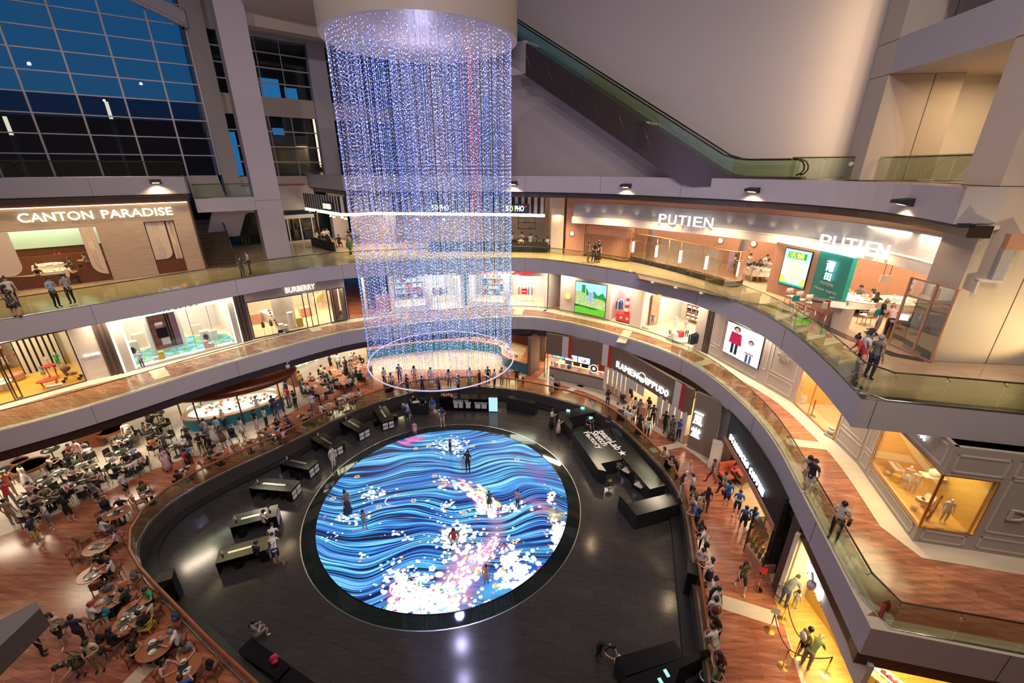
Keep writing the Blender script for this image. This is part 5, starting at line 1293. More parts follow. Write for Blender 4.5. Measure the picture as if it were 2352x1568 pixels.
a=Gv(386,803,Z1);ft,fo=f23.fl(393,802,Z1);pf=Fr(f23.p(ft-.85,fo),f23.p(ft+.85,fo+.02))
tag(MB().wall(pf.p(-.15,0),pf.p(pf.L+.15,0),Z1+.02,Z1+2.75,.35).build('poster_stand',M['whitewall']),'free standing white wall carrying the large portrait poster in the mint framed shop','display stand')
def poster_paint(u,v):
 if u>.62 and u<.78:return(.03,.015,.01)
 if u>=.78:return(.25,.12,.16)
 if.18<u<.5 and.62<v<.8:return(.5,.18,.14) if v<.72 else((.75,.75,.8) if v<.78 or u>.2 else(.1,.05,.04))
 if.15<u<.6 and.3<v<.62:return(.012,.012,.02)
 if.25<u<.6 and.08<v<.3:return(.62,.52,.5)
 return(.2,.07,.05) if int(v*9)%2 else(.24,.09,.06)
screen_picture(pf,.12,pf.L-.12,Z1+.25,Z1+2.6,'portrait poster of a person in white cap and black sweatshirt',poster_paint,-.04,40,50,.55,'poster','poster')
mannequin(Gv(330,846,Z1+.12),10,'l','d','mannequin in denim jacket and jeans in the mint framed window',.72)
mannequin(Gv(328,775,Z1+.02),10,'k','v','mannequin in black jacket and green trousers deep in the mint framed shop',.7)
for(x,y,w_,h,m,lab) in((361,828,.3,.3,'whitewall','small pale cube on the plinth of the mint framed window'),(375,826,.28,.6,'yellowp','yellow column on the plinth of the mint framed window'),(476,802,.26,.65,'pinkp','pink column on the plinth of the mint framed window'),(488,799,.3,.4,'pinkp','short pink cylinder on the plinth of the mint framed window'),(308,812,.7,.9,'greige','beige display box with a backpack at the left of the mint framed shop'),(325,795,.7,1.0,'greige','taller beige display box behind the backpack box'),(475,780,.6,.75,'greige','beige box carrying a blue backpack'),(492,778,.5,.7,'whitewall','white box beside the blue backpack box'),(455,765,.6,.7,'greige','beige box in the middle right of the mint framed shop'),(360,762,.7,.7,'greige','beige display box at the back left of the mint framed shop')):
 box_thing('display_box',Gv(x,y,Z1+.02),(w_,w_*.8,h),m,f23.rz,lab,'display box')
def backpack(pos,m,label,rz=0):
 r=empty('backpack',pos,rz,label,'backpack');MB().ball((0,0,.22),.2,10,7,.8,.5,1.1).build('body',m,r);MB().ball((0,-.1,.14),.12,8,5,1,.5,.8).build('pocket',m,r);MB().tube([(-.04,0,.42),(0,0,.48),(.04,0,.42)],.012,5).build('handle',M['blackm'],r);return r
backpack(Gv(308,812,Z1+.92),CL['k'][1],'black striped backpack on the beige box in the mint framed shop',f23.rz)
backpack(Gv(475,780,Z1+.77),CL['n'][1],'blue backpack on the beige box right of the portrait poster',f23.rz)
garment_rail(Gv(425,750,Z1+.02),f23.rz,1.4,'wcgb','clothes rail behind the portrait poster')
garment_rail(Gv(490,735,Z1+.02),f23.rz+.5,1.6,'wgck','clothes rail at the right back of the mint framed shop')
garment_rail(Gv(290,765,Z1+.02),f23.rz,1.2,'kwBg','clothes rail at the left back of the mint framed shop')
# grey header shop
f45=Fr(SP[4],SP[6])
ribbed(Fr(SP[3],SP[4]),-.05,.6,Z1,ZT)
front(f45,0,f45.L+.1,Z1,ZT,.2,'grey_panel',[(.05,f45.L,Z1+.03,8.88)])
s_a,_=f45.px(707,750);s_b,_=f45.px(717,748);s_c,_=f45.px(766,741)
frames(f45,[.08,s_a],Z1+.05,8.86,'blackm',.06);frames(f45,[s_b+.1,s_b+.55],Z1+.05,8.86,'blackm',.05,.1)
frames(f45,[s_c-.15,s_c+.12],Z1+.05,8.86,'blackm',.07);frames(f45,[s_c+.3,s_c+1.35,f45.L-.03],Z1+.05,8.86,'blackm',.06)
sign(f45,'BURBERRY',2.78,4.9,9.12,.42,'sign_warm','outlined capital letters BURBERRY on the grey shop header',-.06,.03)
room(f45,0.05,f45.L,Z1,ZT-.15,6.5,'greige','shopfloor',620,(1,.84,.6),lights=2)
struct(MB().wall(f45.p(s_c+.2,.2),f45.p(f45.L-.1,1.6),Z1,8.8,.06).build('wall_shop',M['pinkp']))
c=[]
for i in range(9):t=i/8;c.append(f45.p(1.9+t*1.5,1.6+.4*math.sin(t*3.14)))
tag(MB().strip(c,offset(c,.08),Z1+.02,8.7).build('curved_screen',M['whitewall']),'curved pale screen wall in the grey header shop window','screen')
for(x,y,w_,h,m,lab) in((584,742,1.1,.85,'pinkwood','pink wood counter seen through the left of the grey header window'),(703,725,.9,.8,'pinkwood','pink wood counter seen through the doorway of the grey header shop'),(655,760,.5,.5,'whitewall','white block with bags in the grey header window'),(690,748,.45,.7,'yellowp','yellow green block in the grey header window'),(784,727,.35,.5,'whitewall','white cube with a bust before the pink wall')):
 box_thing('display_block',Gv(x,y,Z1+.02),(w_,w_*.8,h),m,f45.rz,lab,'display block')
box_thing('display_table',Gv(625,738,Z1+.02),(.7,2.6,.75),'cloth',f45.rz+.3,'long white table of small leather goods in the grey header shop','table')
for i in range(7):
 o=box_thing('handbag',Gv(618+i*3.2,715+i*5.5,Z1+.78),(.16,.1,.13),CL['Bkgc'[i%4]][1],.4*i,'small handbag in the row along the long white table','bag','bags on the long white table')
for i,(x,y,h,lab) in enumerate(((672,752,1.3,'tall white cylinder pedestal in the grey header window'),(648,765,.75,'short white cylinder pedestal in the grey header window'))):
 tag(MB().lathe([(.25,0),(.25,h*.5),(.24,h*.5),(.24,h)],0,0,20,False).build('cylinder_pedestal',M['whitewall'],None,Gv(x,y,Z1+.02)),lab,'pedestal')
def bust(pos,m,label,h=.55,stand=.7):
 r=empty('dress_form',pos,0,label,'dress form');MB().lathe([(.02,stand),(.12,stand+.02),(.11,stand+h*.3),(.14,stand+h*.65),(.05,stand+h*.85),(.04,stand+h)],0,0,12,True,1,.7).build('torso',m,r);MB().lathe([(.14,0),(.14,.02),(.015,.03),(.015,stand)],0,0,10,False).build('stand',M['metal'],r)
bust(Gv(610,772,Z1+.02),CL['B'][1],'dress form in brown check jacket at the grey header window');bust(Gv(628,768,Z1+.02),CL['f'][1],'dress form in spotted jacket beside the brown checked one');bust(Gv(784,727,Z1+.52),CL['f'][1],'small clothed dress form on the white cube before the pink wall',.4,.15)
for x,y,m,lab in((655,760,CL['h'][1],'tan handbag on the white block in the grey header window'),(645,764,CL['k'][1],'black shoes and bag on the short cylinder pedestal')):box_thing('handbag',Gv(x,y,Z1+(.53 if x==655 else.78)),(.3,.15,.22),m,f45.rz,lab,'bag')
garment_rail(Gv(735,712,Z1+.02),f45.rz+1.0,2.0,'cyyc','clothes rail seen through the doorway of the grey header shop',1.6)
# lit passage and shops behind the crystals
bMf=[bM[0]]+bM+[bR[0]]
mid=Fr((-12.6,35.6),(-9.3,38.4))
struct(MB().wall(mid.p(0,0),mid.p(1.6,3.6),Z1,ZT,.15).build('wall_back',M['greige']))
area('passage_light',(*mid.p(0.2,1.6),ZT-.1),(0,0,0),1.5,1.5,120,WARM)
def bright_shop(a,b,txt,m_txt,lab,cols,seed):
 fr=Fr(a,b);front(fr,0,fr.L,Z1,ZT,.15,'whitewall',[(.3,fr.L/2-.3,6.5,9.0),(fr.L/2+.3,fr.L-.3,6.05,9.0)])
 room(fr,.1,fr.L-.1,Z1,ZT-.1,4.5,'whitewall','shopfloor',420,(1,.95,.88))
 if txt:sign(fr,txt,fr.L*.18,fr.L*.82,9.2,.42,m_txt,lab,-.05,.03,.01)
 rr=random.Random(seed)
 shelf_unit((*fr.p(fr.L*.3,4.1),Z1+.1),fr.rz,fr.L*.4,2.2,4,5,'whitewall','white back wall shelf %s'%('in the shop left behind the crystals' if seed==1 else 'in the shop right behind the crystals'),cols,fillh=.3)
 garment_rail((*fr.p(fr.L*.7,2.2),Z1+.02),fr.rz,1.6,cols,'rail in the bright shop %s behind the crystals'%('left' if seed==1 else 'right'))
emn=emat('navy_letters',(.02,.03,.2),1);M['navyl']=emn;M['redl']=emat('red_letters',(.8,.02,.03),1.6)
bright_shop((-10.6,36.3),(-4.4,38.4),'FILA KIDS','navyl','navy letters on the white shop front behind the left of the crystals','wnrl',1)
bright_shop((-4.2,38.4),(3.2,37.6),'MIKI HOUSE','redl','red letters on the white shop front behind the right of the crystals','wryb',2)
tag(MB().cbox(0,0,.55,1.6,1.0,1.1).build('window_pedestal',M['pinkwood'],None,Gv(885,702,Z1+.02),.5),'wooden pedestal of toys at the corner behind the left edge of the crystals','pedestal')
f_mk=Fr(SR1[0],SR1[1]);fm0=Fr((-.2,38.2),SR1[0])
r=empty('wall_sign',(*fm0.p(1.35,-.03),7.35),fm0.rz,'small square red sign on the cream wall right of the crystals','sign');MB().cbox(0,0,.2,.5,.05,.5).build('plate',M['redl'],r);mb=MB();put_text(mb,'MIKI',(-.18,-.03,.16),(1,0,0),(0,0,1),.36,.08,.005);mb.build('lettering',M['sign_white'],r)
front(Fr(SR1[0],SR1[1]),.0,.1,Z1,ZT,3.2,'panelling');
# L1 SHOPS, RIGHT SIDE
R_1=Fr(SR1[1],SR1[2]);R_2=Fr(SR1[2],SR1[3]);R_3=Fr(SR1[3],SR1[4]);R_4=Fr(SR1[4],SR1[5]);R_5=Fr(SR1[5],SR1[6]);R_6=Fr(SR1[6],SR1[7]);R_7=Fr(SR1[7],SR1[8]);R_8=Fr(SR1[8],SR1[9]);R_9=Fr(SR1[9],c2b)
front(R_1,0,R_1.L,Z1,ZT,.2,'stucco');struct(MB().wall(R_1.p(0,.05),R_1.p(-.1,4),Z1,ZT,.15,1).build('wall_shop',M['stucco']));struct(MB().wall(R_1.p(-1.4,4),R_1.p(.4,4),Z1,ZT,.15,1).build('wall_shop',M['greige']))
def meadow(u,v):
 rr=math.sin(u*57.3+v*91.7)*43758.5;rr-=math.floor(rr);r2=math.sin(u*13+v*7)*.5+.5
 ridge=.72-.25*u+.03*math.sin(u*9)
 if v<.2+.02*math.sin(u*8):return(.10+.05*rr,.42+.1*rr,.03)
 if v<.28-.08*u:return(.02,.1,.01)
 if v<ridge:c=.5+.5*rr;return(.28*c+.1,.5*c+.1,.12*c+.05) if rr<.8 else(.8,.7,.5)
 if(.35<u and v<ridge+.16+.05*math.sin(u*23)) or(abs(u-.27)<.06 and v<.93):return(.03,.2+.1*rr,.05)
 return(.35,.78,1.0)
def meadow2(u,v):
 if.44<u<.6 and.42<v<.72:return(.5,.6,.9) if int(u*40)%2 else(.15,.2,.5)
 return meadow(u,v)
screen_picture(R_1,1.38,4.18,6.3,9.02,'large lit screen showing a green flower meadow under blue sky',meadow2,-.06,90,90,1.15)
r=empty('round_logo',R_1.v(.65,-.06,7.62),R_1.rz,'round yellow lit logo disc left of the meadow screen','sign');MB().lathe([(.28,0),(.28,.05)],0,0,28,False).build('disc',emat('yellow_disc',(1,.62,.1),1.3),r).rotation_euler=(1.5708,0,0)
mb=MB();mb.add([(-.1,-.06,.12),(.1,-.06,.12),(.03,-.06,0),(.1,-.06,-.12),(-.1,-.06,-.12),(-.03,-.06,0)],[(0,1,2,5),(5,2,3,4)]);mb.build('emblem',M['sign_white'],r)
r2_=empty('round_logo',R_3.v(1.55,-.06,9.45),R_3.rz,'round yellow logo disc over the wide children shop, half hidden by the slab','sign');MB().lathe([(.3,0),(.3,.05)],0,0,28,False).build('disc',MATS['yellow_disc'],r2_).rotation_euler=(1.5708,0,0)
front(R_2,0,R_2.L,Z1,ZT,.2,'stucco',[(.06,1.88,6.05,9.03)])
room(R_2,.0,1.95,Z1,ZT-.2,1.8,'pinkp','shopfloor',130,(1,.9,.75))
r=empty('toy_boat',R_2.v(1.15,.75,Z1+.02),R_2.rz,'red toy boat with striped lighthouse in the tall shop window','display')
MB().prism([(-.7,-.3),(.6,-.3),(.75,0),(.6,.3),(-.7,.3),(-.85,0)],.1,.7).build('hull',M['redp'],r)
for x in(-.25,.3):MB().lathe([(.12,0),(.12,.03)],0,0,16,False).build('porthole',M['greige'],r,(x,-.31,.42)).rotation_euler=(1.5708,0,0)
for i in range(5):MB().lathe([(.25-.025*i,.7+i*.28),(.225-.025*i,.98+i*.28)],.05,0,14,False).build('tower_band',M['redp'] if i%2==0 else M['whitewall'],r)
MB().lathe([(.16,2.1),(.16,2.3),(.02,2.5)],.05,0,12,False).build('lantern',M['whitewall'],r)
garment_rail(R_2.v(.45,.9,Z1+.9),R_2.rz,.6,'nbyk','short rail of tiny coats beside the toy boat',.9,6)
front(R_3,0,R_3.L,Z1,ZT,.2,'stucco',[(.03,4.8,Z1+.02,9.1)])
room(R_3,.0,5.0,Z1,ZT-.1,5.2,'whitewall','shopfloor',420,(1,.87,.66))
shelf_unit(R_3.v(2.3,4.6,Z1+.35),R_3.rz,2.6,1.6,5,6,'oak','wide cubby shelf of folded clothes in the children shop','wwpkn',fillh=.16)
for i in range(6):
 o=MB().tube([(0,0,0),(0,0,.75)],[.1,.06],8).build('hanging_leggings',CL['wwwwpg'[i]][1],None,R_3.v(1.2+i*.42,4.4,Z1+2.1));tag(o,'pair of leggings hanging in a row above the cubby shelf','clothes','leggings above the cubby shelf')
tag(MB().wall(R_3.p(.1,1.9),R_3.p(.1,.9),Z1+.1,Z1+2.7,.12).build('coral_panel',M['pinkwood']),'coral side panel with garments at the left of the children shop','panel')
tag(MB().lathe([(1.0,0),(1.0,.14),(.98,.16)],0,0,32,False).build('round_podium',M['greige'],None,Gv(1560,778,Z1+.02)),'round low podium with mannequins in the children shop doorway','podium')
tag(MB().prism([(-.4,-.5),(.4,-.5),(.4,.5),(-.4,.5)],0,.15).build('square_podium',M['greige'],None,Gv(1490,752,Z1+.02),R_3.rz),'square low podium at the left edge of the children shop doorway','podium')
for(x,y,dz,t,b,s,lab) in((1497,750,.15,'g','g',.68,'grey clothed mannequin on the square podium'),(1549,757,0,'w','w',.72,'mannequin in white before the cubby shelf'),(1572,768,.16,'p','w',.72,'mannequin in pale pink behind the round podium'),(1576,776,.16,'w','k',.65,'mannequin in white top and dark trousers on the round podium')):
 mannequin(Gv(x,y,Z1+.02+dz),-30,t,b,lab,s)
for(x,y,m,lab) in((1548,776,'whitewall','white box on the round podium'),(1562,772,'redp','coral box on the round podium')):box_thing('display_box',Gv(x,y,Z1+.2),(.4,.4,.42),m,.3,lab,'display box')
box_thing('counter',R_3.v(4.3,3.0,Z1+.02),(1.2,.5,1.0),'whitewall',R_3.rz,'white cash counter at the right of the children shop','counter')
person(R_3.v(4.3,3.6,Z1+.02),-40,'phone','k','k','short','k','',.95,label='shop assistant in black behind the white counter of the children shop')
garment_rail(R_3.v(5.0,-.4,Z1+.02),R_3.rz+1.5,.7,'nk','small garment stand at the right jamb of the children shop',1.3,4)
ribbed(R_3,5.55,5.85,Z1,ZT);ribbed(R_4,-.05,.25,Z1,ZT)
def plant(pos,label,h=.6,n=14,pot=True,name='potted_plant',m='leaf',potm='whitewall',spread=.25):
 r=empty(name,pos,0,label,'plant')
 if pot:MB().lathe([(.1,0),(.14,.2),(.12,.2)],0,0,12,False).build('pot',M[potm],r)
 mb=MB()
 for i in range(n):
  a=random.uniform(0,6.28);L=h*random.uniform(.5,1);t=random.uniform(.3,1.1)*spread;x,y=math.cos(a),math.sin(a);w=.03
  mb.add([(0,0,.18),(x*t*.5-y*w,y*t*.5+x*w,.18+L*.6),(x*t,y*t,.18+L),(x*t*.5+y*w,y*t*.5-x*w,.18+L*.6)],[(0,1,2,3)])
 mb.build('leaves',M[m],r);return r
M['leaf']=mat('green_leaf',(.09,.22,.05),.5,noise=.4,nscale=6)
plant(Gv(1537,774,Z1+.18),'small green plant in white pot on the round podium')
# panelled shop with light box
GP='panelling'
front(R_4,.15,R_4.L,Z1,ZT,.2,GP);front(R_5,0,R_5.L,Z1,ZT,.2,GP)
moulding(R_4,.35,1.25,6.95,9.3);moulding(R_4,.35,1.25,6.2,6.8);moulding(R_4,1.6,4.5,6.15,6.6);moulding(R_4,4.65,5.0,6.95,9.3)
moulding(R_5,.15,R_5.L-.3,7.1,9.3);moulding(R_5,.15,R_5.L-.3,6.2,6.95)
def kids_paint(u,v):
 def figure(cx,hy,sc,coat,legs):
  du=(u-cx)/sc;dv=(v-hy)/sc
  if du*du+(dv)**2*.8<.004:return(.55,.33,.25)
  if abs(du)<.075 and 0<dv<.09 or(du*du+(dv-.03)**2<.0075):return(.03,.02,.02)
  if abs(du)<.13+(-dv)*.1 and-.42<dv<-.07:return coat
  if.02<abs(du)<.09 and-.72<dv<=-.42:return legs
  return None
 a=figure(.3,.83,1.05,(.4,.02,.06),(.02,.02,.03));b=figure(.72,.62,.85,(.9,.88,.86),(.05,.09,.2))
 if b and v<.62 and abs(v-.3)<.02 and abs(u-.72)<.12:return(.6,.1,.1)
 return a or b or(1.0,.98,1.0)
screen_picture(R_4,1.58,4.47,6.82,8.9,'white light box with two children in warm clothes on the panelled wall',kids_paint,-.06,90,70,1.1,'light_box','light box')
sign(R_5,'Dior',.5,1.4,8.05,.36,'moulding','raised pale letters Dior on the panelled wall left of the small window',-.04,.03)
front(R_6,0,R_6.L,Z1,ZT,.2,GP,[(0.05,R_6.L-.05,6.05,9.2)]);frames(R_6,[.05,1.3,R_6.L-.05],6.05,9.2,'gold',.03)
room(R_6,.05,R_6.L-.05,Z1,ZT-.2,2.6,'yellowwall','shopfloor',230,(1,.82,.5))
front(R_7,0,R_7.L,Z1,ZT,.2,GP);front(R_8,0,R_8.L,Z1,ZT,.12,GP,[(.82,R_8.L,6.65,8.83)]);front(R_9,0,9,Z1,ZT,.12,GP,[(0.0,1.5,6.68,8.83)])
moulding(R_7,.1,R_7.L-.1,7.0,9.3);moulding(R_7,.1,R_7.L-.1,6.2,6.85);moulding(R_8,.1,.7,7.0,9.3);moulding(R_8,.1,.7,6.2,6.85);moulding(R_8,.9,4.1,6.12,6.55);moulding(R_8,2.0,4.1,9.0,9.8);moulding(R_9,.15,1.4,6.12,6.55);moulding(R_9,.15,1.55,8.98,9.65);moulding(R_9,1.75,4.9,6.85,9.0);moulding(R_9,1.75,4.9,6.15,6.65);moulding(R_9,1.75,4.9,9.05,9.7)
sign(R_9,'Dior',2.1,3.5,7.5,.42,'moulding','large raised pale letters Dior at the right edge of the picture',-.04,.03)
sign(R_8,'DIOR',2.15,3.15,9.32,.34,'sign_cool','glowing white letters above the yellow corner window',-.05,.03)
frames(R_8,[.82,R_8.L],6.65,8.83,'gold',.03);frames(R_9,[0.01,1.5],6.68,8.83,'gold',.03)
ci=[R_8.p(.82,.1),R_8.p(R_8.L,.1),R_9.p(1.5,.1),R_9.p(1.5,2.2),R_8.p(.82,2.0)]
struct(MB().prism([R_8.p(.82,.02),R_8.p(R_8.L,.02),R_9.p(1.5,.02),R_9.p(1.5,2.2),R_8.p(.82,2.0)],6.55,6.66).build('floor',M['yellowwall']))
struct(MB().wall(R_9.p(1.5,.1),R_9.p(1.5,2.2),6.6,8.9,.06).wall(R_8.p(.82,2.0),R_9.p(1.5,2.2),6.6,8.9,.06).wall(R_8.p(.82,.1),R_8.p(.82,2.0),6.6,8.9,.06).build('wall_shop',M['yellowwall']))
struct(MB().prism([R_8.p(.82,.12),R_8.p(R_8.L,.12),R_9.p(1.5,.12),R_9.p(1.5,2.2),R_8.p(.82,2.0)],8.85,8.9).build('ceiling',M['whitewall']))
q=R_9.p(.6,.9);area('display_window_light',(q[0]-.3,q[1]+.8,8.8),(0,0,0),1.6,2.6,120,(1,.8,.42))
ZW=6.67
for(x,y,t,b,s,lab,a) in((2074,1120,'p','wk',.62,'pale pink dressed mannequin in the yellow corner window',-40),(2090,1136,'c','c',.66,'mannequin in cream jacket and cap beside the drums',-40),(2163,1200,'w','c',.62,'mannequin in white top right of the corner joint of the yellow window',-20)):
 mannequin(Gv(x,y,ZW),a,t,b,lab,s)
def drum(pos,r_,h,label,up=True):
 r=empty('drum',pos,.5,label,'drum');o=MB().lathe([(r_,0),(r_,h)],0,0,20,False).build('shell',M['greige'],r);p=MB().lathe([(r_*.96,h),(r_*.96,h+.006)],0,0,20,False).build('skin',M['whitewall'],r)
 q=MB().tube([(r_*math.cos(a*.3142),r_*math.sin(a*.3142),h) for a in range(20)],.012,4,True).build('hoop',M['gold'],r)
 if not up:
  for k in(o,p,q):k.rotation_euler=(1.5708,0,0)
  r.location=pos+Vector((0,0,r_))
drum(Gv(2117,1158,ZW),.26,.3,'big upright bass drum in the yellow corner window',False);drum(Gv(2112,1150,ZW+.5),.13,.12,'small left tom drum above the bass drum');drum(Gv(2124,1154,ZW+.5),.13,.12,'small right tom drum above the bass drum')
def guitar(pos,rz,label):
 r=empty('guitar',pos,rz,label,'guitar');b=MB();b.ball((0,0,.16),.15,10,6,1,.25,1);b.ball((0,0,.34),.11,10,6,1,.3,1);b.build('body',M['chairwood'],r);MB().tube([(0,-.03,.4),(0,0,.95)],.02,4).build('neck',M['darkwood'],r);MB().cbox(0,0,1.0,.07,.03,.14).build('headstock',M['darkwood'],r);r.rotation_euler=(0,.25,rz)
guitar(Gv(2128,1196,ZW),.3,'electric guitar standing at the glass joint of the yellow window')
def small_keyboard(pos,rz,label):
 r=empty('toy_piano',pos,rz,label,'piano');MB().cbox(0,0,.4,.6,.32,.06).build('top',M['whitewall'],r)
 for x in(-.26,.26):
  for y in(-.13,.13):MB().cbox(x,y,.19,.03,.03,.38).build('leg',M['greige'],r)
 for i in range(9):MB().cbox(-.24+i*.06,.04,.445,.02,.14,.03).build('key',M['greige'],r)
small_keyboard(Gv(2050,1090,ZW),R_8.rz,'toy piano at the left of the yellow corner window')
box_thing('stool',Gv(2056,1104,ZW),(.25,.25,.28),'yellowwall',.4,'yellow stool before the toy piano','stool')
for(x,y,lab) in((2036,1090,'round pale cushion on the floor left of the toy piano'),(2098,1169,'round pale ball beside the bass drum')):tag(MB().ball((0,0,.1),.11,12,8,1,1,.85).build('ball',M['greige'],None,Gv(x,y,ZW)),lab,'ball')
box_thing('wall_shelf',Vector((*R_8.p(2.0,1.7),8.0)),(.8,.3,.04),'whitewall',R_8.rz,'white wall shelf with books in the yellow corner window','shelf');box_thing('book_stack',Vector((*R_8.p(2.0,1.7),8.05)),(.5,.22,.25),'greige',R_8.rz,'row of pale books on the upper wall shelf','books')
box_thing('wall_shelf',Vector((*R_9.p(1.05,1.7),7.6)),(.7,.35,.04),'whitewall',R_9.rz,'white wall shelf with a round hat in the yellow window','shelf');tag(MB().ball((0,0,.12),.17,12,8,1,1,.8).build('hat',M['cloth'],None,(*R_9.p(1.05,1.7),7.65)),'round pale hat on the right wall shelf of the yellow window','hat')
mannequin(Gv(1857,920,Z1+.02),-50,'w','gs','white mannequin in the small window right of the raised Dior letters',.66)
tag(MB().ball((0,0,.35),.2,12,8).lathe([(.15,0),(.15,.2)],0,0,12).build('toy',M['whitewall'],None,Gv(1841,925,Z1+.02)),'round white toy on a pedestal beside the window mannequin','toy')
tag(MB().cbox(0,0,.06,.5,.4,.12).cbox(.05,0,.18,.4,.35,.1).cbox(-.05,0,.29,.4,.3,.1).cbox(0,.02,.4,.3,.25,.1).build('box_stack',M['whitewall'],None,Gv(1909,1000,Z1+.02),.4),'stack of pale boxes in the right end of the small window','boxes')
r=empty('spray_of_leaves',Gv(1887,955,Z1+.02)+Vector((-.55,0,0)),0,'black queue post with a spray of brown leaves behind it','post');MB().lathe([(.2,0),(.2,.02),(.03,.04),(.03,.95)],0,0,12,False).build('post',M['blackm'],r)
# L2: timber faced restaurant on the left
FC=Fr(G(260,643,Z2),G(473,618,Z2));LC_=FC.L
c=lambda x,y:FC.px(x,y)
ZC=15.78;sw0=-5.9;sw1=c(262,643)[0];n0=c(367,632)[0];n1=c(432,623)[0]
front(FC,-9,LC_,Z2,ZC,.3,'timber',[(sw0-2,sw1,Z2+.02,14.5),(n0,n1,Z2+.02,14.6)])
struct(MB().wall(FC.p(LC_,0),FC.p(LC_,4),Z2,ZC+.4,.12,-1).build('wall_shop',M['brown_band']))
struct(MB().wall(FC.p(-9,.02),FC.p(LC_,.02),ZC,ZC+.45,.3).build('wall_shop',M['brown_band']))
tag(MB().wall(FC.p(-9,-.1),FC.p(LC_-.05,-.1),ZC-.02,ZC+.02,.06).build('cove_light',M['led_warm']),'warm cove light strip along the top of the timber facade','light')
mb=MB();mb.wall(FC.p(LC_-.04,-.02),FC.p(LC_+.02,-.02),Z2,ZC,.05);tag(mb.build('edge_trim',M['gold']),'thin copper trim down the right corner of the timber facade','trim')
sign(FC,'CANTON',c(46,512)[0],c(216,500)[0],14.97,.52,'sign_warm','glowing white letters CANTON on the timber facade',-.14,.04,.012)
sign(FC,'PARADISE',c(236,500)[0],c(398,494)[0],14.97,.52,'sign_warm','glowing white letters PARADISE on the timber facade',-.14,.04,.012)
room(FC,-9,sw1+.02,Z2,15.0,6.5,'darkwood','shopfloor',420,(1,.72,.4),off=.3,lights=2)
struct(MB().wall(FC.p(-9,5.6),FC.p(sw1-.3,5.6),Z2,Z2+1.2,.7).build('counter_wall',M['darkwood']))
area('kitchen_light',(*FC.p(-2.5,5.9),14.2),(0,0,FC.rz),6,.6,45,(.9,1,.85))
tag(MB().wall(FC.p(-7,6.35),FC.p(sw1-.4,6.35),Z2+1.7,Z2+2.9,.05).build('kitchen_tiles',mat('mint_tiles',(.4,.58,.46),.3)),'mint green tiled kitchen wall behind the pass','wall panel')
struct(MB().prism([FC.p(n0,.3),FC.p(n1,.3),FC.p(n1,.5),FC.p(n0,.5)],Z2,15).build('wall_shop',M['darkwood']))
def arch_panel(s0,s1,z0,z1,r,side,label,off=.05,m='greige'):
 """tall panel whose lower corner on one side is rounded"""
 w=s1-s0;h=z1-z0;P=[(0,h),(0,r if side=='l' else 0)];n=8
 if side=='l':P+=[(r-r*math.cos(i/n*1.5708),r-r*math.sin(i/n*1.5708)) for i in range(1,n+1)]+[(w,0),(w,h)]
 else:P+=[(w-r+r*math.sin(i/n*1.5708),r-r*math.cos(i/n*1.5708)) for i in range(n+1)]+[(w,h)]
 q=empty('arched_panel',FC.v(s0,off,z0),FC.rz,label,'panel');MB().extr(P,-.06,(0,0,0),(1,0,0),(0,0,1)).build('panel',M[m],q)
 mb=MB()
 for k in range(3):
  x=(.35+.12*k)*w;e=(r*.6-k*.08);pts=[(x,-.07,h),(x,-.07,e+.2)]+[(x+(.25 if side=='l' else-.25)*(1-math.cos(i/4*1.57)),-.07,e+.2-.25*math.sin(i/4*1.57)) for i in range(1,5)];mb.tube(pts,.008,3)
 mb.build('inlay',M['gold'],q)
arch_panel(c(178,521)[0],sw1-.12,Z2+.45,14.45,.7,'l','pale arched panel with copper inlay at the right of the restaurant window')
arch_panel(sw0-1,c(60,648)[0]+.1,Z2+.9,14.45,.6,'r','pale arched panel at the far left of the restaurant window')
arch_panel(n0+.05,n0+1.1,Z2+1.0,14.55,.5,'r','wide pale panel in the narrow niche of the timber facade',.2);arch_panel(n0+1.2,n1-.05,Z2+.2,14.55,.35,'l','narrow pale panel in the niche of the timber facade',.2)
tag(MB().wall(FC.p(n0+.02,.12),FC.p(n1-.02,.12),Z2,Z2+.95,.05).build('low_wall',M['darkwood']),'dark walnut base inside the narrow niche of the timber facade','panel')
pts=[FC.v(-5.5+i*.35,.1,Z2) for i in range(17)]
mb=MB()
for i in range(16):
 h=lambda k:1.0-.25*math.sin(k/16*3.1)*(1 if k<12 else 0)+(.35 if k>12 else 0);mb.wall(pts[i].xy,pts[i+1].xy,Z2,Z2+h(i),.12,1,None,Z2+h(i+1))
tag(mb.build('low_wall',M['darkwood']),'wavy dark walnut low wall under the restaurant window','low wall')
def window_lamp():pass
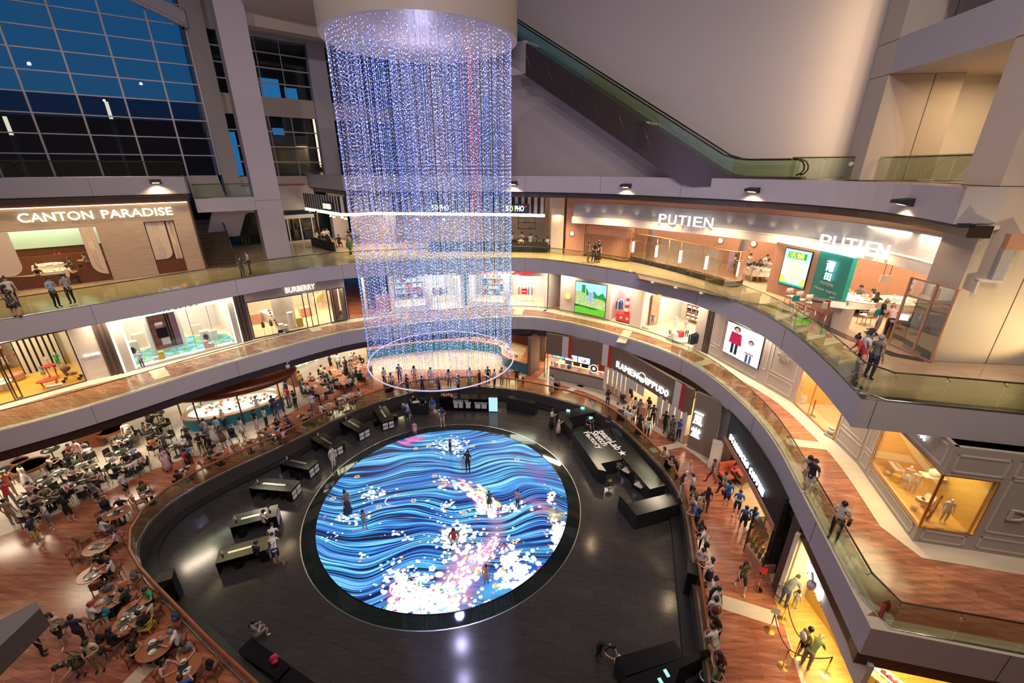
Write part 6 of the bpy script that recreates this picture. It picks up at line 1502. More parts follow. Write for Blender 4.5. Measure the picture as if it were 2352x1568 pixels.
def rtable(x,y,z,r,label,zc=None,cloth=True,n=9):
 pos=Gv(x,y,z+.75);pos.z=z;t=table(pos,'round',r,0,'cloth' if cloth else 'tabletop',label)
 if cloth:
  k=('cloth',r)
  if k not in FP:
   mb=MB();N=32;vs=[]
   for(rr,zz,wv) in((r+.01,.757,0),(r+.02,.70,.01),(r+.04,.42,.05)):
    for i in range(N):a=2*math.pi*i/N;q=rr+wv*math.sin(a*8);vs.append((q*math.cos(a),q*math.sin(a),zz))
   mb.add(vs,[(j*N+i,j*N+(i+1)%N,(j+1)*N+(i+1)%N,(j+1)*N+i) for j in range(2) for i in range(N)]+[tuple(range(N))],True);FP[k]=mb.mesh('tablecloth',M['cloth'])
  o=bpy.data.objects.new('tablecloth',FP[k]);COL.objects.link(o);o.location=pos;tag(o,'white cloth over the '+' '.join(label.split()[:12]),'tablecloth')
 rr=random.Random(int(x*7+y))
 for i in range(n):
  a=rr.random()*6.28;q=r*(.25+.55*rr.random());small(['plate','bowl','plate','cup'][i%4],pos+Vector((math.cos(a)*q,math.sin(a)*q,.762)),a,'white %s on the %s'%(['plate','bowl','plate','cup'][i%4],' '.join(label.split()[:11])),None,None,'dishes on the '+label)
 return t
rtable(110,607,Z2,.8,'nearer round clothed table inside the timber faced restaurant');rtable(125,620,Z2,.75,'right hand round clothed table inside the timber faced restaurant');rtable(112,593,Z2,.7,'back round clothed table inside the timber faced restaurant')
# L2: corner noodle shop with striped awning
M['awn_w']=mat('awning_white',(.6,.58,.56),.7)
def awning(path,z0,z1,label):
 r=empty('striped_awning',(*path[0],z0),0,label,'awning');P=resample(path,.28);o=r.location
 for k,m in((0,'blackm'),(1,'awn_w')):
  mb=MB()
  for i in range(k,len(P)-1,2):mb.wall((P[i][0]-o.x,P[i][1]-o.y),(P[i+1][0]-o.x,P[i+1][1]-o.y),0,z1-z0,.05)
  mb.build('stripe',M[m],r)
SPL=[KP(3.0,-.4),(-14.3,39.9)];SPR=offset(E3r,2.6);SPR=[p for p in SPR if p[0]<3.6]
aw=[(-20.6,44.6),(-15.0,38.9),(-13.6,38.9)]+[p for p in SPR if p[0]>-12.8]
awning(aw,14.35,15.7,'black and white striped awning band round the corner noodle shop')
tag(MB().strip(offset(aw,-.02),offset(aw,.1),14.08,14.3).build('light_strip',emat('bright_strip',(1,.93,.8),7)),'bright white light strip under the striped awning','light')
fa=Fr(aw[0],aw[1]);fb=Fr(aw[3],aw[-1])
def pho(fr,s,label,w=1.9,z=14.4):
 q=empty('shop_sign',fr.v(s,-.12,z),fr.rz,label,'sign');MB().box(0,w,-.02,.06,0,.75).build('board',M['tealboard'],q)
 for t,x,ww,m in(('S',.08,.28,'sign_cool'),('O',.42,.28,'yel_l'),('PHO',.86,.78,'sign_cool')):
  mb=MB();put_text(mb,t,(x,-.03,.14),(1,0,0),(0,0,1),ww,.46,.02,.02);mb.build('lettering',M[m],q)
 st=[((.1 if i%2==0 else.04)*math.sin(i*.6283),(.1 if i%2==0 else.04)*math.cos(i*.6283)) for i in range(10)]
 MB().extr(st,.03,(1.76,-.03,.52),(1,0,0),(0,0,1)).build('star',M['redl'],q)
M['tealboard']=mat('dark_teal_board',(.01,.03,.035),.4);M['yel_l']=emat('yellow_letters',(1,.7,.05),2.5)
pho(fa,fa.L-3.1,'small dark sign board reading SO PHO with a red star left of the crystals')
pho(fb,fb.L*.36,'middle SO PHO sign board seen through the crystal curtain')
s_p=fb.px(1180,470)[0];pho(fb,s_p-.75,'SO PHO sign board with star at the right edge of the crystals',2.1)
struct(MB().strip(offset(aw,5.5),offset(aw,5.7),Z2,15.7).build('wall_shop',M['timber']))
for i in range(4):
 q=at_len(offset(aw,2.6),3+i*5.2)[0];area('noodle_shop_light',(q[0],q[1],14.0),(0,0,0),3,2,130,(1,.75,.45))
lw=[(-19.4,42.0),(-15.9,38.6)];lw2=[(-7.5,38.9),(-3,39.2),(3.2,38.5)]
for P,lab in((lw,'low dark wall of the noodle shop left of the crystals'),(lw2,'low dark wall of the noodle shop right of the crystals')):
 tag(MB().strip(P,offset(P,.15),Z2,Z2+.85).build('low_wall',M['blackm']),lab,'low wall')
struct(MB().strip(offset(lw2,-.3),offset(lw2,.6),Z2,Z2+.03).build('floor',M['dark_stone']))
tag(MB().tube([(-18.2,41.4,Z2),(-18.2,41.4,14.3)],.09,8).build('post',M['dmetal']),'dark post at the left corner of the noodle shop','post')
for i,(s,o) in enumerate(((2.0,1.6),(3.2,1.4),(4.4,1.7),(5.6,1.5),(14,1.5),(16.5,1.5))):
 q=at_len(offset(aw,o),s)[0];rr_=empty('pendant_lamp',(q[0],q[1],13.5),0,'small conical pendant lamp in the noodle shop','lamp','conical lamps in the noodle shop');MB().lathe([(.16,0),(.03,.16)],0,0,10).build('lamp_shade',M['led_warm'],rr_);MB().tube([(0,0,.16),(0,0,2.25)],.008,3).build('cord',M['blackm'],rr_)
mb=MB().extr([(-.0,0),(1.4,0),(1.35,.7),(1.0,1.25),(.5,1.5),(.15,1.2),(0,.6)],.03,(0,0,0),(1,0,0),(0,0,1));tag(mb.build('ornate_screen',M['metal'],None,Gv(752,572,Z2),-.75),'rounded metal openwork screen before the noodle shop','screen')
plant(Gv(806,584,Z2),'leafy green bush in black pot beside the left edge of the crystals',1.2,70,spread=.5,potm='blackm')
r=empty('hanging_shelf',(1.4,42.0,12.6),-.1,'black hanging shelf with bottles in the noodle shop right of the crystals','shelf');mb=MB()
for z in(0,.55):mb.cbox(0,0,z,1.7,.3,.03)
for x in(-.8,.8):mb.cbox(x,0,.7,.03,.3,1.5)
mb.build('shelf_frame',M['blackm'],r)
for i in range(9):tag(MB().lathe([(.05,0),(.05,.16),(.02,.22)],0,0,8).build('bottle',[M['gold'],M['greige'],MATS['yellow_paint']][i%3],None,(.75+i*.16,42.0,12.62+(.55 if i%2 else 0))),'amber bottle on the black hanging shelf','bottle','bottles on the black hanging shelf')
E_w=G(1297,585,Z2)
struct(MB().prism([(3.4,38.2),(4.4,37.5),(4.6,42),(3.5,42)],Z2,15.9).build('wall_back',M['greige']))
area('corner_lamp',(3.7,37.6,14.3),(0,0,0),.8,.5,25,WARM)
# L2: salmon wood restaurant
PT=offset(E3r[:-1],2.0);sA=nearest_len(PT,(5.1,36.6));sZ=polylen(PT)[-1]-.7;BP_=sub(PT,sA,sZ,.6)
ptop=resample(BP_,.6)
band_=empty('sign_band',(*BP_[len(BP_)//2],13.8),0,'long curved grey fabric sign band of the salmon wood restaurant','sign');o=band_.location
rl=lambda P:[(p[0]-o.x,p[1]-o.y) for p in P]
MB().strip(rl(BP_),rl(offset(BP_,.3)),.5,1.58).build('fabric_band',M['fabricband'],band_)
MB().strip(rl(offset(BP_,-.35)),rl(offset(BP_,.35)),.42,.5).strip(rl(offset(BP_,-.35)),rl(offset(BP_,-.28)),.0,.46).build('white_lip',M['whitewall'],band_)
struct(MB().strip(offset(BP_,.02),offset(BP_,.5),15.38,15.9).build('wall_shop',M['putwood']))
Lb=polylen(BP_)[-1];k=1.2;nb=0
while k<Lb-.3:
 p,d=at_len(BP_,k);spot('band_uplight',(p[0]+d[1]*.2,p[1]-d[0]*.2,14.4),(p[0]-d[1]*.02,p[1]+d[0]*.02,15.3),9,WARM2,52,.6,.03);k+=1.35
def band_text(x0,y0,x1,y1,label,h,z):
 fr=None
 for a,b in zip(BP_[:-1],BP_[1:]):
  for(x,y) in((x0,y0),):
   q=W(x,y,a,b);t=((q.x-a[0])*(b[0]-a[0])+(q.y-a[1])*(b[1]-a[1]))/((b[0]-a[0])**2+(b[1]-a[1])**2)
   if 0<=t<=1:s0=nearest_len(BP_,(q.x,q.y))
  q=W(x1,y1,a,b);t=((q.x-a[0])*(b[0]-a[0])+(q.y-a[1])*(b[1]-a[1]))/((b[0]-a[0])**2+(b[1]-a[1])**2)
  if 0<=t<=1:s1=nearest_len(BP_,(q.x,q.y))
 return s0,s1
def curved_text(path,s0,s1,txt,z,h,m,label,off=-.2,ext=.04,bold=.0,adv=None):
 P0,_=at_len(path,(s0+s1)/2);mb=MB();n=len(txt);wts=[{'I':.45,' ':.5,'M':1.2,'1':.6}.get(ch_,1) for ch_ in txt];T=sum(wts);s=s0
 for ch_,w in zip(txt,wts):
  st=(s1-s0)*w/T
  if ch_!=' ':
   p,d=at_len(path,s+st*.08);put_text(mb,ch_,(p[0]-d[1]*off-P0[0],p[1]+d[0]*off-P0[1],0),(d[0],d[1],0),(0,0,1),st*.78 if ch_!='I' else st*.4,h,ext,bold)
  s+=st
 return tag(mb.build('shop_sign',M[m],None,(P0[0],P0[1],z)),label,'sign')
s0,s1=band_text(1517,512,1645,525,'',0,0);curved_text(BP_,s0,s1,'PUTIEN',14.27,.66,'sign_white','left glowing white letters PUTIEN on the curved fabric band',-.38)
s0,s1=band_text(1888,568,2056,602,'',0,0);curved_text(BP_,s0,s1,'PUTIEN',13.98,.68,'sign_white','right glowing white letters PUTIEN nearest the tall pillar',-.38)
wl1=[G(*p,Z2) for p in((1297,585),(1340,587))];wl2=smooth(resample(catmull([G(*p,Z2) for p in((1337,586),(1370,590),(1410,597),(1436,602),(1450,598))],6),.3),2)
struct(MB().strip(wl1,offset(wl1,.3),Z2,15.9).build('wall_shop',M['putwood']))
struct(MB().strip(wl2,offset(wl2,.3),Z2+1.85,13.55).build('wall_shop',M['putwood']))
struct(MB().strip(offset(wl2,.1),offset(wl2,.3),Z2,Z2+1.9).build('wall_shop',M['darkwood']))
q=empty('slat_screen',(*wl2[0],Z2),0,'curved screen of thin vertical oak slats beside the glass screen','screen');P=resample(wl2,.11);SM=MB().cbox(0,0,.98,.05,.1,1.75).mesh('slat',M['slats'])
for i,p in enumerate(P[:100]):mesh_obj('slat',SM,q,(p[0]-wl2[0][0],p[1]-wl2[0][1],0))
def round_lamp(pos,rz,label,r_=.2):
 q=empty('round_wall_lamp',pos,rz,label,'wall lamp');MB().lathe([(r_,0),(r_,.05),(r_*.8,.06)],0,0,20,False).build('rim',M['gold'],q).rotation_euler=(1.5708,0,0);MB().lathe([(r_*.78,.05),(r_*.7,.09)],0,0,20,False).build('diffuser',M['led_white'],q).rotation_euler=(1.5708,0,0)
fw=Fr(wl1[0],wl1[1]);sq,zq=fw.px(1314,536);round_lamp(fw.v(sq,-.02,zq),fw.rz,'round brass wall lamp on the wood wall left of the slats')
BK=smooth(resample(catmull([(3.3,43.5),(6.5,41),(12.5,38.5),(17.5,32.5),(20.5,27),(22.0,21.5)],8),.8),2)
struct(MB().strip(BK,offset(BK,.3),Z2,15.9).build('wall_back',M['putwood']))
fl_=[G(*p,Z2) for p in((1470,640),(1700,690),(1770,700),(1870,735),(1960,775),(2060,812),(2118,822))]
struct(MB().strip(fl_,[(10,41),(17,33.5),(18.5,31.5),(20.5,28),(21.5,24),(22.5,20),(23,18)],Z2,Z2+.006).build('floor',M['terrazzo']))
bf=[(p[0],p[1]) for p in fl_];struct(MB().strip(offset(bf,-.45),bf,Z2-.005,Z2+.008).build('floor',M['dark_stone']))
for(x,y,e) in((11.5,35.5,150),(15.5,31,170),(18.5,26,200),(19,21,200),(18.3,18,130)):area('restaurant_light',(x,y,15.3),(0,0,0),2.5,2.5,e*1.7,(1,.76,.54))
for(x,y) in((1655,552),(1731,559)):
 b_=None
 for a,b in zip(BK[:-1],BK[1:]):
  qq=W(x,y,a,b);t=((qq.x-a[0])*(b[0]-a[0])+(qq.y-a[1])*(b[1]-a[1]))/((b[0]-a[0])**2+(b[1]-a[1])**2)
  if 0<=t<=1 and qq.y>0:b_=(qq,math.atan2(b[1]-a[1],b[0]-a[0]))
 if b_:round_lamp((b_[0].x,b_[0].y-.05,b_[0].z),b_[1],'%s round lamp on the wood back wall behind the glass screen'%('left' if x<1700 else 'right'),.24)
gsP=smooth(resample(catmull([G(*p,Z2) for p in((1447,600),(1500,612),(1560,628),(1620,645),(1680,662),(1705,655))],6),.4),3)
q=empty('glass_screen',(*gsP[0],Z2),0,'curved ribbed glass screen with brass rail and upright tube lamps','screen');O=q.location;rl2=lambda P,z=0:[(p[0]-O.x,p[1]-O.y) for p in P]
M['frost']=glassmat('ribbed_glass',(.80,.72,.62),.3,.25)
MB().strip(rl2(gsP),rl2(offset(gsP,.1)),0,.38).build('plinth',M['blackm'],q);MB().strip(rl2(gsP),rl2(offset(gsP,.03)),.38,2.2).build('glass_panel',M['frost'],q)
MB().tube([(p[0]-O.x,p[1]-O.y,2.22) for p in gsP],.04,6).build('top_rail',M['gold'],q);MB().tube([(p[0]-O.x,p[1]-O.y,1.7) for p in gsP],.012,4).build('mid_rail',M['gold'],q)
L=polylen(gsP)[-1]
for i in range(9):
 p,d=at_len(gsP,L*(i+.15)/9);MB().tube([(p[0]-O.x,p[1]-O.y,0),(p[0]-O.x,p[1]-O.y,2.2)],.025,5).build('post',M['gold'],q)
 if i%2==0:MB().tube([(p[0]-O.x+d[1]*.06,p[1]-O.y-d[0]*.06,.75),(p[0]-O.x+d[1]*.06,p[1]-O.y-d[0]*.06,1.6)],.04,6).build('tube_lamp',M['led_white'],q)
for(x,y) in((1502,600),(1715,640)):g_=G(x,y,Z2);struct(MB().lathe([(.3,Z2),(.3,15.9)],g_[0],g_[1]+1.2,16).build('wall_back',M['grey_panel']))
P1a,P1b,P1c=G(1759,669,Z2),G(1852,697,Z2),G(1921,726,Z2);fp=Fr(P1a,P1b);ft=Fr(P1b,P1c)
front(fp,0,fp.L,Z2,14.0,.25,'putwood');front(ft,0,ft.L,Z2,13.95,.25,'tealp')
tag(MB().wall(fp.p(-.05,-.06),ft.p(ft.L,-.06),14.0,14.3,.3).build('light_box',emat('tile_light',(1,.88,.68),3.5)),'bright tiled light band on top of the poster wall','light')
def menu(u,v):
 if v>.76:return(.04,.32,.03) if(.12<u<.85 and v<.93) else(.4,.85,.85)
 if v>.68:return(.5,.85,.9)
 if v<.06:return(.02,.45,.35)
 d=(u-.52)**2+((v-.42)*.9)**2
 n=math.sin(u*61)*math.sin(v*47)
 if d<.1:return(.9,.75,.55) if n>.2 else((.75,.45,.2) if n>-.3 else(.95,.9,.85))
 return(.8,.9,.6) if d<.16 else((.9,.75,.1) if v<.25 else(.6,.88,.85))
s_0=fp.px(1806,580)[0];s_1=fp.px(1848,590)[0]
mr=screen_picture(fp,.75,fp.L-.35,11.75,13.75,'bright menu screen with green heading and a noodle dish',menu,-.06,50,80,1.3,'menu_screen')
mb=MB();put_text(mb,'活鰻',(.25,-.02,1.55),(1,0,0),(0,0,1),(fp.L-1.1)*.62,.3,.005,.01);mb.build('lettering',emat('gold_letters',(1,.85,.15),1.5),mr)
sign(ft,'莆田',ft.L*.36,ft.L*.66,12.9,.5,'sign_cool','glowing pair of brush characters on the teal panel',-.08,.02)
bpy.data.objects.remove(bpy.data.objects[-1]) if False else None
mb=MB();put_text(mb,'莆',ft.v(ft.L*.36,-.09,13.05),ft.ux,(0,0,1),.55,.55,.02,.01);put_text(mb,'田',ft.v(ft.L*.4,-.09,12.6),ft.ux,(0,0,1),.4,.36,.02,.01)
sgn=[o_ for o_ in COL.objects if o_.get('label','').startswith('glowing pair')][0];bpy.data.objects.remove(sgn)
tag(mb.build('shop_sign',M['sign_cool']),'glowing pair of brush characters on the teal panel','sign')
sign(ft,'PUTIEN',ft.L*.3,ft.L*.68,12.32,.14,'moulding','small raised letters PUTIEN under the glowing characters',-.04,.02)
sign(ft,'FRESH TASTE',ft.L*.14,ft.L*.84,12.0,.1,'moulding','line of small raised capitals low on the teal panel',-.04,.02)
ge=Fr(G(2056,800,Z2),G(2121,826,Z2));frames(Fr(G(2040,790,Z2),G(2125,828,Z2)),[0,1.1,1.9],Z2+.05,13.9,'putwood',.07,rails=(13.2,))
r=empty('menu_stand',Gv(2095,790,Z2),-.3,'tall black menu stand with white lettering inside the glass end','sign');MB().cbox(0,0,1.25,.75,.04,1.9).build('board',M['blackm'],r);MB().lathe([(.2,0),(.2,.02),(.02,.04),(.02,.4)],0,0,10).build('stand',M['metal'],r)
mb=MB()
for i in range(13):mb.cbox(0,-.03,.5+i*.1,.55-.1*(i%3),.01,.045)
mb.build('text_lines',M['sign_white'],r);MB().extr([(-.2,0),(.2,.05),(.1,.3),(0,.1)],.01,(0,-.03,1.85),(1,0,0),(0,0,1)).build('emblem',emat('blue_emblem',(.05,.35,1),1),r)
def rep(label,kind,pos,ang,k='pal'):return chair(pos,ang,k,label)
for i,(x,y,nm) in enumerate(((1815,690,'first'),(1838,698,'second'),(1860,706,'third'),(1878,716,'fourth'))):chair(Gv(x,y,Z2+.2)-Vector((0,0,.2)),10,'pal','pale armchair waiting against the poster wall, %s from the left'%nm)
box_thing('host_desk',Gv(1893,738,Z2),(1.3,.6,1.0),'putwood',-.75,'wood host desk with zigzag carving and black top','desk');tag(MB().cbox(0,0,.02,1.4,.7,.04).build('desk_top',M['blackm'],None,Gv(1893,738,Z2)+Vector((0,0,1.0)),-.75),'black stone slab on the zigzag host desk','desk top')
tag(MB().lathe([(.42,0),(.46,1.0)],0,0,14,False,1,.6).build('lectern',M['greige'],None,Gv(1927,752,Z2)),'grey curved lectern beside the host desk','lectern')
tag(MB().cbox(0,0,0,.6,.42,.02,-.5,.5).build('menu_card',M['cloth'],None,Gv(1925,700,Z2+1.2)),'open menu card with pictures on the grey lectern','menu')
for i in range(3):box_thing('paper_box',Gv(1893+i*7,708-i*6,Z2+1.05),(.2,.16,.28),['greige','redp','tealp'][i],-.7,['grey','red','teal'][i]+' carton on the black topped host desk','box')
rtable(1970,683,Z2,1.1,'large round clothed table beside the host desk',n=16);rtable(2072,690,Z2,1.0,'round clothed table at the right back of the restaurant',n=10);rtable(1745,618,Z2,.8,'round clothed table seen through the gap left of the poster wall',n=8)
for i,(x,y,a,nm) in enumerate(((1985,735,200,'before the large clothed table'),(2010,715,240,'right of the large clothed table'),(2050,712,160,'before the right back table'),(2090,715,180,'at the right back table, near the glass'),(1740,640,180,'before the gap table'),(1722,632,150,'left of the gap table'))):chair(Gv(x,y,Z2+.2)-Vector((0,0,.2)),a,'pal','pale oak armchair '+nm)
box_thing('cashier_desk',Gv(2062,775,Z2),(1.0,.7,1.05),'putwood',-.5,'tall wood cashier desk by the glass end','desk')
q=box_thing('tablet',Gv(2072,735,Z2+1.1),(.35,.02,.25),'sign_cool',-.5,'lit tablet on the cashier desk','tablet')
HS=empty('hanging_sign',Gv(2036,620,Z2+3.2),0,'grey blank sign hung from two cords','sign');HS.location=Vector((*W(2036,632,(0,20.5),(1,20.5)).xy,12.9));MB().cbox(0,0,.1,.5,.05,.32).build('board',M['greige'],HS)
for x in(-.15,.15):MB().tube([(x,0,.25),(x,0,3.1)],.012,4).build('cord',M['blackm'],HS)
for(x,y,nm) in((1898,562,'left'),(2040,570,'right')):pass
def stanchion(pos,label,m='metal',h=.95,br=.17,group=None,disc=True):
 r=empty('barrier_post',pos,0,label,'barrier post',group);MB().lathe([(br,0),(br,.015),(.04,.035)],0,0,16,False).build('base',M[m] if isinstance(m,str) else m,r);MB().tube([(0,0,.03),(0,0,h)],.024,7).build('pole',M[m] if isinstance(m,str) else m,r);return r
def belt(a,b,z,m,label,sag=0,w=.025):
 a=Vector(a);b=Vector(b);mb=MB();P=[a.lerp(b,i/8)+Vector((0,0,z-sag*4*(i/8)*(1-i/8))) for i in range(9)]
 if sag:mb.tube([p-P[0] for p in P],.02,5)
 else:mb.wall((0,0),(b.x-a.x,b.y-a.y),-w,w,.006)
 return tag(mb.build('barrier_belt' if not sag else 'barrier_rope',m,None,P[0]),label,'barrier belt')
sp_=[Gv(*p,Z2) for p in((1816,734),(1840,746),(1862,757),(1884,770),(2003,770))]
for i,p in enumerate(sp_):stanchion(p,'steel barrier post behind the balustrade before the restaurant, %s from the left'%['first','second','third','fourth','last'][i])
belt(sp_[0],sp_[1],.9,CL['r'][1],'red belt between the first two steel posts');belt(sp_[1],sp_[2],.9,CL['r'][1],'red belt between the second and third steel posts');belt(sp_[2],sp_[3],.9,CL['r'][1],'red belt between the third and fourth steel posts')
for(x,y,nm) in((1816,734,'first steel post'),(2003,770,'right hand steel post')):box_thing('small_sign',Gv(x,y,Z2)+Vector((0,0,.95)),(.32,.03,.28),'tealp',0,'small teal sign on the '+nm,'sign')
gd=Fr(G(2285,838,Z2),(24,14.6));front(Fr((18.9,15.7),(25,14.6)),.1,6,Z2,15.9,.2,'putwood',[(.4,3,Z2+.3,14)]);area('doorway_light',(20.5,17,14),(0,0,0),1.5,1.5,120,WARM)
struct(MB().wall((18.5,18.6),(25,17.6),Z2,15.9,.2).build('wall_back',M['greige']))
# L0 SHOPS, RIGHT
def on_path(path,px,py):
 best=None
 for a,b in zip(path[:-1],path[1:]):
  q=W(px,py,a,b);t=((q.x-a[0])*(b[0]-a[0])+(q.y-a[1])*(b[1]-a[1]))/((b[0]-a[0])**2+(b[1]-a[1])**2);e=max(0,-t,t-1)
  if q.y>3 and(best is None or e<best[0]):best=(e,nearest_len(path,(q.x,q.y)),q.z)
 return best[1:]
M['ribwood']=mat('ribbed_brown_cladding',(.17,.11,.075),.5,noise=.35,nscale=4,stretch=(9,9,.3));M['noren']=mat('white_cloth_curtain',(.60,.56,.50),.8);M['holepanel']=mat('perforated_bronze',(.22,.17,.12),.4,noise=.4,nscale=30)
M['couch']=mat('orange_leather',(.45,.10,.05),.4);M['redcloth']=mat('red_strip',(.5,.02,.02),.6)
ZB1=Z1-FA-.5
QP=smooth(resample([(2.9,33.9),(7.8,31.3),(9.6,27.8),(11.4,23.9)],.5),3)
struct(MB().strip(QP,offset(QP,.25),3.15,ZB1+.6).build('wall_shop',M['ribwood']))
for px0,px1,y in((1300,1308,800),(1391,1398,830),(1557,1566,905)):
 s0,z=on_path(QP,px0,y);s1,_=on_path(QP,px1,y);a=sub(QP,s0-.35,s1-.1);b=sub(QP,s1-.1,s1+.2);struct(MB().strip(offset(a,-.01),offset(a,.1),3.16,ZB1+.6).build('trim_30',M['noren']));struct(MB().strip(offset(b,-.012),offset(b,.1),3.16,ZB1+.6).build('trim_31',M['redcloth']))
s0=on_path(QP,1417,838)[0];s1=on_path(QP,1469,857)[0];s2=on_path(QP,1487,865)[0];s3=on_path(QP,1540,892)[0]
curved_text(QP,s0,s1,'RAMEN',3.55,.5,'sign_cool','lit white word RAMEN left of the round bowl logo',-.05);curved_text(QP,s2,s3,'IPPUDO',3.55,.5,'sign_cool','lit white word IPPUDO right of the round bowl logo',-.05)
p,d=at_len(QP,(s1+s2)/2-.05);r=empty('bowl_logo',(p[0]+d[1]*.06,p[1]-d[0]*.06,3.85),math.atan2(d[1],d[0]),'lit round noodle bowl logo between the two ramen sign words','sign');MB().tube([(.36*math.cos(a*.2618),0,.36*math.sin(a*.2618)) for a in range(24)],.03,5,True).build('ring',M['sign_cool'],r);mb=MB()
for i in range(4):mb.box(-.3+.04*i,.3-.04*i,-.02,.01,-.05-.07*i,-.015-.07*i)
mb.build('waves',M['sign_cool'],r)
k0=on_path(QP,1262,840)[0];k1=on_path(QP,1386,880)[0];kp=sub(QP,max(0,k0),k1)
M['counterrib']=mat('grey_ribbed_counter',(.30,.26,.22),.5,noise=.2,nscale=10,stretch=(1,1,8))
q=empty('shop_counter',(*kp[0],Z0),0,'long ribbed grey counter with wood top under the menu screens','counter');O=q.location;rl3=lambda P:[(p[0]-O.x,p[1]-O.y) for p in P]
MB().strip(rl3(kp),rl3(offset(kp,.7)),.08,1.1).build('body',M['counterrib'],q);MB().strip(rl3(offset(kp,-.08)),rl3(offset(kp,.8)),1.1,1.18).build('worktop',M['putwood'],q);MB().strip(rl3(offset(kp,-.01)),rl3(kp),.95,1.0).build('dark_line',M['blackm'],q)
def back_room(path,depth,z1,wm,fm,e,n,col=WARM2):
 struct(MB().strip(offset(path,depth),offset(path,depth+.2),Z0,z1).build('wall_shop',M[wm]));struct(MB().strip(path,offset(path,depth),Z0,Z0+.01).build('floor',M[fm]));L=polylen(path)[-1]
 for i in range(n):p,d=at_len(offset(path,depth*.45),L*(i+.5)/n);area('shop_ceiling_light',(*p,z1-.35),(0,0,math.atan2(d[1],d[0])),L/n*.7,depth*.5,e/n,col)
back_room(sub(QP,0,k1+.1),4,4.6,'ribwood','shopfloor',200,2);back_room(sub(QP,k1+.2,polylen(QP)[-1]),5.5,4.6,'ribwood','beige_floor',190,2,WARM)
fk=Fr(QP[0],QP[int(len(QP)*.38)]);
for i,(x0,x1,c1,c2) in enumerate(((1269,1297,(.15,.5,.95),(.9,.95,1)),(1298,1327,(.5,.8,.95),(.8,.05,.1)),(1328,1357,(.5,.8,.95),(.8,.05,.1)))):
 a,za=fk.px(x0,815,.1);b,zb=fk.px(x1,820,.1)
 screen_picture(fk,a+.02,b-.02,2.95,3.5,['left menu screen in blue with pale cones','middle menu screen with red food picture','right menu screen with red food picture'][i]+' above the ribbed counter',lambda u,v,A=c1,B=c2:B if((u-.5)**2*3+(v-.45)**2*2<.12 and not(u-.45)**2*9+(v-.5)**2*5<.06) else A,-.0+.06,24,14,1.3,'menu_screen')
for i,m in enumerate('hrnhr'):p,d=at_len(offset(QP,.9),k0+1.4+i*.75);tag(MB().cbox(0,0,0,.6,.04,.8).build('hanging_cloth',CL[m][1],None,(*p,2.55),math.atan2(d[1],d[0])),'%s cloth hanging behind the ribbed counter, %s from the left'%(['tan','red','navy','tan','red'][i],['first','second','third','fourth','last'][i]),'cloth')
p,d=at_len(offset(QP,.3),k1-1.0);r=empty('round_sign',(*p,2.55),math.atan2(d[1],d[0]),'round black and white lit sign at the right end of the counter','sign');MB().lathe([(.4,0),(.4,.05)],0,0,24,False).build('disc',M['blackm'],r).rotation_euler=(1.57,0,0);MB().tube([(.34*math.cos(a*.2618),-.06,.34*math.sin(a*.2618)) for a in range(24)],.035,4,True).build('lit_ring',M['sign_cool'],r);MB().lathe([(.14,.05),(.14,.07)],0,0,16,False).build('lit_centre',M['sign_cool'],r).rotation_euler=(1.57,0,0)
for i,t in enumerate((.5,1.1,1.7,2.6,3.6,4.6)):p,d=at_len(offset(QP,.35),k0+t);box_thing('counter_box',(*p,Z0+1.19),(.3,.22,.28),['whitewall','greige',CL['b'][1],'whitewall','greige','cloth'][i],.4*i,'%s on the ribbed counter, %s from the left'%(['white rack','grey rack','blue bin','white box','grey tray','pale jar'][i],['first','second','third','fourth','fifth','last'][i]),'box')
for k,(x,y) in enumerate(((1264,833),(1268,834))):tag(MB().lathe([(.03,0),(.08,.2),(.1,.26),(.07,.36),(.01,.46)],0,0,12).build('ice_cream_cone',M['whitewall'],None,(*at_len(offset(QP,.25),k0+.12+k*.25)[0],Z0+1.18)),'%s giant ice cream cone model on the counter end'%['left','right'][k],'ornament')
tag(MB().cbox(0,0,1.2,.3,.1,2.0).build('vertical_banner',M['cloth'],None,(*at_len(QP,k1+.15)[0],Z0),-.7),'narrow cream banner with black brush strokes at the counter end','banner')
def noren(px0,px1,z0,z1,label,y=900,n=5):
 s0=on_path(QP,px0,y)[0];s1=on_path(QP,px1,y+40)[0]
 if s1<s0+.2:s1=s0+1.5
 P=sub(QP,s0,s1,.08);r=empty('cloth_curtain',(*P[0],z0),0,label,'curtain');O=r.location;k=len(P)//n
 for j in range(n):
  seg=P[j*k:(j+1)*k]
  if len(seg)<2:continue
  seg=[(p[0]-O.x,p[1]-O.y) for p in seg];seg=[(p[0],p[1]+.035*math.sin(i*1.3)) for i,p in enumerate(seg)];MB().strip(seg,offset(seg,.012),0,z1-z0).build('curtain_panel',M['noren'],r)
noren(1396,1442,1.15,3.2,'white cloth curtain panels left of the ramen shop entrance',880);noren(1446,1478,2.4,3.2,'short white curtain over the ramen shop entrance',880,2);noren(1508,1583,1.0,3.3,'long white cloth curtain panels right of the ramen shop entrance',930,5)
tag(MB().strip(sub(QP,k1+.3,k1+2.6),offset(sub(QP,k1+.3,k1+2.6),.4),Z0,Z0+.75).build('waiting_bench',M['putwood']),'low wood box bench under the left curtain panels','bench')
q=on_path(QP,1508,950)[0];tag(MB().strip(sub(QP,q,q+4),offset(sub(QP,q,q+4),.45),Z0,Z0+.7).build('waiting_bench',M['putwood']),'low wood shelf bench under the right curtain panels','bench')
pv=Fr(G(1577,1026,Z0),G(1634,1056,Z0));front(pv,0,pv.L,Z0,ZB1+.6,.2,'holepanel')
sgs=[('一',3.65,.12),('風',2.85,.7),('堂',1.95,.7)]
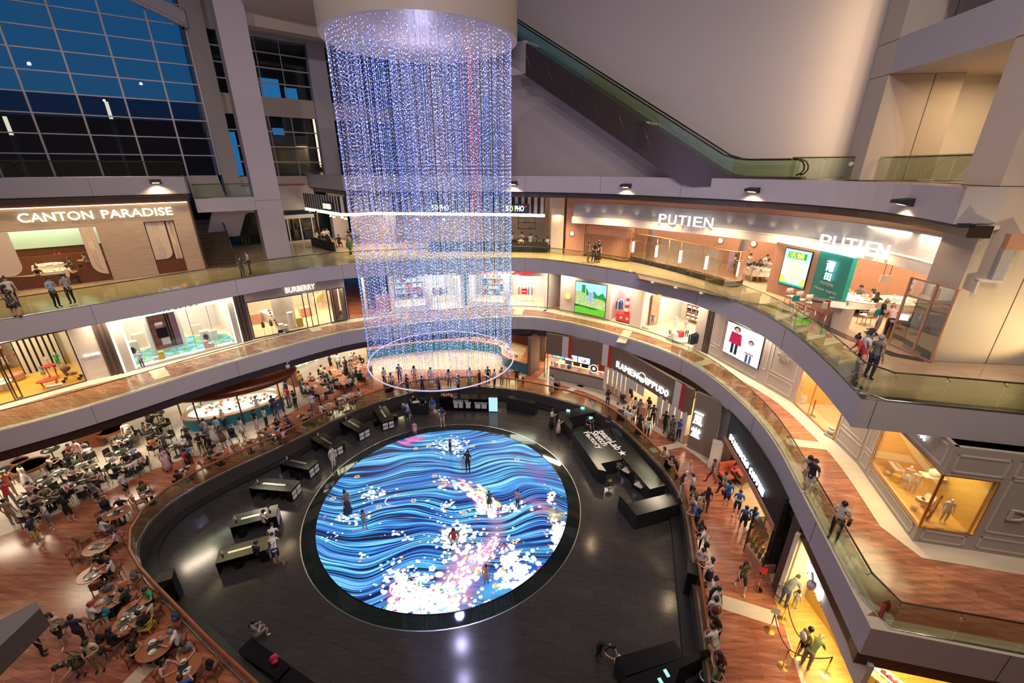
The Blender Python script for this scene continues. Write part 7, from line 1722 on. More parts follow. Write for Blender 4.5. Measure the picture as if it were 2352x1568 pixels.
for ch_,z,h in sgs:
 a=pv.px(1600,990)[0];mb=MB();put_text(mb,ch_,pv.v(a-.32,-.08,z),pv.ux,(0,0,1),.62,h,.02,.01);tag(mb.build('shop_sign',M['sign_cool']),'glowing vertical character on the perforated panel, %s of three'%{'一':'top','風':'middle','堂':'bottom'}[ch_],'sign')
pc=Fr(G(1636,1058,Z0),G(1650,1084,Z0));struct(MB().wall(pc.p(0,0),pc.p(pc.L,0),Z0,ZB1+.6,.5).build('wall_shop',M['browncol']))
SB=smooth(resample([(12.55,21.3),(12.3,19.3),(12.0,16.9),(11.55,14.3)],.4),2)
struct(MB().strip(SB,offset(SB,.3),3.4,ZB1+.6).build('wall_shop',M['blackm']));struct(MB().strip(offset(SB,-.05),offset(SB,.3),3.1,3.4).build('trim_32',M['putwood']))
s0=on_path(SB,1676,1018)[0];s1=on_path(SB,1762,1124)[0]
curved_text(SB,s0,s1,'STARBUCKS COFFEE',3.72,.36,'sign_cool','row of lit capitals STARBUCKS COFFEE on the black arc header',-.06,.03,.02)
back_room(SB,4.2,4.4,'darkwood','beige_floor',170,2,WARM)
struct(MB().wall((12.6,21.4),(17.0,22.0),Z0,4.9,.2,1).wall((11.5,14.2),(15.8,14.0),Z0,4.9,.2,1).build('wall_shop',M['blackm']))
r=empty('leather_bench',Gv(1690,1098,Z0),.2,'orange leather bench seat at the back left of the coffee shop','sofa');MB().cbox(0,.0,.38,2.1,.7,.16).build('seat',M['couch'],r);MB().cbox(-.53,.33,.72,1.02,.14,.6).build('backrest',M['couch'],r);MB().cbox(.53,.33,.72,1.02,.14,.6).build('backrest',M['couch'],r);MB().cbox(0,0,.15,2.0,.6,.3).build('base',M['blackm'],r)
r=empty('low_table',Gv(1702,1112,Z0),.3,'low square wire framed coffee table before the orange bench','table');MB().cbox(0,0,.42,.7,.7,.02).build('tabletop',M['darkwood'],r);mb=MB()
for a,b in((-.34,-.34),(.34,-.34),(.34,.34),(-.34,.34)):mb.tube([(a,b,0),(a,b,.42)],.012,4)
mb.tube([(-.34,-.34,.01),(.34,-.34,.01),(.34,.34,.01),(-.34,.34,.01)],.012,4,True).build('frame',M['blackm'],r)
tag(MB().cbox(0,0,1.0,.75,.35,1.9).build('poster_board',M['cloth'],None,Gv(1640,1076,Z0),-.5),'pale standing poster board beside the dark pillar of the coffee shop','sign')
r=empty('display_case',Gv(1742,1290,Z0),.1,'dark framed glass display case of green bags at the right end of the coffee shop','display case');MB().cbox(0,0,.25,.7,1.3,.5).build('base',M['putwood'],r);MB().cbox(0,0,1.35,.6,1.2,1.6).build('glass_case',M['frost'],r);mb=MB()
for a,b in((-.33,-.63),(.33,-.63),(.33,.63),(-.33,.63)):mb.cbox(a,b,1.3,.05,.05,2.6)
mb.build('frame',M['blackm'],r)
for i in range(8):tag(MB().cbox(0,0,.12,.14,.1,.24).build('tea_bag',[M['leaf'],M['gold']][i%2],None,Gv(1742,1290,Z0)+Vector((-.15+.3*(i%2),-.45+.3*(i//2),.52))),'small bag of goods inside the dark framed glass case','bag','bags inside the glass display case')
struct(MB().wall((11.45,13.5),(11.37,12.9),Z0,4.9,.4).build('wall_shop',M['browncol']))
VP=offset([p for p in E1s if p[1]<13.2 and 5<p[0]<12],.34)
struct(MB().strip(VP,offset(VP,.15),3.35,ZB1+.1).build('wall_shop',M['whitewall']));struct(MB().wall((11.5,12.8),(15,13.4),Z0,4.6,.2).wall((11.3,12.75),(11.6,12.95),Z0,4.6,.15).build('wall_shop',M['cloth']))
struct(MB().prism([(11.2,12.8),(14.8,13.2),(15.5,7),(10.0,7)],Z0,Z0+.012).build('floor',plankmat('golden_tile',(.62,.38,.09),(.56,.34,.09),(.3,.2,.08),.6,.3,.3,.3,.004,.2)))
struct(MB().wall((14.6,13.2),(15.4,7),Z0,4.6,.2).build('wall_shop',M['yellowwall']));area('shop_ceiling_light',(12.6,10.3,4.3),(0,0,0),2.2,4,330,(1,.76,.34))
vt=VP;va=on_path(vt,1856,1308);vb=on_path(vt,1888,1385)
curved_text(vt,va[0] if va else 2.2,vb[0] if vb else 3.9,'Venchi',3.5,.5,'sign_white','lit white script sign on the white header by the chocolate counter',-.05,.03,.0)
CK=[G(*p,Z0) for p in((1842,1362),(1905,1452),(1965,1568))];r=empty('chocolate_counter',(*CK[0],Z0),0,'bright glass fronted chocolate counter with red bows','counter');O=r.location;P=[(p[0]-O.x,p[1]-O.y) for p in CK];P=P+[(P[-1][0]+.6,P[-1][1]-1.2)]
MB().strip(P,offset(P,.8),0,.8).build('base',mat('ribbed_gold',(.6,.38,.08),.4,noise=.2,nscale=20),r);MB().strip(P,offset(P,.75),.8,.84).build('shelf',M['cloth'],r);MB().strip(offset(P,-.01),offset(P,0),.84,1.2).build('glass_front',M['shopglass'],r);MB().strip(P,offset(P,.04),1.18,1.21).build('lit_edge',M['led_white'],r)
cpth=[(p[0]+O.x,p[1]+O.y) for p in offset(P,.35)]
for i in range(26):p,d=at_len(cpth,.2+i*.19);tag(MB().cbox(0,0,.08,.12,.2,.16).build('chocolate_box',[M['redp'],M['gold'],M['cloth'],M['darkwood']][i%4],None,(*p,Z0+.85),i*.3),'%s chocolate box in the bright glass counter'%['red','gold','white','dark'][i%4],'box','%s chocolate boxes in the glass counter'%['red','gold','white','dark'][i%4])
for i in range(6):p,d=at_len([(q[0]+O.x,q[1]+O.y) for q in offset(P,-.04)],.3+i*.75);tag(MB().add([(-.1,-.02,0),(0,-.03,.05),(.1,-.02,0),(.1,-.02,.14),(0,-.03,.09),(-.1,-.02,.14),(-.04,-.02,-.15),(.04,-.02,-.15)],[(0,1,4,5),(1,2,3,4),(1,6,7)]).build('red_bow',M['redp'],None,(*p,Z0+.72),math.atan2(d[1],d[0])),'red bow on the front of the chocolate counter','bow','red bows along the chocolate counter')
# teal food counter, wooden pillar and passage behind the crystals
M['tealc']=mat('teal_counter',(.01,.16,.21),.35);M['copper']=mat('brown_copper',(.16,.055,.03),.3,.6)
tc_=[(-13.8,37.6),(-10.0,39.3),(-5,40.0),(-1,38.6),G(1152,838,Z0),G(1210,858,Z0)];tcs=smooth(resample(catmull(tc_,6),.6),2)
r=empty('food_counter',(*tcs[0],Z0),0,'long curved teal panelled food counter behind the crystals','counter');O=r.location;rl4=lambda P:[(p[0]-O.x,p[1]-O.y) for p in P]
MB().strip(rl4(tcs),rl4(offset(tcs,.7)),0,.95).build('panel_front',M['tealc'],r);MB().strip(rl4(offset(tcs,-.08)),rl4(offset(tcs,.8)),.95,1.05).build('worktop',M['putwood'],r);MB().strip(rl4(offset(tcs,.3)),rl4(offset(tcs,.34)),1.05,1.5).build('glass_guard',M['shopglass'],r)
struct(MB().strip(offset(tcs,3.2),offset(tcs,3.4),Z0,4.6).build('wall_back',M['ribwood']));struct(MB().strip(offset(tcs,.2),offset(tcs,1.6),3.5,4.3).build('wall_back',M['copper']))
L=polylen(tcs)[-1]
for i in range(5):p,d=at_len(offset(tcs,.9),L*(i+.5)/5);area('food_counter_light',(*p,3.4),(0,0,math.atan2(d[1],d[0])),4,1,95,(1,.72,.36))
for i in range(38):p,d=at_len(offset(tcs,.55),.5+i*(L-1)/38);tag(MB().lathe([(.12,0),(.16,.1),(.1,.16)],0,0,10).build('food_dish',[M['gold'],M['food'],M['yellowwall'],M['cloth']][i%4],None,(*p,Z0+1.06)),'%s dish of food on the teal counter'%['golden','brown','yellow','white'][i%4],'dish','%s dishes on the teal counter'%['golden','brown','yellow','white'][i%4])
a,b=G(1211,861,Z0),G(1232,846,Z0);struct(MB().wall(a,b,Z0,4.5,.3,-1).build('wall_shop',M['ribwood']));struct(MB().wall(b,(b[0]+.9,b[1]+5),Z0,4.5,.2).build('wall_shop',M['greige']))
fr_=Fr(a,b);tag(MB().wall(fr_.p(.25,-.04),fr_.p(fr_.L-.2,-.04),2.0,3.6,.03,-1).build('wall_panel',M['cloth']),'pale lit panel with dark script on the timber pillar','sign');tag(MB().wall(fr_.p(fr_.L-.2,-.05),fr_.p(fr_.L-.12,-.05),1.95,3.7,.03,-1).build('tube_lamp',M['led_white']),'upright light tube beside the pale panel','lamp')
area('passage_light',(b[0]+1.6,b[1]+3,4.3),(0,0,0),1.2,2.5,110,WARM)
r=empty('glass_door',G(1250,866,Z0)+(Z0,),1.2,'open black framed glass door at the left of the ribbed counter','door');MB().tube([(0,0,0),(.9,0,0),(.9,0,2.4),(0,0,2.4)],.035,4,True,False).build('door_frame',M['blackm'],r);MB().box(0,.9,-.005,.005,0,2.4).build('pane',M['shopglass'],r)
# copper canopied kiosk and script sign, left
ck=Gv(583,900,Z0);KC=Vector((-16.3,32.2,Z0));KC=Gv(545,955,Z0);
r=empty('kiosk_counter',KC,.55,'teal based food kiosk counter with glass cases under the copper canopy','counter')
MB().lathe([(2.55,0),(2.55,.8),(2.6,.86)],0,0,40,False,1.25,.55).build('panel_front',M['tealc'],r);MB().lathe([(2.6,.86),(2.6,.95)],0,0,40,False,1.25,.55).build('worktop',M['putwood'],r);MB().lathe([(2.45,.95),(2.35,1.35)],0,0,40,False,1.25,.5).build('glass_case',M['shopglass'],r);MB().lathe([(2.3,.96),(2.2,1.05)],0,0,40,False,1.22,.48).build('lit_tray',emat('case_glow',(.85,1,.85),1.3),r)
r=empty('copper_canopy',KC+Vector((.2,.5,2.45)),.55,'big oval brown copper canopy over the food kiosk','canopy');MB().lathe([(2.5,-.1),(3.05,0),(3.15,.25),(2.95,.45),(2.75,.5)],0,0,40,True,1.3,.72).build('rim',M['copper'],r);MB().lathe([(2.8,.3),(2.8,.34)],0,0,40,False,1.3,.72).build('roof',mat('dark_canopy_top',(.03,.02,.018),.4),r)
for a in range(8):MB().tube([(2.9*1.25*math.cos(a*.785),2.9*.68*math.sin(a*.785),-2.45),(2.9*1.25*math.cos(a*.785),2.9*.68*math.sin(a*.785),0)],.05,6).build('post',M['copper'],r)
area('kiosk_light',KC+Vector((0,.4,2.3)),(0,0,.55),4.5,2,190,(1,.86,.6))
rr=random.Random(4)
for i in range(44):
 a=rr.random()*6.28;q=rr.random()**.5;c_=['yellow','red','green','orange'][i%4];p=Vector((2.1*q*math.cos(a)*1.2,2.1*q*math.sin(a)*.45,1.06));p.rotate(Matrix.Rotation(.55,3,'Z'));tag(MB().ball((0,0,.09),.1,8,5).build('fruit',[M['gold'],M['redp'],M['leaf'],M['couch']][i%4],None,KC+p),c_+' fruit piled on the kiosk under the copper canopy','fruit',c_+' fruit on the kiosk')
ks=Fr(G(640,862,Z0),G(760,812,Z0));sa,za=ks.px(676,847);sb,zb=ks.px(728,829)
struct(MB().prism([ks.p(sa-1.3,0),ks.p(sb+2.6,0),ks.p(sb+.5,2.2),ks.p(sa-.2,2.0)],max(za,zb)-.75,max(za,zb)+.9).build('ceiling',M['whitewall']))
sign(ks,'Kampung',sa,sb,za,.55,'sign_warm','glowing script sign over the dining hall left of the crystals',-.08,.03)
# RINK FURNITURE
M['drawer']=emat('white_drawer_front',(.62,.62,.60),.9);M['drawer']=mat('white_drawer_face',(.62,.62,.6),.4)
names=['first drawing table from the back, near the steel bin','second black drawing table from the back','third black drawing table from the back','fourth black drawing table from the back','fifth black drawing table from the back','sixth black drawing table, with people seated at it','nearest black drawing table, lowest in the row']
TB=[((871,935),(891,966)),((791,961),(836,987)),((727,998),(773,1026)),((654,1054),(720,1068)),((584,1108),(679,1116)),((532,1197),(637,1171)),((499,1276),(618,1244))]
DT=[]
for(a,b),lab in zip(TB,names):
 A=Gv(*a,.76);B=Gv(*b,.76);f_=Fr(A.xy,B.xy);c_=(A+B)/2;r=empty('drawing_table',(c_.x,c_.y,0),f_.rz,lab,'table','black drawing tables on the dark floor');L=f_.L/2;DT.append((c_,f_,L))
 MB().cbox(0,0,.73,2*L,.95,.06).build('tabletop',M['black'],r);MB().cbox(L-.22,0,.35,.4,.93,.7).build('cabinet',M['black'],r);MB().cbox(-L+.03,0,.35,.06,.93,.7).build('side_panel',M['black'],r);MB().cbox(0,.45,.35,2*L,.03,.7).build('back_panel',M['blackm'],r)
 for i in range(2):
  for j in range(2):MB().cbox(L-.01,-.22+.44*i,.2+.3*j,.03,.36,.22).build('drawer',M['drawer'],r)
 MB().cbox(-.05,0,.765,L*1.1,.14,.012).build('pen_tray',M['metal'],r)
 o=MB().lathe([(.04,0),(.045,.16),(.015,.2),(.015,.26)],0,0,10).build('spray_bottle',M['whitewall'],None,A+(B-A)*.09+Vector((0,0,0)));tag(o,'white spray bottle at the far left end of the '+' '.join(lab.split()[:6]),'bottle')
def stool(x,y,label):o=MB().lathe([(.2,0),(.2,.4),(.19,.42)],0,0,18,False).build('round_stool',M['black'],None,Gv(x,y,.42)-Vector((0,0,.42)));tag(o,label,'stool','round black stools on the dark floor')
for x,y,lab in((863,965,'round black stool left of the first drawing table'),(907,953,'round black stool right of the first drawing table'),(671,1080,'left round black stool before the fourth drawing table'),(685,1087,'right round black stool before the fourth drawing table'),(607,1128,'left stool under the fifth drawing table'),(628,1128,'middle stool under the fifth drawing table'),(649,1129,'right stool under the fifth drawing table'),(554,1215,'left stool before the sixth drawing table'),(545,1285,'left stool before the nearest drawing table'),(790,985,'stool under the second drawing table'),(725,1020,'stool under the third drawing table'),(785,1020,'stool right of the third drawing table')):stool(x,y,lab)
for(x,y,lab) in((895,919,'black speaker box on the rail left of the crystals ring'),(717,996,'black speaker box on the rail behind the third drawing table'),(1275,912,'black speaker box at the rail right of the plants'),(1424,986,'black speaker box on the rail behind the sketch counter'),(400,1378,'large black speaker box by the rail at lower left'),(1585,1362,'tall black speaker box by the right rail')):
 p=Gv(x,y,0);r=empty('speaker_box',p,.5 if x<1000 else-.4,lab,'speaker');MB().cbox(0,0,.75,.62,.62,1.5).build('body',M['black'],r);MB().cbox(0,0,1.5,.56,.56,.02).build('top_panel',M['blackm'],r);MB().tube([(-.31,-.31,1.51),(.31,-.31,1.51),(.31,.31,1.51),(-.31,.31,1.51)],.012,4,True,False).build('edge_trim',M['dmetal'],r)
for(x,y,lab) in((864,934,'steel waste bin behind the first drawing table'),(1612,1585,'big steel ringed waste bin at the lower right')):
 r=empty('waste_bin',Gv(x,y,0),0,lab,'bin');MB().lathe([(.2,0),(.2,.8)],0,0,20,False).build('body',M['metal'] if x<1000 else M['blackm'],r);MB().tube([(.2*math.cos(a*.3142),.2*math.sin(a*.3142),.82) for a in range(20)],.05,8,True).build('ring',M['metal'],r);MB().lathe([(.16,.805),(.16,.81)],0,0,16,False).build('opening',M['blackm'],r)
def rect_counter(px,z1,name,label,cat='counter',m='black'):
 P=[G(*p,z1) for p in px];c_=(sum(p[0] for p in P)/len(P),sum(p[1] for p in P)/len(P));Q=[(p[0]-c_[0],p[1]-c_[1]) for p in P]
 ar=sum(Q[i][0]*Q[(i+1)%len(Q)][1]-Q[(i+1)%len(Q)][0]*Q[i][1] for i in range(len(Q)))
 if ar<0:Q=Q[::-1]
 r=empty(name,(c_[0],c_[1],0),0,label,cat);MB().prism(Q,0,z1-.05).build('body',M['blackm'],r);MB().prism(Q,z1-.05,z1).build('worktop',M[m],r);return r,c_
f_m=Fr(G(1011,942,0),G(1143,946,0));r=empty('display_counter',(*f_m.p(0),0),f_m.rz,'black display counter with toys and white shirts before the plants','counter');w=f_m.L
MB().box(0,w,.45,.75,0,1.1).box(0,w,.0,.75,0,.08).box(0,w,0,.75,1.06,1.12).box(0,.05,0,.75,0,1.1).box(w*.2,w*.2+.05,0,.75,0,1.1).box(w*.41,w*.41+.05,0,.75,0,1.1).box(w*.57,w*.57+.05,0,.75,0,1.1).box(w*.83,w*.83+.05,0,.75,0,1.1).build('cabinet',M['black'],r);MB().box(0,w*.2,0,.7,1.12,1.5).build('glass_case',M['shopglass'],r)
MB().box(w*.85,w,-.02,.0,.06,1.3).build('lit_panel',emat('pale_blue_panel',(.35,.62,.75),1.1),r)
for x,ww in((.61,.09),(.72,.09),(.45,.08),(.24,.07),(.33,.07)):tag(MB().cbox(0,0,.38,w*ww,.05,.55).cbox(0,0,.58,w*ww*1.25,.05,.14).build('shirt',M['whitewall'],None,(*f_m.p(w*x+w*ww/2,.1),.12),f_m.rz),'white printed shirt or bag standing in the black display counter','shirt','white shirts in the black display counter')
for i in range(9):tag(MB().ball((0,0,.09),.1,8,5).build('soft_toy',[M['redp'],M['gold'],M['pinkp']][i%3],None,(*f_m.p(.15+i*.1,.2+.2*(i%2)),1.13)),'%s soft toy in the glass case of the display counter'%['red','yellow','pink'][i%3],'toy','%s soft toys in the glass case'%['red','yellow','pink'][i%3])
for i in range(9):tag(MB().cbox(0,0,.1,.1,.04,.2).build('post_card',M['whitewall'],None,(*f_m.p(w*.215+.1+i*.14,.2),.75),f_m.rz),'small white card in the upper row of the display counter','card','white cards in the display counter')
rect_counter(((1163,914),(1169,908),(1236,921),(1228,928)),1.05,'round_dish_counter','black counter with round trays right of the display counter');rect_counter(((944,927),(947,921),(982,920),(983,927)),1.0,'reception_desk','black reception desk with papers and two staff behind','desk')
tag(MB().cbox(0,0,.01,.5,.3,.02).build('paper_sheet',M['whitewall'],None,Gv(955,923,1.02),.2),'white papers on the black reception desk','paper')
for i,(x,y) in enumerate(((1051,904),(1083,904),(1115,905),(1148,907),(1181,910),(1213,917))):
 p=Gv(x,y,0);r=empty('planter',p,-.1*i+.2,'black planter box of ferns behind the counters, %s from the left'%['first','second','third','fourth','fifth','sixth'][i],'planter');MB().cbox(0,0,.25,.95,.4,.5).build('box',M['blackm'],r);mb=MB()
 for k in range(70):
  a=random.uniform(0,6.28);x0=random.uniform(-.42,.42);L=random.uniform(.3,.6);t=random.uniform(.15,.4);X,Y=math.cos(a),math.sin(a);mb.add([(x0,0,.5),(x0+X*t*.6-Y*.05,Y*t*.6+X*.05,.5+L*.7),(x0+X*t,Y*t,.5+L*.8),(x0+X*t*.6+Y*.05,Y*t*.6-X*.05,.5+L*.7)],[(0,1,2,3)])
 mb.build('fern_leaves',M['leaf'],r)
plant(Gv(1028,903,0),'small potted fern at the left end of the planters',.6,30,potm='blackm');plant(Gv(1238,919,0),'small potted fern at the right end of the planters',.6,30,potm='blackm')
ZS=1.0
S1,c1=rect_counter(((1316,993),(1398,982),(1430,1054),(1380,1064),(1393,1082),(1374,1078)),ZS,'lettered_counter','big black counter lettered teamLab Sketch Factory')
rect_counter(((1400,982),(1420,986),(1529,1114),(1493,1123),(1432,1054)),ZS-.004,'long_counter','long black counter arm behind the printers');rect_counter(((1422,1136),(1441,1156),(1544,1131),(1568,1155),(1462,1184)),ZS,'corner_counter','black corner counter nearest the right rail');rect_counter(((1277,949),(1345,932),(1372,944),(1305,960),(1316,974),(1312,986)),ZS,'till_counter','black till counter with screens at the back of the sketch area')
mb=MB();a=Gv(1368,998,ZS);b=Gv(1411,1043,ZS);ux=(b-a).normalized();uy=Vector((-ux.y,ux.x,0));ln=(b-a).length
for t,x,y,w_ in(('teamLab',1372,990,ln*1.0),('Sketch',1355,992,ln*.74),('Factory',1336,994,ln*.86)):
 p=Gv(x,y,ZS+.004);put_text(mb,t,p-Vector(S1.location),ux,uy,w_,ln*.235,.002,.015)
st=[((.3 if i%2==0 else.12)*math.sin(i*.6283),(.3 if i%2==0 else.12)*math.cos(i*.6283)) for i in range(10)];mb.extr(st,.004,Gv(1429,1040,ZS+.004)-Vector(S1.location),ux,uy);mb.build('lettering',mat('white_lettering',(.8,.78,.75),.5),S1)
for i,(x,y) in enumerate(((1449,1076),(1478,1109))):
 r=empty('printer',Gv(x,y,.5)-Vector((0,0,.5)),-.85,'%s grey and black printer beside the long counter'%['upper','lower'][i],'printer');MB().cbox(0,0,.45,1.0,.6,.9).build('body',M['blackm'],r);MB().cbox(0,-.32,.5,.8,.04,.5).build('front_panel',M['metal'],r);MB().cbox(-.35,.1,.97,.25,.18,.02).build('control_screen',M['sign_cool'] if False else emat('soft_screen',(.4,.9,.85),.9),r);MB().cbox(0,-.5,.62,.5,.35,.02).build('paper_tray',M['greige'],r)
for(x,y,lab) in((1305,946,'left small lit tablet on the till counter'),(1338,940,'right small lit tablet on the till counter'),(1357,963,'lit tablet on the staff desk')):tag(MB().cbox(0,0,.12,.28,.03,.2,-.3,-.4).build('tablet',MATS['soft_screen'],None,Gv(x,y,ZS)),lab,'tablet')
r=empty('office_stool',Gv(1399,1118,0),0,'grey round swivel stool beside the printers','stool');MB().lathe([(.2,.5),(.2,.56)],0,0,16).build('seat',M['dmetal'],r);MB().tube([(0,0,.1),(0,0,.5)],.03,6).build('column',M['metal'],r)
for k in range(5):a=k*1.257;MB().tube([(0,0,.1),(.25*math.cos(a),.25*math.sin(a),.04)],.02,5).build('leg',M['blackm'],r)
r=empty('pedestal_fan',Gv(1419,1100,0),-.5,'round black pedestal fan beside the printers','fan');MB().lathe([(.15,0),(.15,.02),(.02,.05),(.02,.8)],0,0,10).build('stand',M['blackm'],r);MB().tube([(.22*math.cos(a*.314),0,1.0+.22*math.sin(a*.314)) for a in range(20)],.015,4,True).build('cage',M['metal'],r)
for k in range(5):a=k*1.257;MB().add([(0,.01,1),(.18*math.cos(a-.25),.02,1+.18*math.sin(a-.25)),(.18*math.cos(a+.25),0,1+.18*math.sin(a+.25))],[(0,1,2)]).build('blade',M['greige'],r)
rect_counter(((1414,1509),(1548,1470),(1572,1508),(1438,1552)),1.0,'dark_block','large dark block counter at the lower right of the dark floor');rect_counter(((1398,1590),(1440,1556),(1632,1487),(1636,1500),(1560,1535),(1540,1600)),1.1,'black_booth','black booth wall at the bottom edge by the right rail','booth')
for(x,y,lab) in((1531,1546,'upper small lit fitting on the black booth'),(1518,1566,'lower lit tablet on the black booth')):tag(MB().cbox(0,0,.02,.12,.25,.03,.3).build('lit_fitting',MATS['soft_screen'],None,Gv(x,y,1.1)),lab,'tablet')
bp=Fr(Gv(562,1477,.45).xy,Gv(652,1543,.45).xy);box_thing('black_bench',(*bp.p(bp.L/2),0),(bp.L,.55,.42),'black',bp.rz,'black bench block with a seated girl and pink backpack','bench');bp2=Fr(Gv(656,1546,.45).xy,Gv(760,1622,.45).xy);box_thing('black_bench',(*bp2.p(bp2.L/2),0),(bp2.L,.55,.42),'black',bp2.rz,'second black bench block at the bottom edge','bench')
backpack(Gv(632,1520,.43),mat('bright_pink',(.6,.02,.1),.6),'bright pink backpack on the black bench',.6)
_p=[G(*q,14) for q in((-60,1540),(92,1396),(83,1381),(-60,1453))];struct(MB().prism(_p,13.75,14).build('trim_33',mat('dark_grey_fascia',(.13,.125,.13),.5)))
# TABLES OF THE FOOD COURT
def fc_table(x,y,kind,r=.42,label=None,h=0):
 p=Gv(x,y,Z0+.75);p.z=Z0
 t=table(p,'round',r,0,kind,label or 'round %s table %s'%('red wood' if kind=='tabletop' else 'dark','beside the red wood rail' if kind=='tabletop' else 'on the pale food court floor'));return t
for w in '356,978 375,1003,.36 281,1036,.5 400,1026,.36 287,1068,.5 287,1007,.5 184,1034,.5 191,1068,.5 189,1108,.55 107,1145,.65 115,1032,.45 358,950,.5 92,1108,.5 10,1078,.45 30,1030,.5 135,1085,.4 60,1145,.4'.split():
 a=[float(q) for q in w.split(',')];fc_table(a[0],a[1],'darktop',a[2] if len(a)>2 else.42)
for w in '342,1131 427,1078,.5 268,1177,.55 224,1255,.55 209,1318,.5 252,1377,.5 306,1400,.5 288,1431,.45 357,1482,.6 421,1533,.55 694,956,.45 754,932,.45 635,986,.5 572,1016,.45 503,1043,.45 807,907,.4'.split():
 a=[float(q) for q in w.split(',')];fc_table(a[0],a[1],'tabletop',a[2] if len(a)>2 else.42)
def rim_table(x,y,r_,label):
 p=Gv(x,y,Z0+.95);p.z=Z0;t=empty('high_table',p,0,label,'table');MB().lathe([(r_-.05,.8),(r_,.82),(r_,1.0),(r_-.03,1.0),(r_-.04,.93)],0,0,28,False).build('rim',M['redwood'],t);MB().lathe([(r_-.05,.9),(r_-.05,.93)],0,0,28,False).build('glass_top',M['darktop'],t)
 for k in range(4):a=k*1.571+.5;MB().tube([((r_-.15)*math.cos(a),(r_-.15)*math.sin(a),.82),((r_-.08)*math.cos(a),(r_-.08)*math.sin(a),0)],.03,5).build('leg',M['chairwood'],t)
rim_table(252,987,.75,'high round oak rimmed table with dark top, the one near the timber cabinet');rim_table(67,1068,.8,'largest high oak rimmed round table at the left of the food court');rim_table(45,1058,.4,'small high oak rimmed round table beside the largest one')
for(a,b,lab) in(((707,873),(742,902),'front long wood dining table in the hall left of the crystals'),((755,842),(798,881),'middle long wood dining table in the hall left of the crystals'),((812,828),(846,864),'right long wood dining table in the hall left of the crystals')):
 A=Gv(*a,Z0+.75);B=Gv(*b,Z0+.75);f_=Fr(A.xy,B.xy);table(Vector((*((A+B)/2).xy,Z0)),'rect',0,f_.rz,'tabletop',lab,(round(f_.L,2),.8))
def pt3(t):return t.location
# THE CROWD
SIT=('sit','sit2')
CTR={}
def nearest_table(p,mx=2.2):
 b=None
 for t in TABLES:
  if abs(t.location.z-p.z)>1:continue
  if 'long wood' in t.get('label','') or 'drawing' in t.get('label',''):
   d=(t.location-p);c_,s_=math.cos(t.rotation_euler.z),math.sin(t.rotation_euler.z);u=-d.x*c_-d.y*s_;L=1.2;u=max(-L,min(L,u));q=t.location+Vector((c_*u,s_*u,0))
  else:q=t.location
  e=(q-p).length
  if e<mx and(b is None or e<b[0]):b=(e,q)
 return b
def crowd(z,zone,data,chairk=None,cf=False):
 for w in data.split():
  f=w.split(',');x,y=float(f[0]),float(f[1]);k={'s':'stand','p':'phone','w':'walk','l':'lean','x':'cross','h':'hips','b':'bend','r':'reach','S':'sit','T':'sit2','q':'squat'}[f[2]]
  sc=float(f[7]) if len(f)>7 and f[7] else 1.0;ex=()
  if len(f)>8:ex=tuple(({'b':'backpack','B':'shoulder_bag','c':'carrier_bag','p':'phone'}[e[0]],e[1]) for e in f[8].split('+'))
  hh={'sit':1.19,'sit2':1.18,'squat':.9,'bend':1.4,'lean':1.5}.get(k,1.6);p=Gv(x,y,z+hh*sc);p.z=z;a=f[6]
  hd=f[5];hair={'n':'short','l':'long','t':'tail','u':'bun','c':'cap','z':'scarf','x':'bald'}[hd[0]];hc=hd[1] if len(hd)>1 else('w' if hair=='cap' else 'k')
  if a=='T':
   b=nearest_table(p);a=0
   if b:
    d=b[1]-p;a=math.degrees(math.atan2(d.x,-d.y));mn=.62
    if b[0]<mn:p=b[1]-d.normalized()*mn if d.length>.01 else p
    p.z=z
  a=float(a);off={'sit':0,'sit2':0,'lean':.3,'bend':.45}.get(k,0)
  if k in('lean','bend'):r_=math.radians(a);p-=Vector((math.sin(r_),-math.cos(r_),0))*off*sc
  person(p,a,k,f[3],f[4],hair,hc,zone,sc,'w' if 's' in f[4][1:] else 'k',None,ex)
  if chairk and k in SIT:
   ck=chairk
   if chairk=='auto':ck='wal' if(y>0.36*(560-x)+1040 or x>560) and z==Z0 else 'oak'
   if x==320:ck='yel'
   r_=math.radians(a);q=p+Vector((-math.sin(r_),math.cos(r_),0))*.03;far=cf or y<1130
   nm={'oak':'oak legged chair with dark seat','wal':'reddish walnut chair','yel':'yellow spindle back chair','pal':'pale oak armchair'}[ck]
   chair(q,a+180-180,ck,nm+' under a seated diner '+zone,None,far)
HZ='in the left food court'
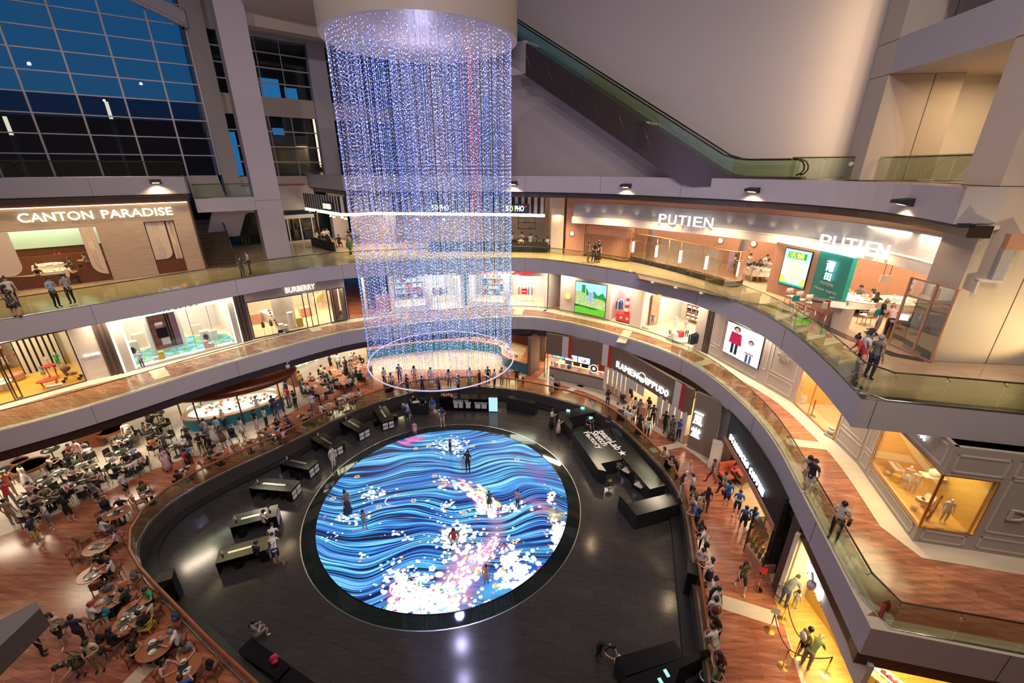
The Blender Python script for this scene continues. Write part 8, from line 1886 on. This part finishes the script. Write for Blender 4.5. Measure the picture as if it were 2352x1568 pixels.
crowd(Z0,HZ,'''422,978,s,f,kk,x,30 414,1005,S,w,g,n,T 425,1025,s,t,r,n,200 422,1034,s,r,k,n,-100,,bk 369,1032,s,p,pd,l,80 375,1015,s,k,k,n,150 344,1007,S,o,h,n,T 354,992,S,k,k,n,T 327,973,S,f,fk,l,T 283,971,s,w,h,n,30 291,984,S,g,d,c,T
265,1006,S,c,k,t,T 300,1028,S,l,n,n,T 323,1042,S,p,k,l,T 283,1047,S,k,k,l,T 306,1055,S,w,d,n,T 262,1068,S,k,k,n,T 274,1087,s,w,ks,n,100 208,1062,S,c,h,n,T 222,1080,S,p,k,l,T 199,1078,S,w,h,n,T 163,1074,S,p,k,l,T 207,1107,h,g,ks,n,-20
168,1099,S,p,k,u,T 180,1111,S,c,c,n,T 159,1022,S,m,k,n,T 151,1045,S,k,v,l,T 197,1026,S,w,k,n,T 188,1015,S,p,p,l,T,.8 170,1013,s,p,c,n,180 107,1051,S,c,k,n,T 99,1095,S,g,g,n,T 71,1103,S,p,k,n,T 42,1068,s,w,wd,l,170 97,1122,S,h,k,n,T 124,1122,S,k,k,n,T
69,1135,S,p,k,n,T 76,1152,S,k,k,n,T 140,1143,s,k,ks,l,200 94,1158,r,w,gs,n,-20 50,1166,S,c,k,l,T 4,1087,s,o,h,n,60 3,1110,w,r,g,n,60 6,1150,s,h,h,n,200 404,1084,S,k,k,n,T 340,955,S,k,k,n,T 372,955,S,f,k,n,T
323,1108,S,v,k,l,T 266,1152,S,k,k,cc,T 235,1174,S,l,d,n,T,.7 226,1195,S,w,g,t,T 255,1219,S,p,k,l,T 61,1192,s,n,ys,n,110 219,1279,S,k,k,l,T 248,1285,S,w,k,l,T 241,1342,S,g,k,n,T 279,1355,S,k,k,n,T 304,1377,S,G,k,n,T 205,1388,S,w,k,nr,T 334,1388,S,c,y,n,T,.8
320,1407,S,k,h,n,T 258,1436,S,k,k,l,T 296,1474,T,k,k,n,T,,pk 380,1454,S,w,k,nt,T 421,1476,S,g,k,n,T 383,1518,S,p,k,l,T 413,1561,S,b,k,n,T''','auto')
crowd(Z0,'on the red floor at the lower left','110,1413,w,c,ks,l,20,,Bv+pk 161,1418,w,n,k,n,200 61,1438,s,k,k,n,140,,Bw 196,1474,p,c,h,n,20,,Bk 133,1523,b,f,vk,l,10,,Bk')
crowd(Z0,'at the kiosk under the canopy','''465,964,s,p,g,n,160,,bg 482,972,s,w,wd,l,160 493,960,s,l,g,n,170 503,980,s,B,Bk,l,60 507,942,r,c,k,c,-20 548,960,s,w,wk,l,150 580,943,s,k,ws,n,160 603,937,s,w,k,l,150 628,920,r,n,g,n,-130 622,911,s,k,k,n,-120 585,912,r,w,w,n,30
452,997,p,k,vs,n,60 468,995,s,k,k,n,0 476,1002,s,k,B,n,-20,,Bk 651,867,x,n,n,t,0 656,891,s,r,g,n,180 672,898,p,k,k,n,-20 713,905,w,w,g,n,30''')
crowd(Z0,'by the rail left of the crystals','633,964,S,k,k,l,T 662,961,S,k,k,n,T 608,987,S,g,k,n,T 647,987,S,p,b,l,T 491,1029,S,f,k,l,T 708,943,S,g,k,n,T 742,925,S,w,k,n,T 767,918,S,k,k,n,T 790,903,S,w,d,n,T 825,894,S,w,k,l,T','wal',True)
crowd(Z0,'in the dining hall left of the crystals','''685,854,s,y,d,n,180 693,872,S,g,k,n,T 696,882,S,w,k,n,T 706,882,S,w,k,n,T 723,890,S,n,k,n,T 748,884,S,n,k,n,T 735,840,S,w,k,n,T 744,846,S,w,k,n,T 739,865,S,p,k,l,T 758,859,S,w,k,n,T 773,872,S,p,k,l,T 794,859,S,k,k,n,T 802,867,S,w,k,n,T
756,817,s,k,k,n,150 773,813,s,w,k,n,200 792,827,s,k,kd,l,0 802,828,s,c,cd,l,60 790,821,s,w,k,n,0 806,809,s,w,k,c,60 813,811,S,w,k,n,T 827,817,S,k,k,n,T 819,844,S,n,k,n,T 826,853,S,k,k,n,T 848,849,s,l,c,n,200 777,842,S,w,k,n,T 710,862,S,c,k,n,T 768,850,S,c,k,l,T 835,836,S,p,k,n,T''','oak',True)
crowd(Z0,'behind the crystals','''880,846,s,w,k,n,60 897,858,s,c,k,l,180 915,838,s,k,k,n,0 933,862,s,k,d,n,140 950,842,s,w,g,l,180 968,866,s,n,k,n,40 988,846,s,w,w,n,180 1006,868,s,k,k,l,60 1030,850,s,p,k,l,180 1052,864,s,g,k,n,-40 1078,846,s,w,wd,l,180 1100,852,s,k,k,n,60 1120,844,s,k,k,n,180 1135,850,s,c,k,n,60 1152,846,s,h,h,n,150
1167,847,x,c,c,l,20,,bh 1187,848,h,k,ks,n,0 1201,864,s,k,k,n,20,.6''')
crowd(Z0,'before the ramen shop','''1268,862,s,w,wd,l,-60 1398,896,p,k,d,l,10 1451,875,s,k,kd,n,180 1460,914,s,w,yk,l,170 1472,919,s,g,k,l,0 1493,914,p,k,g,n,-60 1503,931,p,n,k,n,-30 1440,938,p,w,c,n,30 1447,943,s,w,w,n,160 1457,935,s,w,ms,l,-160,,Bw 1472,954,s,k,kd,l,160 1490,961,s,w,k,l,150,,Bw
1531,947,w,k,k,n,140 1546,956,s,c,c,n,100 1547,964,s,f,fd,l,20 1565,965,r,b,k,n,-60''')
crowd(Z0,'at the right rail','''1528,1030,l,c,kd,l,-90 1547,1050,l,k,k,l,-110,,bh 1570,1090,p,k,c,l,60 1595,1091,p,w,k,n,-100 1595,1123,l,v,d,n,-90 1599,1142,s,c,h,l,-100 1613,1133,p,c,c,l,20 1629,1123,s,k,f,l,170 1593,1161,l,b,k,cn,-100,,bk 1613,1199,p,k,k,u,-30 1613,1215,l,w,k,n,-120,,Bk 1617,1261,p,w,k,n,-40,,br
1638,1285,r,w,kk,l,-120 1642,1327,p,w,k,u,60,,pl 1652,1352,s,w,k,n,20,,bk 1646,1376,s,w,k,n,160,,bm 1645,1419,l,k,k,l,-60 1638,1442,l,w,h,n,-160,,Bh 1655,1502,l,m,k,l,-60 1651,1531,p,v,k,n,30''')
crowd(Z0,'by the coffee shop','1643,1058,w,B,m,n,-130 1669,1087,w,g,k,n,-160,,Bk 1678,1109,s,b,ks,n,170,,Bk 1702,1129,x,b,ks,n,-30 1716,1166,w,b,ks,n,150,,bk 1738,1167,S,b,k,n,-60 1746,1185,S,b,k,c,-60 1754,1203,S,b,k,l,-70,.95 1758,1214,S,n,d,n,-60 1691,1063,T,r,k,l,10 1715,1294,w,f,ks,l,-10')
crowd(Z0,'at the chocolate counter','1829,1325,b,g,d,nh,120,,Bg 1836,1357,s,w,c,l,110,.62 1863,1445,s,y,ks,n,90,,bw 1885,1461,b,v,h,x,120')
crowd(0,'by the reception desk','929,921,s,w,m,l,170 932,926,s,l,n,n,160,,bn 949,908,b,k,k,x,0 969,913,b,k,k,n,0 992,914,s,b,gk,l,-20,,cw 1014,937,p,n,ps,n,10 951,970,s,p,pk,l,10,.66')
crowd(.03,'on the round floor screen','1033,1011,s,n,ns,n,-60,.8 1073,1037,s,k,k,l,-20 1063,1050,s,l,w,n,30,.62 791,1130,s,g,nd,u,60 832,1174,r,s,l,u,180,.8 1041,1215,q,r,w,l,10 1123,1130,s,f,fk,n,20,.7 1189,1127,s,p,n,n,-40,.72 1116,1300,s,p,pk,u,10,.68')
crowd(0,'by the drawing tables','759,1028,s,c,w,n,70 601,1176,T,c,k,n,150 618,1161,S,w,k,n,-30,.8 623,1208,b,w,k,n,-160 584,1249,T,k,k,n,160 624,1230,b,w,ns,n,-150,,Bk')
crowd(0,'at the sketch counters','1268,940,p,w,kd,l,70 1284,958,p,p,pd,l,80,.9 1348,959,S,k,k,n,60 1361,964,s,k,k,l,60 1401,956,T,k,k,n,-40 1402,1476,b,k,k,l,40,,cw')
crowd(-.03,'on the black bench','577,1431,T,g,gs,t,150')
crowd(Z2,'on the left upper walkway','10,640,s,w,k,u,60 8,658,s,f,fk,t,190 108,640,p,l,k,n,90 143,633,p,s,k,n,-100 549,592,s,f,f,n,60,.85 565,578,s,l,k,l,-60,,Bk')
crowd(Z2,'inside the timber faced restaurant','78,567,r,k,k,t,120 128,577,b,r,k,n,30 137,566,s,k,k,n,180 158,594,S,f,k,n,-80 192,584,S,g,k,n,-60 80,614,S,k,k,u,90 150,612,S,c,k,n,160')
crowd(Z2,'by the glass of the curved upper walkway','1353,556,s,g,h,l,100 1369,560,l,k,n,n,10 1376,555,s,k,kd,z,20 1973,777,l,r,p,u,-120 1997,766,s,w,k,cn,-100 2003,760,s,t,k,cn,-120 2025,775,s,g,n,ng,100')
crowd(Z2,'in the salmon wood restaurant','2035,691,p,k,h,nl,60 2054,704,b,p,k,ul,150 1925,659,S,v,k,n,T 1942,651,S,w,k,n,T 1979,658,S,g,k,n,T 2008,667,S,p,k,l,T 2018,675,S,k,k,l,T 2091,625,b,w,k,n,120 1724,584,S,w,k,n,T 1732,604,S,w,k,l,T 1742,607,S,w,k,l,T 1747,599,S,k,k,l,T 1762,587,S,w,k,n,T 1767,597,S,w,k,n,T 1690,587,S,w,k,n,90','pal')
for i,(x,y) in enumerate(((1192,548),(1222,546),(1262,550),(745,540),(785,548),(810,540))):
 p=Gv(x,y,Z2+.75);p.z=Z2;table(p,'rect',0,.1,'darktop','%s dark table in the noodle shop %s the crystals'%(['left','middle','right'][i%3],'right of' if i<3 else 'left of'),(1.3,.75))
crowd(Z2,'in the noodle shop','1187,537,S,w,k,n,T 1199,535,S,w,k,l,T 1197,546,S,c,k,n,T 1219,539,S,w,k,n,T 1230,543,S,g,k,n,T 1258,546,S,w,k,n,T 1269,543,S,w,k,l,T 725,532,S,w,k,n,T 742,528,S,w,k,n,T 750,526,S,c,k,n,T 799,527,S,k,k,l,T 811,527,S,k,k,n,T 777,541,S,k,k,n,T 800,541,S,g,k,n,T')
crowd(Z1,'leaning on the rail of the fashion walkway','1863,1052,l,c,Bk,l,-60 1875,1059,s,k,ws,n,-70,,cw 1942,1155,p,w,k,n,-50,,Bk')
for w in '189,1237,wal,120 176,1273,wal,100 321,1149,wal,60 309,1331,wal,200 219,1341,wal,60 344,1387,wal,-120 405,1425,wal,-100 484,1535,wal,-90 237,1442,wal,30 290,1455,wal,20 252,1042,oak,60 390,1001,oak,-80 330,1063,oak,-100 243,1075,oak,90 150,1060,oak,60 30,1085,oak,60 225,1000,oak,90 310,990,oak,-90 345,960,oak,30 120,1060,oak,0 215,1120,oak,-60 720,965,wal,-90 655,975,wal,-60 545,1030,wal,60 595,1005,wal,-60 470,1065,wal,60 780,915,wal,60'.split():
 x,y,k,a=w.split(',');p=Gv(float(x),float(y),Z0+.5);p.z=Z0;t=nearest_table(p,3)
 if t:d=t[1]-p;a=math.degrees(math.atan2(d.x,-d.y))
 chair(p,float(a),k,'empty %s in the left food court'%{'wal':'reddish walnut chair','oak':'oak legged chair with dark seat'}[k],None,float(y)<1130)
for x,y,m,lab in((309,1325,'g','grey backpack hung on an empty walnut chair by the rail'),(245,1408,'t','teal backpack on a chair beside the red haired diner'),(484,1528,'k','black bag on the empty chair at the bottom rail'),(232,1470,'k','black bag on a chair behind the man in cream tee'),(405,1418,'d','grey blue bag behind the diner in white')):backpack(Gv(x,y,Z0+.55)-Vector((0,0,.1)),CL[m][1],lab)
stroller(Gv(248,1173,Z0+.3)-Vector((0,0,.3)),1,CL['k'][1],'black stroller beside the capped diner at the rail');stroller(Gv(535,1000,Z0+.4)-Vector((0,0,.4)),.8,CL['k'][1],'black stroller with a child in red before the kiosk');stroller(Gv(1432,922,Z0+.4)-Vector((0,0,.4)),.5,CL['k'][1],'black stroller parked before the ramen shop bench')
rr=random.Random(9)
for t in[q for q in TABLES if q.location.z<2]:
 lab=t['label'];n=7 if 'long' in lab else 5
 for i in range(n):
  k=['tray','plate','bowl','cup','plate','bowl','cup'][i];L=1.3 if 'long' in lab else.26;a=rr.random()*6.28;q=.3
  if 'long' in lab:d=Vector((math.cos(t.rotation_euler.z),math.sin(t.rotation_euler.z),0))*(rr.random()-.5)*2*L;off=Vector((rr.uniform(-.15,.15),rr.uniform(-.15,.15),.755))
  else:d=Vector((0,0,0));off=Vector((math.cos(i*1.3+a)*.24,math.sin(i*1.3+a)*.24,.755)) if i else Vector((0,0,.752))
  small(k,t.location+d+off,a,'%s on a %s'%({'tray':'dark tray','plate':'white plate','bowl':'white bowl','cup':'white cup'}[k],' '.join(lab.split()[:9])),None,None,'%ss on the food court tables'%k)
bps=[Gv(*p,Z0) for p in((1740,1353),(1796,1423),(1767,1448),(1826,1505),(1798,1530),(1895,1548))]
for p,nm in zip(bps,('farthest','second','third','fourth','fifth','nearest')):stanchion(p,'brass barrier post with round base by the chocolate shop, %s from the back'%nm,'gold',1.0,.19)
for a,b,nm in((0,1,'farthest'),(1,3,'second'),(2,4,'third'),(4,5,'nearest')):belt(bps[a],bps[b],.95,M['blackm'],'%s drooping black rope between brass posts'%nm,.22)
for k,m in((0,'redp'),(2,'greige')):tag(MB().cbox(0,0,.14,.3,.03,.26,-.5,-.3).build('small_sign',M[m],None,bps[k]+Vector((0,0,1.0))),'small %s sign on a brass barrier post'%('pink' if k==0 else 'grey'),'sign')
for x,y,lab in((716,893,'black post with red belt left of the dining hall'),(655,915,'black post behind the shopper in red'),(664,935,'black post beside the man in black'),(656,956,'front black post before the kiosk queue'),(1388,895,'steel post at the right end of the ribbed counter'),(1513,975,'brass post in the ramen queue'),(1548,1012,'steel post at the front of the ramen queue'),(1583,1085,'steel post by the perforated panel')):stanchion(Gv(x,y,Z0),lab,'blackm' if x<1000 else 'metal')
tag(MB().cbox(0,0,.55,.6,.45,1.1).cbox(0,0,1.13,.7,.5,.04,0,.2).build('queue_desk',M['putwood'],None,Gv(1472,962,Z0),-.5),'wood reception stand in the ramen queue','desk')
tag(MB().cbox(0,0,.55,1.5,.5,1.1).build('timber_cabinet',M['redwood'],None,Gv(212,1025,Z0),.4),'timber cabinet with white notice in the middle of the food court','cabinet');tag(MB().cbox(0,0,.6,1.4,.6,1.2).build('timber_cabinet',M['redwood'],None,Gv(675,882,Z0),-.5),'timber cabinet behind the man in yellow','cabinet')
tag(MB().cyl if False else MB().lathe([(.09,0),(.09,.55),(.03,.62),(.02,.7)],0,0,12).build('fire_extinguisher',M['redp'],None,Gv(2018,1425,Z1)+Vector((.15,.1,0))),'red fire extinguisher in the corner of the glass balustrade','fire extinguisher')
def cctv(px,py,A,B,lab):
 q=W(px,py,A,B);r=empty('dome_camera',q,0,lab,'camera');MB().lathe([(.02,-.3),(.13,-.24),(.15,-.1),(.13,0)],0,0,14).build('dome',M['whitewall'],r);MB().tube([(0,0,0),(0,.05,.18),(.1,.25,.2)],.035,6).build('arm',M['whitewall'],r)
for px,py,lab in((660,838,'white dome camera under the left walkway beside the script sign'),(1521,858,'white dome camera under the walkway over the ramen sign'),(1866,1338,'large white dome camera under the walkway by the chocolate sign')):
 b=None
 for a_,b_ in zip(E1s[:-1],E1s[1:]):
  q=W(px,py,a_,b_);t=((q.x-a_[0])*(b_[0]-a_[0])+(q.y-a_[1])*(b_[1]-a_[1]))/((b_[0]-a_[0])**2+(b_[1]-a_[1])**2)
  if-.05<=t<=1.05 and q.y>2:b=(a_,b_)
 if b:cctv(px,py,b[0],b[1],lab)
_o='second third fourth fifth sixth seventh eighth ninth tenth eleventh twelfth thirteenth fourteenth fifteenth sixteenth seventeenth eighteenth nineteenth twentieth'.split()
ORD=['leftmost']+[w+' from left' for w in _o]+['twenty-%s from left'%w for w in['first']+_o[:8]]+['thirtieth from left']+['thirty-%s from left'%w for w in['first']+_o[:8]]
ORD_=['leftmost','second from left','third from left','fourth from left','fifth from left','sixth from left','seventh from left','eighth from left','ninth from left','tenth from left','eleventh from left','twelfth from left','thirteenth from left','fourteenth from left','fifteenth from left']
def uniquify():
 by={}
 for o in COL.objects:
  if o.parent is None and o.get('label') and not o.get('kind'):by.setdefault(o['label'],[]).append(o)
 for lab,L in by.items():
  if len(L)<2:continue
  L.sort(key=lambda o:px_of(o.location)[0])
  if len(L)>len(ORD):
   if not L[0].get('group'):
    for o in L:o['group']=lab
   if len(L)>len(ORD):continue
  for i,o in enumerate(L):
   w=ORD[i] if i<len(L)-1 or len(L)>2 and i<len(L)-1 else 'rightmost'
   s=o['label']+', '+w
   o['label']=' '.join(s.split()[:16]) if len(s.split())<=16 else ' '.join(o['label'].split()[:16-len(w.split())]).rstrip(',')+', '+w
uniquify()
for o in COL.objects:
 if o.parent is None and o.get('label') and len(o['label'].split())>16:o['label']=' '.join(o['label'].split()[:16])
 if o.get('kind')=='structure' and o.get('label'):del o['label']
